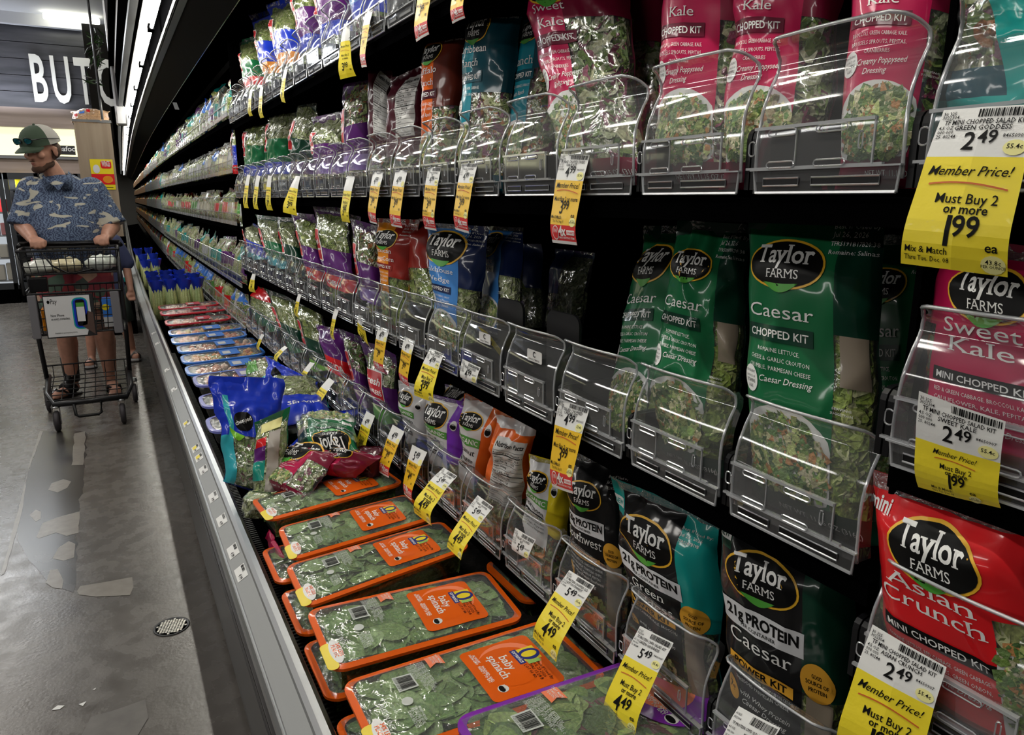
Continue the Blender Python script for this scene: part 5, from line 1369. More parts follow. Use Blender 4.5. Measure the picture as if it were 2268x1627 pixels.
# ---- rows of small bags on the far shelves: a dozen kinds, copied
FZ_ = (1.745, 1.465, 1.195, .865, .585)
kinds = []
KD = [('dark_green', (SAL['romaine'], MTE), 'teal banded bag of greens'), ('white', (SAL['iceberg'], WHP), 'pale bag with white label'), ('red', (SAL['romaine'], REDP), 'salad bag with red label'), ('blue', (SAL['kale'], RB), 'salad bag with light blue label'),
      ('purple', (SAL['kale'], PUR), 'salad bag with purple label'), ('teal', (SAL['kale'], MTE), 'bag of greens with teal label'), ('yellow', (SAL['mix'], YLW), 'bag with yellow label'), ('clear', (SAL['iceberg'], SAL['iceberg']), 'clear bag of pale leaves'),
      ('green', (SAL['mix'], GRB), 'bag with green label'), ('pink', (SAL['mix'], PNK), 'bag with pink label'), ('cream', (SAL['mix'], mat('cream', (.6, .55, .42), .4)), 'bag with cream label'), ('navy', (SAL['kale'], NVY), 'bag with navy label')]
for i, (nm, (a, b), lb) in enumerate(KD):
    B = Bag((0, .08, 0), (0, -.08, 0), (.03, .075, .235), (.03, -.075, .235), depth=.04, crumple=1.6, seed=200 + i, full=.6)
    mb = MB(); mb.grid(lambda s_, t: B((s_ - .5) * B.w, t * B.h), 8, 12, 0, mf=lambda s_, t: 1 if (.25 < t < .6 if i % 3 else t > .55) else (2 if t > .92 else 0))
    mb.grid(lambda s_, t: B.back((s_ - .5) * B.w, t * B.h), 4, 5, 1)
    o = mb.build('salad_bag', [a, b, FILM_S], None, True); kinds.append([o, lb, False])
rf_ = random.Random(11)
NM = ('top', 'second', 'third', 'fourth', 'lowest')
for rw, z in enumerate(FZ_):
    pref = [(0, 5, 4, 3, 7), (1, 7, 10, 3, 1), (1, 8, 2, 7, 10), (0, 4, 7, 5, 1), (3, 3, 1, 2, 8)][rw]
    for k in range(44):
        y = 4.2 + k * .15; kd = kinds[pref[(k // 3 + rf_.randrange(2)) % 5]]
        if kd[2]: o = kd[0].copy(); COL.objects.link(o)
        else: o = kd[0]; kd[2] = True
        o.location = (.655 + bend(y) + rf_.uniform(-.01, .015), y, z); o.rotation_euler = (rf_.uniform(-.08, .08), rf_.uniform(-.05, .12), rf_.uniform(-.3, .3)); s_ = rf_.uniform(.8, 1.0); o.scale = (s_, s_, s_ * (.85 if rw in (1, 2) else 1))
        tag(o, '%s, %s along the %s row of the far shelves' % (kd[1], nth(k), NM[rw]), 'salad bag', '%ss, far %s row' % (kd[1].replace(' bag', ' bag').replace('bag of', 'bags of'), NM[rw]))
for kd in kinds:
    if not kd[2]: D.objects.remove(kd[0])
# beyond about 11 m the goods are specks: one mass of small bags and clear fronts per shelf
far_mats = [SAL['romaine'], SAL['iceberg'], WHP, SAL['kale'], REDP, RB, AMB, MTE, EDGE, mat('brown_goods', (.22, .12, .06), .5)]
mb = MB(); r = random.Random(77)
for rw, z in enumerate(FZ_):
    y = 10.9
    while y < 32:
        w_ = r.uniform(.12, .2); h_ = r.uniform(.14, .24); x = .68 + bend(y); m_ = r.choice([0, 1, 2, 3, 0, 1, 3, 4, 5, 6, 7] if y < 17 else [9, 9, 9, 6, 0, 2])
        vs = []
        for j, (t, d_) in enumerate(((0, .05), (.4, .06), (.8, .03), (1, 0))):
            for i in (-1, -.4, .4, 1): vs.append((x - d_ * (1 - abs(i) ** 3 * .8) - .02 * r.random(), y + i * w_ / 2 + .02 * r.uniform(-1, 1), z + t * h_))
        mb.add(vs, [(a * 4 + b, a * 4 + b + 1, a * 4 + b + 5, a * 4 + b + 4) for a in range(3) for b in range(3)], m_)
        mb.add([(.6 + bend(y), y - w_ / 2, z), (.6 + bend(y), y + w_ / 2, z), (.61 + bend(y), y + w_ / 2, z + .13), (.61 + bend(y), y - w_ / 2, z + .13)], [(0, 1, 2, 3)], 8 if y < 17 else 9)
        y += w_ + .01
o = mb.build('far_goods', far_mats, None, False, (.6, 10.9, .6)); tag(o, 'mass of bags and clear fronts on the shelves at the far end', 'salad bags', kind='stuff')
# bags on the very top, under the canopy edge
mk = None
for i in range(7):
    y = 4.6 + i * 1.0
    o = kinds[0][0].copy() if i % 2 else kinds[4][0].copy(); COL.objects.link(o); o.location = (.72 + bend(y), y, 1.93); o.scale = (1.1, 1.6, .8); o.rotation_euler = (.1, .3, 0)
    tag(o, 'dark bag heaped at the back of the far top row, %s from the camera' % nth(i), 'salad bag', 'dark bags heaped at the back of the far top row')

# price stickers on the rail's ticket strip
for i, (u, v, yl) in enumerate(((410, 908, 1), (430, 962, 1), (438, 988, 1), (449, 1025, 0), (470, 1077, 0), (489, 1130, 0), (513, 1188, 0), (531, 1240, 0), (344, 720, 0), (336, 700, 0), (365, 775, 0), (383, 838, 0))):
    c = onX(u, v, .174); y = c.y
    S = lambda a, b, off=0.0: Vector((.174 + b * .85, y - a, .5222 + b * .52 + off))
    mb = MB(); lay(mb, S, rect(-.03, -.013, .03, .013), 0, .0012, .1)
    if yl: lay(mb, S, rect(-.022, -.010, .006, .004), 1, .0016, .1)
    lay(mb, S, barcode(-.026, .004, .004, .011, 12, i), 2, .0018, .1)
    lay(mb, S, text('4 99', .012, .016, -.008, 'C', .02, res=1), 2, .0018, .1)
    o = mb.build('price_sticker', [PAPER, YEL, BLACK_INK], None, False, (.174, y, .5222))
    tag(o, ('small white and yellow price sticker' if yl else 'small torn white price sticker') + ' on the steel rail, %s from the camera' % ['sixth', 'seventh', 'eighth', 'fifth', 'fourth', 'third', 'second', 'nearest'][{0: 2, 1: 1, 2: 0, 3: 3, 4: 4, 5: 5, 6: 6, 7: 7}[i]] if i < 8 else 'tiny price sticker far along the steel rail, %s of its farthest four' % nth({10: 2, 11: 3, 8: 1, 9: 0}[i]), 'price sticker', 'price stickers on the rail')


# ================================================================ floor, walls, ceiling
def floor_mat():
    m, n, b = nodes('polished_concrete')
    tc = n.nodes.new('ShaderNodeTexCoord')
    def nz(s, d=6, dist=0.0):
        t = n.nodes.new('ShaderNodeTexNoise'); t.inputs['Scale'].default_value = s; t.inputs['Detail'].default_value = d; t.inputs['Distortion'].default_value = dist
        lk(n, tc.outputs['Object'], t.inputs['Vector']); return t
    a = nz(0.9, 5, .6); c = nz(14, 8); e = nz(90, 3)
    cr = n.nodes.new('ShaderNodeValToRGB'); el = cr.color_ramp.elements
    el[0].position = .3; el[0].color = (.062, .056, .050, 1); el[1].position = .7; el[1].color = (.15, .135, .12, 1)
    lk(n, a.outputs['Fac'], cr.inputs[0])
    mx = n.nodes.new('ShaderNodeMix'); mx.data_type = 'RGBA'; mx.blend_type = 'OVERLAY'; mx.inputs['Factor'].default_value = .35
    lk(n, cr.outputs[0], mx.inputs['A']); lk(n, c.outputs['Fac'], mx.inputs['B'])
    vo = n.nodes.new('ShaderNodeTexVoronoi'); vo.inputs['Scale'].default_value = 120; lk(n, tc.outputs['Object'], vo.inputs['Vector'])
    r = n.nodes.new('ShaderNodeMapRange'); r.inputs[1].default_value = .06; r.inputs[2].default_value = .16; r.inputs[3].default_value = .55; r.inputs[4].default_value = 1
    lk(n, vo.outputs['Distance'], r.inputs[0])
    rg = n.nodes.new('ShaderNodeMapRange'); rg.inputs[1].default_value = .48; rg.inputs[2].default_value = .6; lk(n, nz(1.3, 3).outputs['Fac'], rg.inputs[0])
    m1 = n.nodes.new('ShaderNodeMix'); m1.data_type = 'RGBA'; lk(n, rg.outputs[0], m1.inputs['Factor']); m1.inputs['A'].default_value = (1, 1, 1, 1); lk(n, r.outputs[0], m1.inputs['B'])
    m2 = n.nodes.new('ShaderNodeMix'); m2.data_type = 'RGBA'; m2.blend_type = 'MULTIPLY'; m2.inputs['Factor'].default_value = 1
    lk(n, mx.outputs['Result'], m2.inputs['A']); lk(n, m1.outputs['Result'], m2.inputs['B'])
    lk(n, m2.outputs['Result'], b.inputs['Base Color'])
    rr = n.nodes.new('ShaderNodeMapRange'); rr.inputs[3].default_value = .12; rr.inputs[4].default_value = .42; lk(n, c.outputs['Fac'], rr.inputs[0]); lk(n, rr.outputs[0], b.inputs['Roughness'])
    q = n.nodes.new('ShaderNodeBump'); q.inputs['Strength'].default_value = .12; q.inputs['Distance'].default_value = .004; lk(n, e.outputs['Fac'], q.inputs['Height']); lk(n, q.outputs['Normal'], b.inputs['Normal'])
    b.inputs['Specular IOR Level'].default_value = .55
    return m


def struct(name, mb, m, parent=None, smooth=False):
    o = mb.build(name, m, parent, smooth)
    if parent is None: o['kind'] = 'structure'
    return o


mb = MB(); mb.add([(-7, -3, 0), (2.4, -3, 0), (2.4, 34, 0), (-7, 34, 0)], [(0, 1, 2, 3)]); floor = struct('floor', mb, floor_mat())
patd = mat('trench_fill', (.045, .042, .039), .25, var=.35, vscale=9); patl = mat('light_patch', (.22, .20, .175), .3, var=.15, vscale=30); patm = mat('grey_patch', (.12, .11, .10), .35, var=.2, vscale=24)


def patch(px, m, z, jag=.012, sd=1):
    P = [onZ(u, v, 0) for u, v in px]; r = random.Random(sd); Q = []
    for i, a in enumerate(P):
        b = P[(i + 1) % len(P)]; k = max(1, int((b - a).length / .06))
        for j in range(k):
            p = a.lerp(b, j / k); Q.append((p.x + r.uniform(-jag, jag), p.y + r.uniform(-jag, jag), z))
    mb = MB(); mb.add(Q, [tuple(range(len(Q)))]); o = mb.build('patch', m, floor); return o


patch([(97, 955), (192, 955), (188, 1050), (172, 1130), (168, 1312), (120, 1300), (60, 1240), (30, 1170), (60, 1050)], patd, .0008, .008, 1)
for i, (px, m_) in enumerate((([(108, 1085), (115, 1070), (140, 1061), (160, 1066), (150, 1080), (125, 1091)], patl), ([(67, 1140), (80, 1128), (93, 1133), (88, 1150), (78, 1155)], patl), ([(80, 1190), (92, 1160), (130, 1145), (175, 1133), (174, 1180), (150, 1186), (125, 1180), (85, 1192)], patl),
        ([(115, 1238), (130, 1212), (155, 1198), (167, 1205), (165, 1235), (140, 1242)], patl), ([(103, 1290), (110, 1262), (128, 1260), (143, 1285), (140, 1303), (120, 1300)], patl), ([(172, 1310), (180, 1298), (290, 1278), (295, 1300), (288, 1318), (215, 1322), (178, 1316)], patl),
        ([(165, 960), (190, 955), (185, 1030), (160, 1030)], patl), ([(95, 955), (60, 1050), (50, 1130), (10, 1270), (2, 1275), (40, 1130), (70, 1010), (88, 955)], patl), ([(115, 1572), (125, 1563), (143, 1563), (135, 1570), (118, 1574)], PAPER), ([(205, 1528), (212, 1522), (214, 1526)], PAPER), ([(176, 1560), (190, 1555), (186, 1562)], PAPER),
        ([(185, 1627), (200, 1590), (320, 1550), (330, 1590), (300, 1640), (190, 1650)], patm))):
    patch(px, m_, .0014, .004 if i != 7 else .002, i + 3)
# steel floor drain
dr = thing('floor_drain', 'round steel floor drain cover with a square mesh, set in the concrete', 'drain', (.038, 2.327, 0))
mb = MB(); mb.lathe([(.046, .0005), (.049, .003), (.053, .003), (.054, .0005)], (.038, 2.327, 0), 0, 28); mb.build('ring', DKGREY, dr, True)
mb = MB(); mb.lathe([(.046, .0004), (.0, .0006)], (.038, 2.327, 0), 0, 24); mb.build('drain_well', BLACKM, dr)
mb = MB()
for i in range(-5, 6):
    for j in range(-5, 6):
        x, y = i * .0085, j * .0085
        if x * x + y * y < .043 ** 2: mb.box((.038 + x * .94 + y * .3, 2.327 + y * .94 - x * .3, .0022), (.0062, .0062, .002))
mb.build('grid_tiles', mat('drain_steel', (.6, .58, .53), .35, .7), dr, kind='stuff')

ceil = mat('ceiling_white', (.62, .63, .66), .7)
mb = MB(); mb.add([(-7, -3, 3.62), (2.4, -3, 3.62), (2.4, 34, 3.62), (-7, 34, 3.62)], [(3, 2, 1, 0)]); struct('ceiling', mb, ceil)
wallm = mat('wall_paint', (.3, .29, .28), .7)
for nm, a, b in (('wall_left', (-7, -3), (-7, 34)), ('wall_front', (-7, -3), (2.4, -3)), ('wall_right', (2.4, -3), (2.4, 34)), ('wall_back', (-7, 34), (2.4, 34))):
    mb = MB(); mb.add([(a[0], a[1], 0), (b[0], b[1], 0), (b[0], b[1], 3.62), (a[0], a[1], 3.62)], [(0, 1, 2, 3)]); struct(nm, mb, wallm)
for i, (x, y) in enumerate(((-1.6, .8), (-1.6, 3.6), (-1.6, 6.6), (-1.6, 9.6))):
    mb = MB(); mb.bbox((x, y, 3.58), (.2, 1.8, .05), .01); o = mb.build('ceiling_light', mat('lit_panel', (1, .97, .9), .4, emit=3), None, False, (x, y, 3.58)); tag(o, 'long white ceiling lamp above the aisle, %s from the camera' % nth(i), 'ceiling light', 'ceiling lamps above the aisle')
YB = 11.7
bk = lambda u, v, y=YB: onY(u, v, y)
zz = lambda v, u=100, y=YB: onY(u, v, y).z
woodd = None


def wood(name, c1, c2, sx, sy, sz):
    m, n, b = nodes(name); tc = n.nodes.new('ShaderNodeTexCoord'); mp = n.nodes.new('ShaderNodeMapping'); mp.inputs['Scale'].default_value = (sx, sy, sz)
    t = n.nodes.new('ShaderNodeTexNoise'); t.inputs['Scale'].default_value = 1; t.inputs['Detail'].default_value = 6
    lk(n, tc.outputs['Object'], mp.inputs[0]); lk(n, mp.outputs[0], t.inputs['Vector'])
    cr = n.nodes.new('ShaderNodeValToRGB'); cr.color_ramp.elements[0].position = .35; cr.color_ramp.elements[1].position = .68
    cr.color_ramp.elements[0].color = (*c1, 1); cr.color_ramp.elements[1].color = (*c2, 1)
    lk(n, t.outputs['Fac'], cr.inputs[0]); lk(n, cr.outputs[0], b.inputs['Base Color']); b.inputs['Roughness'].default_value = .5
    return m


WD = wood('charcoal_boards', (.035, .037, .045), (.085, .085, .10), 1.2, 1, 9)
WF = wood('taupe_boards', (.26, .20, .17), (.38, .30, .26), 1.2, 1, 14)
WC = wood('column_wood', (.27, .20, .14), (.37, .29, .21), 14, 14, .7)
xl, xr = -6.9, -.02
sb_ = thing('sign_board', 'wide dark boarded sign panel on the far wall carrying big pale letters', 'sign', (-.4, YB, zz(240)))
nb = 5; z0, z1 = zz(240), zz(58)
for i in range(nb):
    mb = MB(); mb.box(((xl + xr) / 2, YB + .1, z0 + (z1 - z0) * (i + .5) / nb), (xr - xl, .05, (z1 - z0) / nb - .008)); mb.build('board', WD, sb_)
t0 = bk(60, 115, YB); t1 = bk(73, 222, YB)
V, F = text('BUTCHER', 1, 0, 0, 'L', .0)
hgt = (t0.z - t1.z); sc = hgt / .72
c_ = D.curves.new('lt', 'FONT'); c_.body = 'BUTCHER'; c_.size = sc; c_.extrude = .02; c_.offset = .014; c_.space_character = 1.28; c_.resolution_u = 3
o_ = D.objects.new('lt', c_); me = D.meshes.new_from_object(o_); D.objects.remove(o_)
lo = D.objects.new('letters', me); COL.objects.link(lo); lo.parent = sb_
wB = .58 * sc
xs = (bk(110, 215).x - bk(73, 222).x) / wB
lo.rotation_euler = (math.pi / 2, 0, 0); lo.scale = (xs, 1, 1); lo.location = Vector((t1.x + .0, YB + .03, t1.z)) - sb_.location
me.materials.append(mat('sign_white', (.72, .72, .68), .4, emit=.12))
area('sign_up_light', (-2.1, YB - .25, z0 + .05), 3.6, .05, 16, (.85, .9, 1), (math.radians(150), 0, 0))
mb = MB(); mb.box(((xl + xr) / 2, YB + .05, (zz(283) + zz(240)) / 2), (xr - xl, .12, zz(240) - zz(283))); struct('trim_1', mb, WF)
mb = MB(); mb.box(((xl + xr) / 2, YB + .12, (zz(346) + zz(283)) / 2), (xr - xl, .03, zz(283) - zz(346)))
o = mb.build('soffit_strip', mat('soffit_glow', (.82, .80, .52), .5, emit=.8), None, False, (-1, YB, zz(300))); tag(o, 'cream lit soffit strip running across the far wall', 'soffit')  # soffit, the light falling on it put in as a cream glow
mb = MB(); mb.box(((xl + xr) / 2, YB, (zz(353) + zz(346)) / 2), (xr - xl, .2, zz(346) - zz(353))); struct('trim_2', mb, GREYP)
mb = MB(); mb.box(((xl + xr) / 2, YB + .02, (zz(385) + zz(353)) / 2), (xr - xl, .16, zz(353) - zz(385))); struct('trim_3', mb, WF)
mb = MB(); mb.add([(xl, YB + .3, 0), (xr, YB + .3, 0), (xr, YB + .3, 3.62), (xl, YB + .3, 3.62)], [(0, 1, 2, 3)]); struct('wall_store', mb, mat('wall_dim', (.12, .12, .125), .6))
mb = MB(); a, b = bk(131, 322, YB - .12), bk(168, 343, YB - .12)
sg = thing('department_sign', 'small black hanging sign with white lettering behind the man\'s head', 'sign', tuple(a.lerp(b, .5)))
mb.box(a.lerp(b, .5), (b.x - a.x, .02, a.z - b.z)); mb.build('panel', mat('sign_black', (.012, .012, .014), .4), sg)
mb = MB(); S = lambda u, v, off=0.0: Vector((a.x + u, YB - .132 - off, b.z + v)); lay(mb, S, text('Seafood', .09, (b.x - a.x) / 2, .045, 'C', .01), 0, .002, .5); mb.build('lettering', WHITE_INK, sg)
# glass-door coolers along the far wall
ztop, zbot = zz(385), .18
for i, (u0, u1, lit) in enumerate(((-60, 20, 1), (24, 100, 0), (104, 175, 0), (178, 250, 0))):
    p0, p1 = bk(u0, 500, YB - .3).x, bk(u1, 500, YB - .3).x
    cb = thing('cooler', ('brightly lit glass door cooler at the left edge of the photo' if lit else 'dark glass door cooler, %s from the lit one' % ('first', 'second', 'third')[i - 1]), 'cooler', ((p0 + p1) / 2, YB - .1, 0))
    mb = MB(); mb.box(((p0 + p1) / 2, YB + .25, (ztop + zbot) / 2), (p1 - p0, .02, ztop - zbot)); mb.build('back', mat('cooler_white', (.7, .75, .8), .5, emit=.5) if lit else BLACK, cb)
    mb = MB()
    for x in (p0 + .02, p1 - .02): mb.box((x, YB - .3, (ztop + zbot) / 2), (.05, .05, ztop - zbot))
    mb.box(((p0 + p1) / 2, YB - .3, ztop - .04), (p1 - p0, .05, .08)); mb.box(((p0 + p1) / 2, YB - .3, zbot + .04), (p1 - p0, .05, .08)); mb.build('door_frame', mat('cooler_frame', (.03, .032, .036), .35), cb)
    mb = MB(); mb.box(((p0 + p1) / 2, YB - .02, .09), (p1 - p0, .62, .18)); mb.build('plinth', BLACKM, cb)
    for j in range(5):
        z = zbot + .1 + j * .29
        mb = MB(); mb.box(((p0 + p1) / 2, YB, z), (p1 - p0 - .06, .42, .015)); mb.build('shelf', STEEL if lit else BLACK, cb)
        x = p0 + .1; r = random.Random(i * 10 + j); nc = 0
        while x < p1 - .1:
            wd = r.uniform(.09, .16); hh = r.uniform(.12, .22)
            mb = MB(); mb.bbox((x + wd / 2, YB - .1, z + .01 + hh / 2), (wd - .01, .15, hh), .008)
            mm = r.choice([PAPER, mat('carton_pink', (.6, .2, .2), .4), mat('carton_cyan', (.3, .5, .55), .4), mat('carton_cream', (.6, .55, .45), .4), RED]) if lit else r.choice([mat('carton_brown', (.25, .13, .06), .5), mat('carton_dark', (.06, .06, .07), .5), YLW if j == 4 else mat('carton_brown', (.25, .13, .06), .5)])
            o = mb.build('carton', mm, None, False, (x + wd / 2, YB - .1, z + .01)); tag(o, 'small carton, %s from left, %s shelf of the %s far cooler' % (nth(nc), nth(4 - j), ('brightly lit', 'first dark', 'second dark', 'third dark')[i]), 'carton', 'cartons in the %s cooler' % ('lit' if lit else 'dark')); x += wd + .01; nc += 1
    if lit:
        mb = MB(); mb.add([(p0 + .04, YB - .3, zbot + .08), (p1 - .04, YB - .3, zbot + .08), (p1 - .04, YB - .3, ztop - .08), (p0 + .04, YB - .3, ztop - .08)], [(0, 1, 2, 3)]); mb.build('door_glass', CLEAR, cb)
area('cooler_light', (bk(-20, 450).x, YB - .25, ztop - .1), .5, .05, 8, (.9, .95, 1), (math.radians(20), 0, 0))
# lit linear lamp under the far ceiling
a, b = onY(95, 36, YB - .25), onY(221, 47, YB - .25)
mb = MB(); mb.bbox(a.lerp(b, .5), (b.x - a.x, .05, .07), .01); o = mb.build('ceiling_light', mat('lit_linear', (1, .98, .8), .4, emit=6), None, False, tuple(a.lerp(b, .5))); tag(o, 'short bright linear lamp near the ceiling in front of the dark sign board', 'ceiling light')
mb = MB(); mb.box(((xl + xr) / 2, YB + .0, (zz(58) + 3.62) / 2), (xr - xl, .1, 3.62 - zz(58) + .02)); struct('trim_4', mb, ceil)
# wood column with a poster, a bag of snacks on top, a pale post above it
YC = 8.7
a, b = onY(182, 420, YC), onY(262, 420, YC); zt = onY(200, 270, YC).z
cl = thing('wood_column', 'wood grained square column behind the man, beside the produce case', 'column', ((a.x + b.x) / 2, YC + .2, 0))
mb = MB(); mb.box(((a.x + b.x) / 2, YC + .2, zt / 2), (b.x - a.x, .4, zt)); mb.build('shaft', WC, cl)
mb = MB(); mb.box(((a.x + b.x) / 2, YC + .2, zt + .01), (b.x - a.x + .02, .42, .025)); mb.build('cap_board', GREYP, cl)
a, b = onY(198, 352, YC - .01), onY(257, 420, YC - .01); cxp = (a.x + b.x) / 2; wp_, hp_ = b.x - a.x, a.z - b.z
po = thing('poster', 'yellow and red promotional poster on the wood column', 'poster', (cxp, YC - .01, b.z))
S = lambda u, v, off=0.0: Vector((cxp + u, YC - .006 - off, b.z + v))
mb = MB(); lay(mb, S, rect(-wp_ / 2, 0, wp_ / 2, hp_), 0, 0, 1); mb.build('sheet', YLW, po)
mb = MB(); lay(mb, S, rrect(-.05 * wp_, hp_ * .7, .42 * wp_, hp_ * .95, .02), 0, .002, 1); lay(mb, S, rect(-wp_ / 2, hp_ * .17, wp_ / 2, hp_ * .52), 0, .002, 1); lay(mb, S, oval(-.25 * wp_, .68 * hp_, .15 * wp_, .14 * hp_), 1, .003, 1)
lay(mb, S, oval(.2 * wp_, .34 * hp_, .22 * wp_, .12 * hp_), 2, .003, 1); lay(mb, S, text('WINGS', .08, .18 * wp_, .77 * hp_, 'C', .02, width=.36 * wp_), 1, .004, 1); lay(mb, S, rect(-.4 * wp_, .07 * hp_, .4 * wp_, .09 * hp_), 3, .003, 1)
mb.build('print', [REDP, WHP, AMB, BLACK_INK], po)
c = onY(196, 262, YC + .1)
B = Bag((c.x - .16, YC, c.z - .06), (c.x + .2, YC, c.z - .05), (c.x - .15, YC + .2, c.z + .06), (c.x + .2, YC + .2, c.z + .08), depth=.05, crumple=3, seed=9, full=.7)
put('crackly clear bag of bread rolls lying on top of the wood column', (B.BL, B.BR, B.TL, B.TR), ([(0, 0, 1, 1, mat('bread', (.5, .3, .16), .4, coat=.8, bump=.8)), (.2, .4, .35, .6, RB), (.4, .5, .5, .8, REDP), (.05, .3, .15, .5, REDP)], [], []), mat('bread', (.5, .3, .16)), 'mix', seed=9, crumple=3, res=(12, 12), depth=.06, leaves=0)
a, b = onY(221, 0, YC + .25), onY(246, 0, YC + .25)
mb = MB(); mb.bbox(((a.x + b.x) / 2 + .02, YC + .25, (zt + 3.62) / 2), (b.x - a.x, .14, 3.62 - zt), .015); o = mb.build('metal_post', mat('pale_metal', (.45, .45, .47), .3, .6), None, False, (a.x, YC + .25, zt)); tag(o, 'pale metal post rising from the wood column to the ceiling', 'post')
a, b = onY(197, 0, YC - .1), onY(227, 265, YC - .1)
mb = MB(); mb.tube([(b.x, YC - .1, b.z), (b.x, YC - .1, 3.6)], .012, 0, 6); o = mb.build('thin_rod', DKGREY, None, False, tuple(b)); tag(o, 'thin dark rod hanging down in front of the pale post', 'rod')
mb = MB(); r = random.Random(4)
for i in range(60):
    c = onY(r.uniform(190, 226), r.uniform(70, 190), YC + .05); leaf(mb, c, Vector((1, 0, 0)), Vector((0, 0, 1)), Vector((0, -1, 0)), r.uniform(.05, .1), r, [(.04, .1, .03), (.07, .16, .05), (.3, .32, .3)], 0, asp=.15)
o = mb.build('green_sprig', LEAF, None, False, tuple(onY(210, 130, YC))); tag(o, 'thin green hanging foliage beside the metal post', 'plant')
# low rack between column and case
rk = thing('low_rack', 'low black rack with bagged goods between the wood column and the produce case', 'rack', (.05, 8.35, 0))
mb = MB(); mb.box((.04, 8.4, .15), (.22, .5, .3)); mb.box((.04, 8.62, .6), (.22, .03, .7)); mb.build('frame', BLACKM, rk)
for i in range(6):
    o = kinds[(1, 4, 8, 5, 7, 0)[i]][0] if False else None
    mb = MB(); B = Bag((-.06 + .1 * (i % 2), 8.2, .32 + .2 * (i // 2)), (.03 + .1 * (i % 2), 8.2, .32 + .2 * (i // 2)), (-.06 + .1 * (i % 2), 8.22, .5 + .2 * (i // 2)), (.03 + .1 * (i % 2), 8.22, .5 + .2 * (i // 2)), .02, 1, i)
    mb.grid(lambda s_, t: B((s_ - .5) * B.w, t * B.h), 6, 8, 0, mf=lambda s_, t: 1 if .3 < t < .6 else 0); mb.grid(lambda s_, t: B.back((s_ - .5) * B.w, t * B.h), 3, 4)
    o = mb.build('snack_bag', [(GRN, BLACK_INK, SAL['kale'], MTE, BLACK_INK, SAL['mix'])[i], (WHP, BLACK_INK, GRB)[i % 3]], None, True, tuple(B.BL)); tag(o, 'small bag on the low rack by the wood column, %s side of its %s tier' % (('left', 'right')[i % 2], ('lowest', 'middle', 'top')[i // 2]), 'bag', 'bags on the low rack')
# brown baskets at the far end of the case
for i in range(0):
    y = 11.2 + i * .6; mb = MB(); mb.bbox((.62 + bend(y), y, .9 + .22 * (i % 3)), (.3, .5, .34), .03); o = mb.build('basket', mat('wicker', (.22, .13, .06), .6, bump=1, bscale=40, var=.5, vscale=60), None, False, (.62 + bend(y), y, .7)); tag(o, 'brown basket of produce at the far end of the case', 'basket', 'brown baskets at the far end')


# ================================================================ people
def ball(mb, c, r, n=10, sc=(1, 1, 1)):
    c = Vector(c); vs = []; fs = []
    for j in range(n + 1):
        a = math.pi * j / n
        for i in range(n * 2):
            g = math.pi * i / n; vs.append(c + Vector((r * sc[0] * math.sin(a) * math.cos(g), r * sc[1] * math.sin(a) * math.sin(g), r * sc[2] * math.cos(a))))
    for j in range(n):
        for i in range(n * 2): q = (i + 1) % (n * 2); fs.append((j * n * 2 + i, j * n * 2 + q, (j + 1) * n * 2 + q, (j + 1) * n * 2 + i))
    mb.add(vs, fs)


def limb(mb, pts, rs, n=14, k=5):
    """tapering limb through joints, balls at the joints"""
    P = [Vector(p) for p in pts]
    for p, r in zip(P, rs): ball(mb, p, r, 8)
    for a, b, r0, r1 in zip(P, P[1:], rs, rs[1:]):
        mb.tube([a.lerp(b, t / k) for t in range(k + 1)], [r0 + (r1 - r0) * t / k for t in range(k + 1)], 0, n)


def fuse(mb, name, mats, parent, voxel=.008, smooth=4, base=(0, 0, 0)):
    """melt overlapping volumes into one continuous surface"""
    me = D.meshes.new(name); me.from_pydata([tuple(Vector(v) - Vector(base)) for v in mb.v], [], mb.f); me.update()
    o = D.objects.new(name, me); COL.objects.link(o)
    m = o.modifiers.new('r', 'REMESH'); m.mode = 'VOXEL'; m.voxel_size = voxel
    s = o.modifiers.new('s', 'SMOOTH'); s.iterations = smooth; s.factor = .5
    bpy.context.view_layer.update()
    ev = o.evaluated_get(bpy.context.evaluated_depsgraph_get()); me2 = D.meshes.new_from_object(ev)
    o.modifiers.clear(); o.data = me2
    for q in (mats if isinstance(mats, (list, tuple)) else [mats]): me2.materials.append(q)
    me2.polygons.foreach_set('use_smooth', [True] * len(me2.polygons))
    o.parent = parent; return o


SKIN = mat('skin', (.46, .23, .16), .5, var=.12, vscale=30)
SKIN_D = mat('skin_lips', (.36, .13, .10), .5)


def hand(mb, w, fwd, down, side, s=1.0, mir=1):
    """palm with four curled fingers and a thumb gripping a bar"""
    w, fwd, down, side = Vector(w), Vector(fwd).normalized(), Vector(down).normalized(), Vector(side).normalized()
    pc = w + fwd * .045 * s
    for i in (-1.5, -.5, .5, 1.5): mb.tube([w + side * i * .012 * s, pc + side * i * .019 * s + fwd * .02 * s], [.016 * s, .0135 * s], 0, 8)
    ball(mb, pc, .03 * s, 7, (1, 1, .6))
    for i, ln in ((-1.5, .8), (-.5, .98), (.5, 1.0), (1.5, .88)):
        a = pc + side * i * .0205 * s + fwd * .028 * s
        b = a + (fwd * .026 + down * .012) * ln * s; c = b + (fwd * .002 + down * .026) * ln * s; e = c + (down * .008 - fwd * .018) * ln * s
        limb(mb, [a, b, c, e], [.0105 * s, .0098 * s, .009 * s, .008 * s], 8, 2)
    a = w + side * mir * .026 * s + fwd * .015 * s; b = a + (side * mir * .022 + fwd * .026 + down * .012) * s; c = b + (fwd * .018 + down * .024 - side * mir * .006) * s
    limb(mb, [a, b, c], [.013 * s, .0115 * s, .0095 * s], 8, 2)


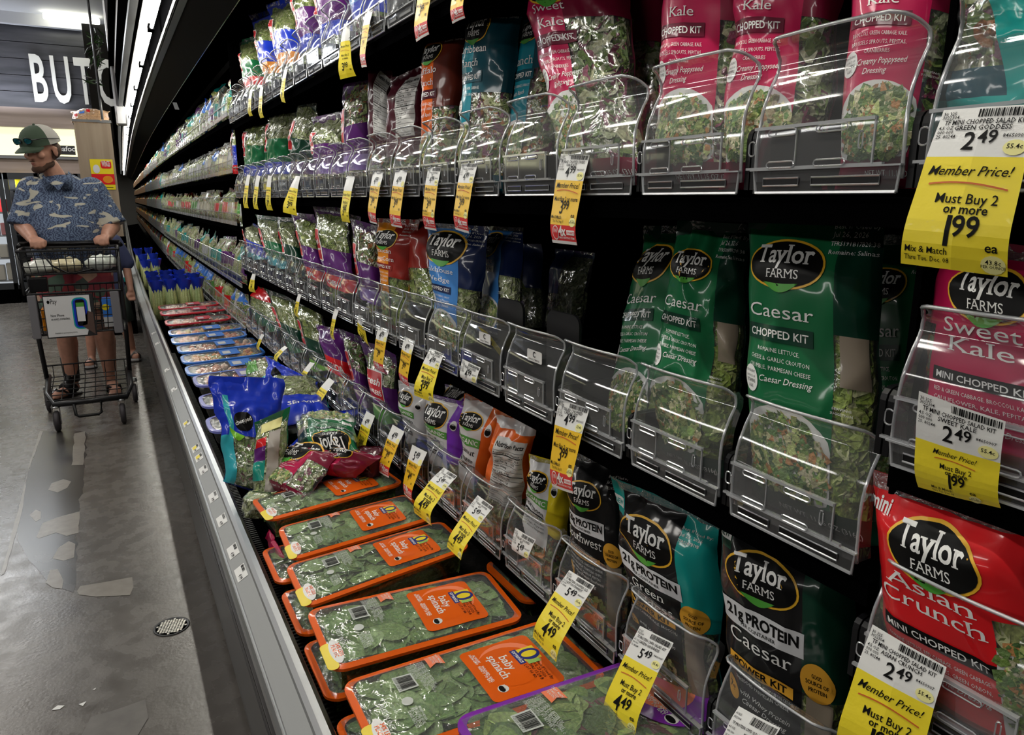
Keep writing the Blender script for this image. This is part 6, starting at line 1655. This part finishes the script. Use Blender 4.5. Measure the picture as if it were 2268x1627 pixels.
def head(mb, c, s, yaw, pitch):
    """skull, brow, nose, lips, jaw and ears; faces local -Y turned by yaw and tilted down by pitch"""
    M = Matrix.Rotation(yaw, 3, 'Z') @ Matrix.Rotation(pitch, 3, 'X')
    T = lambda x, y, z: Vector(c) + M @ Vector((x, y, z)) * s
    def bl(p, r, sc=(1, 1, 1)):
        k = MB(); ball(k, (0, 0, 0), r, 10, sc)
        mb.add([T(*(Vector(p) + Vector(v))) for v in k.v], k.f)
    bl((0, .015, .045), .083, (.95, 1.16, 1.0)); bl((0, -.012, -.01), .068, (.95, 1.1, 1.25)); bl((0, -.045, -.075), .036, (1.15, .9, .8)); bl((0, -.02, -.055), .055, (1.05, 1.1, .8))
    bl((0, -.078, .028), .028, (1.9, .5, .45))
    bl((0, -.095, -.012), .013, (1, 1.1, 1.3)); bl((0, -.088, .01), .0095, (.9, 1.1, 2.3)); bl((.011, -.088, -.018), .008); bl((-.011, -.088, -.018), .008)
    bl((0, -.082, -.047), .0095, (2.3, .9, .55)); bl((0, -.079, -.058), .010, (2.0, .9, .6)); bl((0, -.074, -.085), .02, (1.1, .8, .9))
    for q in (1, -1): bl((.046 * q, -.06, -.012), .02, (1, .9, .9)); bl((.083 * q, .012, -.005), .02, (.42, .85, 1.5)); bl((.089 * q, .016, .01), .012, (.5, 1, 1))
    return T, M


def shirt_mat():
    m, n, b = nodes('wave_shirt'); tc = n.nodes.new('ShaderNodeTexCoord')
    t = n.nodes.new('ShaderNodeTexNoise'); t.inputs['Scale'].default_value = 7; t.inputs['Detail'].default_value = 1.5; t.inputs['Distortion'].default_value = 1.2
    mp = n.nodes.new('ShaderNodeMapping'); mp.inputs['Scale'].default_value = (1, 1, 2.2); lk(n, tc.outputs['Object'], mp.inputs[0]); lk(n, mp.outputs[0], t.inputs['Vector'])
    w_ = n.nodes.new('ShaderNodeTexWave'); w_.inputs['Scale'].default_value = 16; w_.inputs['Distortion'].default_value = 14; w_.inputs['Detail'].default_value = 2; w_.inputs['Detail Scale'].default_value = 1.3
    lk(n, mp.outputs[0], w_.inputs['Vector'])
    c1 = n.nodes.new('ShaderNodeValToRGB'); e = c1.color_ramp.elements; e[0].position = .2; e[0].color = (.025, .04, .09, 1); e[1].position = .75; e[1].color = (.11, .155, .25, 1); lk(n, w_.outputs['Fac'], c1.inputs[0])
    c2 = n.nodes.new('ShaderNodeValToRGB'); e = c2.color_ramp.elements; e[0].position = .585; e[0].color = (0, 0, 0, 1); e[1].position = .61; e[1].color = (1, 1, 1, 1); lk(n, t.outputs['Fac'], c2.inputs[0])
    x = n.nodes.new('ShaderNodeMix'); x.data_type = 'RGBA'; lk(n, c2.outputs[0], x.inputs['Factor']); lk(n, c1.outputs[0], x.inputs['A']); x.inputs['B'].default_value = (.45, .43, .36, 1)
    lk(n, x.outputs['Result'], b.inputs['Base Color']); b.inputs['Roughness'].default_value = .8
    return m


PX, PY = -.235, 5.70
man = thing('person', 'man in blue wave patterned shirt and green and white cap pushing a cart', 'person', (PX, PY, 0))
HB = .95
mb = MB()
# legs and feet
limb(mb, [(PX - .085, PY, .92), (PX - .095, PY - .03, .5), (PX - .10, PY + .03, .10)], [.10, .062, .04])
limb(mb, [(PX - .096, PY + .0, .5), (PX - .098, PY + .05, .36), (PX - .10, PY + .03, .12)], [.055, .064, .038])
limb(mb, [(PX + .10, PY, .92), (PX + .125, PY - .02, .5), (PX + .135, PY, .10)], [.10, .062, .04])
limb(mb, [(PX + .125, PY + .0, .5), (PX + .13, PY + .03, .36), (PX + .135, PY, .12)], [.055, .066, .038])
limb(mb, [(PX - .10, PY + .04, .055), (PX - .15, PY - .03, .04), (PX - .20, PY - .08, .03)], [.04, .036, .032])
limb(mb, [(PX + .135, PY + .02, .055), (PX + .15, PY - .08, .04), (PX + .155, PY - .14, .03)], [.04, .038, .036])
for i in range(5):
    limb(mb, [(PX - .21 - .012 * i * .3, PY - .065 - .014 * i + .02, .024), (PX - .235 + .004 * i, PY - .085 - .013 * i + .02, .02)], [.013 - .0012 * (4 - i if i else 4), .010], 7, 2)
    limb(mb, [(PX + .125 + .014 * i, PY - .155, .024), (PX + .12 + .016 * i, PY - .185 + .006 * i, .02)], [.014 - .0014 * i, .011 - .001 * i], 7, 2)
# torso core, neck, arms
limb(mb, [(PX, PY + .01, .95), (PX, PY, 1.15), (PX, PY + .02, 1.30)], [.15, .15, .11])
limb(mb, [(PX, PY, 1.40), (PX - .055, PY - .02, 1.535)], [.062, .055])
limb(mb, [(PX - .175, PY, 1.36), (PX - .24, PY - .05, 1.16), (PX - .185, PY - .26, 1.085)], [.055, .055, .034])
limb(mb, [(PX + .175, PY, 1.36), (PX + .255, PY - .05, 1.15), (PX + .215, PY - .26, 1.085)], [.055, .055, .034])
hand(mb, (PX - .18, PY - .275, 1.085), (.25, -1, -.05), (0, -.1, -1), (1, .2, 0), 1.05, 1)
hand(mb, (PX + .21, PY - .275, 1.09), (-.2, -1, 0), (0, -.1, -1), (1, -.2, 0), 1.05, -1)
HC = (PX - .085, PY - .05, 1.625)
HT, HM = head(mb, HC, 1.1, math.radians(-42), math.radians(16))
fuse(mb, 'body', SKIN, man, .0062, 2, (PX, PY, 0))
# face parts
BRD_ = mat('beard_brown', (.10, .05, .03), .9, bump=1, bscale=300)


def on_head(name, items, m, voxel=.004):
    k = MB()
    for p, r, sc in items:
        q = MB(); ball(q, (0, 0, 0), r, 9, sc); k.add([HT(*(Vector(p) + Vector(v))) for v in q.v], q.f)
    return fuse(k, name, m, man, voxel, 1, (PX, PY, 0))


on_head('beard', [((0, -.066, -.088), .034, (1.25, .8, .7)), ((.046, -.018, -.068), .024, (.5, 1.5, .9)), ((-.046, -.018, -.068), .024, (.5, 1.5, .9)), ((.034, -.046, -.08), .018, (1, 1.1, .9)), ((-.034, -.046, -.08), .018, (1, 1.1, .9)), ((.066, .004, -.03), .010, (.6, 1, 2.4)), ((-.066, .004, -.03), .010, (.6, 1, 2.4)), ((0, -.09, -.036), .0075, (3.2, .8, .5))], BRD_)
on_head('hair', [((0, .045, .0), .07, (1.1, .95, .9)), ((.06, .03, .02), .032, (.75, 1, 1.2)), ((-.06, .03, .02), .032, (.75, 1, 1.2))], mat('hair_brown', (.07, .04, .025), .8))
on_head('lips', [((0, -.0885, -.047), .007, (2.0, .6, .5)), ((0, -.087, -.056), .007, (1.8, .6, .55))], SKIN_D, .003)
for q in (1, -1):
    on_head('eyebrow', [((.028 * q, -.09, .034), .006, (2.6, .8, .7))], BRD_, .003)
    on_head('eye', [((.028 * q, -.079, .012), .010, (1.2, .8, .8))], WHITE_INK, .003); on_head('iris', [((.028 * q, -.0868, .010), .005, (1, .6, 1))], mat('iris', (.05, .03, .02), .2), .002)
# cap
cap = MB(); n_ = 24
for j in range(9):
    a = math.pi / 2 * j / 8
    for i in range(n_):
        g = 2 * math.pi * i / n_; cap.v.append(tuple(HT(.098 * math.cos(a) ** .8 * math.cos(g), .012 + .112 * math.cos(a) ** .8 * math.sin(g), .04 + .105 * math.sin(a))))
for j in range(8):
    for i in range(n_):
        q = (i + 1) % n_; g = 2 * math.pi * (i + .5) / n_; cap.f.append((j * n_ + i, j * n_ + q, (j + 1) * n_ + q, (j + 1) * n_ + i)); cap.m.append(0 if math.sin(g) < -.15 else 1); cap.c.append((1, 1, 1))
CG = mat('cap_green', (.035, .06, .035), .8); CW = mat('cap_mesh_cream', (.42, .40, .37), .85, bump=.5, bscale=260)
cap.grid(lambda a, t: HT((a - .5) * .165 * (1 - .25 * t ** 3), -.095 - .075 * t * math.sin(math.pi * (.12 + .76 * a)) ** .6 + .045 * (2 * a - 1) ** 2, .048 - .02 * t - .05 * (a - .5) ** 2), 10, 6, 0)
cap.grid(lambda a, t: HT((a - .5) * .165 * (1 - .25 * t ** 3), -.095 - .075 * t * math.sin(math.pi * (.12 + .76 * a)) ** .6 + .045 * (2 * a - 1) ** 2, .044 - .02 * t - .05 * (a - .5) ** 2), 10, 6, 0)
ball(cap, HT(0, .012, .146), .008, 5); cap.m += [0] * (len(cap.f) - len(cap.m))
cap.build('cap', [CG, CW], man, True)
gl = MB()
for q in (1, -1):
    P = [HT((.036 + .027 * math.cos(a)) * q, -.112 + .012 * abs(math.cos(a)), .078 + .017 * math.sin(a)) for a in [math.pi * k / 8 for k in range(16)]]
    gl.tube(P, .003, 0, 5, True); gl.add(P + [HT(.036 * q, -.116, .078)], [(i, (i + 1) % 16, 16) for i in range(16)], 1)
    gl.tube([HT(.063 * q, -.10, .082), HT(.098 * q, -.04, .08), HT(.103 * q, .05, .06)], .0028, 0, 5)
gl.tube([HT(-.01, -.116, .08), HT(.01, -.116, .08)], .003, 0, 5); gl.build('sunglasses', [BLACK, mat('mirror_lens', (.05, .35, .45), .08, .9)], man, True)
# shirt: one shell with sleeves, collar and a soft hem
sh = MB()
RG = [(.885, .225, .20, 0), (.95, .222, .21, -.025), (1.05, .218, .225, -.045), (1.15, .208, .215, -.04), (1.25, .205, .185, -.02), (1.33, .21, .155, 0), (1.39, .212, .135, .005), (1.43, .175, .115, .01), (1.465, .10, .088, .005), (1.482, .078, .075, .005)]
k_ = 40; o_ = 0
for z, rx, ry, dy in RG:
    for i in range(k_):
        g = 2 * math.pi * i / k_; wv = 1 + .02 * math.sin(g * 7 + z * 20) * (1.5 - z)
        sh.v.append((PX + rx * wv * math.copysign(abs(math.cos(g)) ** .85, math.cos(g)), PY + dy + ry * wv * math.copysign(abs(math.sin(g)) ** .9, math.sin(g)), z + (.012 * math.sin(g * 3) if z < .9 else 0)))
for j in range(len(RG) - 1):
    for i in range(k_): q = (i + 1) % k_; sh.f.append((j * k_ + i, j * k_ + q, (j + 1) * k_ + q, (j + 1) * k_ + i))
sh.f.append(tuple(range(k_ - 1, -1, -1))); sh.f.append(tuple((len(RG) - 1) * k_ + i for i in range(k_)))
for q, e in ((-1, (PX - .245, PY - .055, 1.155)), (1, (PX + .262, PY - .055, 1.15))):
    a = Vector((PX + q * .165, PY, 1.385)); b = Vector(e)
    ball(sh, a, .088, 8)
    sh.tube([a.lerp(b, t / 6) for t in range(7)], [.09, .09, .088, .087, .088, .09, .094], 0, 18)
sh.m = [0] * len(sh.f); sh.c = [(1, 1, 1)] * len(sh.f)
so = fuse(sh, 'shirt', shirt_mat(), man, .009, 3, (PX, PY, 0))
tx = D.textures.new('cloth_folds', 'CLOUDS'); tx.noise_scale = .13
co = MB()
for q in (-1, 1):
    P = [(PX - .015 + q * .006, PY - .158, 1.385), (PX - .015 + q * .075, PY - .15, 1.39), (PX - .025 + q * .092, PY - .05, 1.475), (PX - .025 + q * .07, PY + .01, 1.505), (PX - .025 + q * .062, PY - .085, 1.465)]
    co.add([Vector(p) + Vector((0, -.006, 0)) for p in P] + [Vector(p) + Vector((0, .006, .004)) for p in P], [(0, 1, 2, 4), (4, 2, 3), (5, 9, 7, 6), (9, 8, 7), (0, 5, 6, 1), (1, 6, 7, 2), (2, 7, 8, 3)])
co.build('collar', MATS.get('wave_shirt') or so.data.materials[0], man, True)
# shorts, socks, flip-flops
st = MB()
for q in (-1, 1): st.tube([(PX + q * .10, PY, .95), (PX + q * .105, PY - .01, .75), (PX + q * .115, PY - .015, .60)], [.135, .125, .118], 0, 18)
ball(st, (PX, PY, .93), .2, 10, (1, .85, .5))


def floral():
    m, n, b = nodes('floral_shorts'); tc = n.nodes.new('ShaderNodeTexCoord'); v = n.nodes.new('ShaderNodeTexVoronoi'); v.inputs['Scale'].default_value = 16; lk(n, tc.outputs['Object'], v.inputs['Vector'])
    s_ = n.nodes.new('ShaderNodeSeparateColor'); lk(n, v.outputs['Color'], s_.inputs[0]); c = n.nodes.new('ShaderNodeValToRGB'); c.color_ramp.interpolation = 'CONSTANT'; e = c.color_ramp.elements
    for i in range(3): e.new(.5)
    for i, col in enumerate(((.35, .05, .06), (.10, .16, .12), (.45, .28, .2), (.06, .08, .07), (.28, .04, .06))): e[i].position = i / 5; e[i].color = (*col, 1)
    lk(n, s_.outputs[0], c.inputs[0]); lk(n, c.outputs[0], b.inputs['Base Color']); b.inputs['Roughness'].default_value = .8; return m


fuse(st, 'shorts', floral(), man, .01, 2, (PX, PY, 0))
sk = MB(); sk.tube([(PX - .1, PY + .03, .27), (PX - .1, PY + .03, .1), (PX - .11, PY + .01, .07), (PX - .15, PY - .03, .055)], [.055, .048, .055, .045], 0, 14); sk.build('sock', BLACK, man, True)
for x, y, a in ((PX - .155, PY - .03, -.85), (PX + .147, PY - .07, .08)):
    ff = MB(); c, s_ = math.cos(a), math.sin(a)
    P = [(.045 * math.cos(g) * (1 + .15 * math.sin(g)), -.135 * math.sin(g)) for g in [2 * math.pi * k / 18 for k in range(18)]]
    vs = [(x + p[0] * c - p[1] * s_, y + p[0] * s_ + p[1] * c, h) for h in (.0, .016) for p in P]
    ff.add(vs, [tuple(range(17, -1, -1)), tuple(range(18, 36))] + [(i, (i + 1) % 18, 18 + (i + 1) % 18, 18 + i) for i in range(18)])
    lc = lambda u, v, z: (x + u * c - v * s_, y + u * s_ + v * c, z)
    ff.tube([lc(-.045, .01, .02), lc(-.035, -.03, .065), lc(0, -.085, .05), lc(0, -.1, .02)], .008, 0, 6, flat=1); ff.tube([lc(.045, .01, .02), lc(.035, -.03, .065), lc(0, -.085, .05)], .008, 0, 6)
    ff.build('flip_flop', BLACK, man, False)
# a child mostly hidden behind him
KX, KY = -.085, 6.75
kid = thing('person', 'child in a dark blue shirt and grey sandals almost hidden behind the man', 'person', (KX, KY, 0))
mb = MB()
limb(mb, [(KX - .09, KY, .6), (KX - .13, KY, .33), (KX - .15, KY - .02, .07)], [.07, .048, .03]); limb(mb, [(KX + .07, KY, .6), (KX + .12, KY, .33), (KX + .15, KY + .1, .07)], [.07, .048, .03])
limb(mb, [(KX - .15, KY - .02, .04), (KX - .17, KY - .13, .03)], [.032, .034]); limb(mb, [(KX + .15, KY + .1, .04), (KX + .17, KY + .0, .03)], [.032, .034])
limb(mb, [(KX, KY, .62), (KX, KY, .98)], [.12, .11]); limb(mb, [(KX, KY, 1.0), (KX, KY - .01, 1.12)], [.045, .043])
limb(mb, [(KX + .13, KY, .99), (KX + .18, KY + .01, .79), (KX + .19, KY - .07, .6)], [.045, .034, .024]); limb(mb, [(KX - .13, KY, .99), (KX - .18, KY + .01, .79), (KX - .17, KY - .07, .6)], [.045, .034, .024])
hand(mb, (KX + .19, KY - .07, .6), (0, -.2, -1), (0, -1, -.2), (1, 0, 0), .75, -1); hand(mb, (KX - .17, KY - .07, .6), (0, -.2, -1), (0, -1, -.2), (1, 0, 0), .75, 1)
head(mb, (KX, KY - .02, 1.2), .9, 0, .1)
fuse(mb, 'body', SKIN, kid, .009, 2, (KX, KY, 0))
mb = MB(); ball(mb, (KX, KY + .015, 1.235), .095, 10, (.95, 1.1, .9)); mb.build('hair', mat('hair_brown', (.07, .04, .025), .8), kid, True)
mb = MB(); mb.tube([(KX, KY, .56), (KX, KY, .75), (KX, KY, .93), (KX, KY, 1.04)], [.16, .145, .145, .07], 0, 18)
for q in (-1, 1): limb(mb, [(KX + q * .11, KY, .99), (KX + q * .185, KY + .01, .82)], [.065, .058])
fuse(mb, 'shirt', mat('navy_cotton', (.05, .06, .14), .8), kid, .01, 2, (KX, KY, 0))
mb = MB()
for q in (-1, 1): mb.tube([(KX + q * .08, KY, .62), (KX + q * .12, KY, .34)], [.085, .08], 0, 14)
mb.build('shorts', mat('grey_cotton', (.05, .07, .06), .8), kid, True)
for q, dy in ((-1, 0), (1, .11)):
    mb = MB(); mb.bbox((KX + q * .162, KY - .075 + dy, .012), (.085, .22, .024), .02); mb.tube([(KX + q * .162 - .042, KY - .11 + dy, .02), (KX + q * .162, KY - .11 + dy, .075), (KX + q * .162 + .042, KY - .11 + dy, .02)], .011, 0, 6); mb.tube([(KX + q * .162 - .042, KY - .03 + dy, .02), (KX + q * .162, KY - .03 + dy, .085), (KX + q * .162 + .042, KY - .03 + dy, .02)], .011, 0, 6)
    mb.build('sandal', mat('grey_foam', (.16, .15, .15), .7), kid, True)

# ================================================================ shopping cart
WIRE = mat('cart_wire', (.018, .018, .02), .35, .3); PLG = mat('cart_grey_plastic', (.17, .165, .18), .5)
xa, xb = -.475, .035
cart = thing('shopping_cart', 'black two basket wire shopping cart with a white sign panel on its front', 'shopping cart', (-.22, 5.1, 0))
FY, BY = 4.92, 5.36


def basket(name, z0, z1, xl0, xr0, xl1, xr1, yf0, yf1, yb, nx=13, nz=5, ny=9, floor_=True, r=.0026):
    mb = MB()
    lr = lambda a, b, t: a + (b - a) * t
    top = [(xl1, yf1, z1), (xr1, yf1, z1), (xr1, yb, z1), (xl1, yb, z1)]; bot = [(xl0, yf0, z0), (xr0, yf0, z0), (xr0, yb, z0), (xl0, yb, z0)]
    mb.tube(top, .007, 0, 6, True); mb.tube(bot, .0055, 0, 6, True)
    for i in range(nx + 1):
        t = i / nx; mb.tube([(lr(xl0, xr0, t), yf0, z0), (lr(xl1, xr1, t), yf1, z1)], r, 0, 4); mb.tube([(lr(xl0, xr0, t), yb, z0), (lr(xl1, xr1, t), yb, z1)], r, 0, 4)
        if floor_: mb.tube([(lr(xl0, xr0, t), yf0, z0), (lr(xl0, xr0, t), yb, z0)], r, 0, 4)
    for i in range(ny + 1):
        t = i / ny
        for p0, p1 in ((xl0, xl1), (xr0, xr1)): mb.tube([(p0, lr(yf0, yb, t), z0), (p1, lr(yf1, yb, t), z1)], r, 0, 4)
        if floor_: mb.tube([(xl0, lr(yf0, yb, t), z0), (xr0, lr(yf0, yb, t), z0)], r, 0, 4)
    for j in range(1, nz):
        t = j / nz; q = [(lr(xl0, xl1, t), lr(yf0, yf1, t), lr(z0, z1, t)), (lr(xr0, xr1, t), lr(yf0, yf1, t), lr(z0, z1, t)), (lr(xr0, xr1, t), yb, lr(z0, z1, t)), (lr(xl0, xl1, t), yb, lr(z0, z1, t))]
        mb.tube(q, r, 0, 4, True)
    return mb.build(name, WIRE, cart)


basket('upper_basket', .90, 1.035, -.455, .015, xa, xb, 5.02, 5.0, BY, nz=3)
basket('lower_basket', .56, .80, -.43, .0, -.445, .02, FY, FY - .02, BY, nz=5)
mb = MB(); mb.tube([(xa - .02, BY + .03, 1.04), (xa - .02, BY + .06, 1.055), (xb + .02, BY + .06, 1.055), (xb + .02, BY + .03, 1.04)], .016, 0, 10); mb.build('handle_bar', BLACK, cart, True)
mb = MB()
for x0, x1, x2 in ((xa, -.46, -.445), (xb, .03, .02)):
    mb.tube([(x0, BY, 1.04), (x1, BY - .02, .8), (x1, BY - .06, .56), (x2, BY - .05, .22)], .014, 0, 8); mb.tube([(x0, BY, 1.035), (x0, 5.02, 1.035)], .009, 0, 6); mb.tube([(x1, BY - .02, .80), (x1 + .0, FY, .8)], .009, 0, 6); mb.tube([(x2 * 1.0, BY - .05, .56), (x2, FY, .555)], .009, 0, 6)
    mb.tube([(x0, 5.03, 1.03), (x1, FY, .80)], .008, 0, 6)
mb.build('frame', WIRE, cart, True)
mb = MB(); xl_, xr_ = -.44, .015
mb.tube([(xl_, BY + .02, .22), (xl_ + .01, 5.0, .19), (xl_ + .05, 4.82, .165), (xr_ - .03, 4.82, .165), (xr_ - .0, 5.0, .19), (xr_, BY + .02, .22)], .017, 0, 8)
mb.build('base_frame', WIRE, cart, True)
mb = MB()
for i in range(8):
    x = xl_ + .03 + (xr_ - xl_ - .05) * i / 7; mb.tube([(x, 4.84, .175), (x, BY, .215), (x, BY + .01, .29)], .003, 0, 4)
for i in range(6): y = 4.86 + i * .1; mb.tube([(xl_ + .01, y, .18 + .007 * i), (xr_ - .01, y, .18 + .007 * i)], .003, 0, 4)
mb.tube([(xl_, BY + .01, .29), (xr_, BY + .01, .29)], .005, 0, 5); mb.build('bottom_rack', WIRE, cart)
mb = MB(); mb.tube([(-.29, 4.80, .16), (-.285, 4.78, .10), (-.27, 4.775, .09), (-.17, 4.775, .09), (-.155, 4.78, .10), (-.15, 4.80, .16)], .009, 0, 7); mb.build('tow_loop', BLACK, cart, True)
for x, y, rw in ((-.385, 4.83, .062), (-.045, 4.83, .062), (-.455, 5.33, .062), (.035, 5.33, .062)):
    mb = MB(); mb.lathe([(.001, -.013), (rw - .012, -.015), (rw, -.008), (rw, .008), (rw - .012, .015), (.001, .013)], (x, y, rw), 0, 20, 'X'); wl = mb.build('wheel', mat('wheel_rubber', (.035, .03, .035), .6), cart, True)
    mb = MB(); mb.box((x - .019, y, .095), (.004, .03, .1)); mb.box((x + .019, y, .095), (.004, .03, .1)); mb.lathe([(.022, .142), (.024, .15), (.018, .165)], (x, y, 0), 0, 12); h_ = mb.build('caster_fork', STEEL, cart)
for x0, x1 in ((-.448, -.405), (-.035, .012)):
    mb = MB(); mb.bbox(((x0 + x1) / 2, FY - .028, .67), (x1 - x0, .012, .25), .004); mb.build('corner_panel', PLG, cart)
# sign panel
a, b = onY(92, 655, FY - .04), onY(216, 742, FY - .04); a2 = onY(190, 742, FY - .04)
px0, px1, pz0, pz1 = a.x, b.x, b.z, a.z
mb = MB(); mb.box(((px0 + px1) / 2, FY - .036, (pz0 + pz1) / 2), (px1 - px0, .006, pz1 - pz0)); sp = mb.build('sign_panel', mat('sign_frame_dark', (.02, .02, .022), .4), cart)
w_, h_ = px1 - px0, pz1 - pz0
S = lambda u, v, off=0.0: Vector((px0 + u * w_, FY - .0395 - off, pz0 + v * h_))
mb = MB()
lay(mb, S, ([(.02, .03), (.80, .03), (.93, .45), (.93, .97), (.02, .97)], [(0, 1, 2, 3, 4)]), 0, .0005, 9)
lay(mb, S, rrect(.56, .18, .88, .92, .12), 1, .001, 9); lay(mb, S, rrect(.585, .21, .86, .89, .10), 2, .0015, 9); lay(mb, S, rrect(.63, .25, .82, .87, .05), 3, .002, 9); lay(mb, S, rect(.645, .36, .805, .70), 0, .0025, 9); lay(mb, S, rect(.645, .70, .805, .80), 4, .0025, 9)
lay(mb, S, ([(.72, .25), (.97, .03), (.97, .55), (.86, .60), (.83, .28)], [(0, 1, 2, 3, 4)]), 5, .0022, 9)
lay(mb, S, merge(oval(.105, .845, .028, .04, 14), lens(.10, .90, .125, .93, -.015)), 6, .001, 9); k = text('Pay', .16, .145, .80, 'L', .0, sx=.62); lay(mb, S, k, 6, .001, 9)
lay(mb, S, text('Now iPhone', .085, .12, .50, 'L', .01, sx=.62), 6, .001, 9); lay(mb, S, text('on every contactless.', .085, .12, .42, 'L', .01, width=.38), 6, .001, 9); lay(mb, S, text('Available at participating stores.', .05, .16, .10, 'L', .0, width=.45), 6, .001, 9)
mb.build('sign_print', [WHP, MTE, COB, BLACK, GRB, mat('hand_brown', (.09, .05, .04), .6), BLACK_INK], cart)
mb = MB(); mb.tube([(-.36, 5.02, 1.03), (-.31, 4.99, .95), (-.24, 4.985, .905), (-.19, 4.985, .90)], .010, 0, 6, flat=.5); mb.tube([(-.19, 4.985, .905), (-.10, 4.985, .925)], .010, 0, 6, flat=.5); mb.build('seat_strap', BLACK, cart, True)
for i, (x, z, c_, lb) in enumerate(((-.38, .93, (.55, .56, .5), 'pale green and white packed goods at the left in the cart\'s upper basket'), (-.25, .94, (.62, .55, .35), 'cream bag in the middle of the cart\'s upper basket'), (-.06, .95, (.62, .66, .6), 'white bag at the right in the cart\'s upper basket'))):
    mb = MB(); ball(mb, (x, 5.15, z), .075, 9, (1.2, 1, .6)); mb.v = [tuple(Vector(v) + Vector((0, 0, .02)) * noise.noise(Vector(v) * 25) + Vector((.012, 0, 0)) * noise.noise(Vector(v) * 31)) for v in mb.v]
    o = mb.build('grocery_bag', mat('bag_%d' % i, c_, .35, coat=.4, var=.3, vscale=25), None, True, (x, 5.15, z - .04)); tag(o, lb, 'bag')
for i, (x0, x1, z0, z1, m_, lb) in enumerate(((-.40, -.34, .57, .70, AMB, 'small golden carton at the left in the cart\'s lower basket'), (-.085, -.035, .57, .74, RB, 'blue and white box with a yellow round at the right in the cart\'s lower basket'), (-.44, -.35, .80, .88, BLACK, 'black box on the cart\'s lower basket'))):
    mb = MB(); mb.bbox(((x0 + x1) / 2, 5.05, (z0 + z1) / 2), (x1 - x0, .1, z1 - z0), .004)
    if i == 1: mb.add([((x0 + x1) / 2 - .008 + .02 * math.cos(g), 4.999, .69 + .02 * math.sin(g)) for g in [k * .5 for k in range(12)]], [tuple(range(12))], 1); mb.box(((x0 + x1) / 2, 4.999, .60), (x1 - x0, .002, .06), 2)
    o = mb.build('box', [m_, YLW, WHP], None, False, ((x0 + x1) / 2, 5.05, z0)); tag(o, lb, 'box')
print('objects', len(SC.objects), 'tris', sum(len(m.polygons) for m in D.meshes))
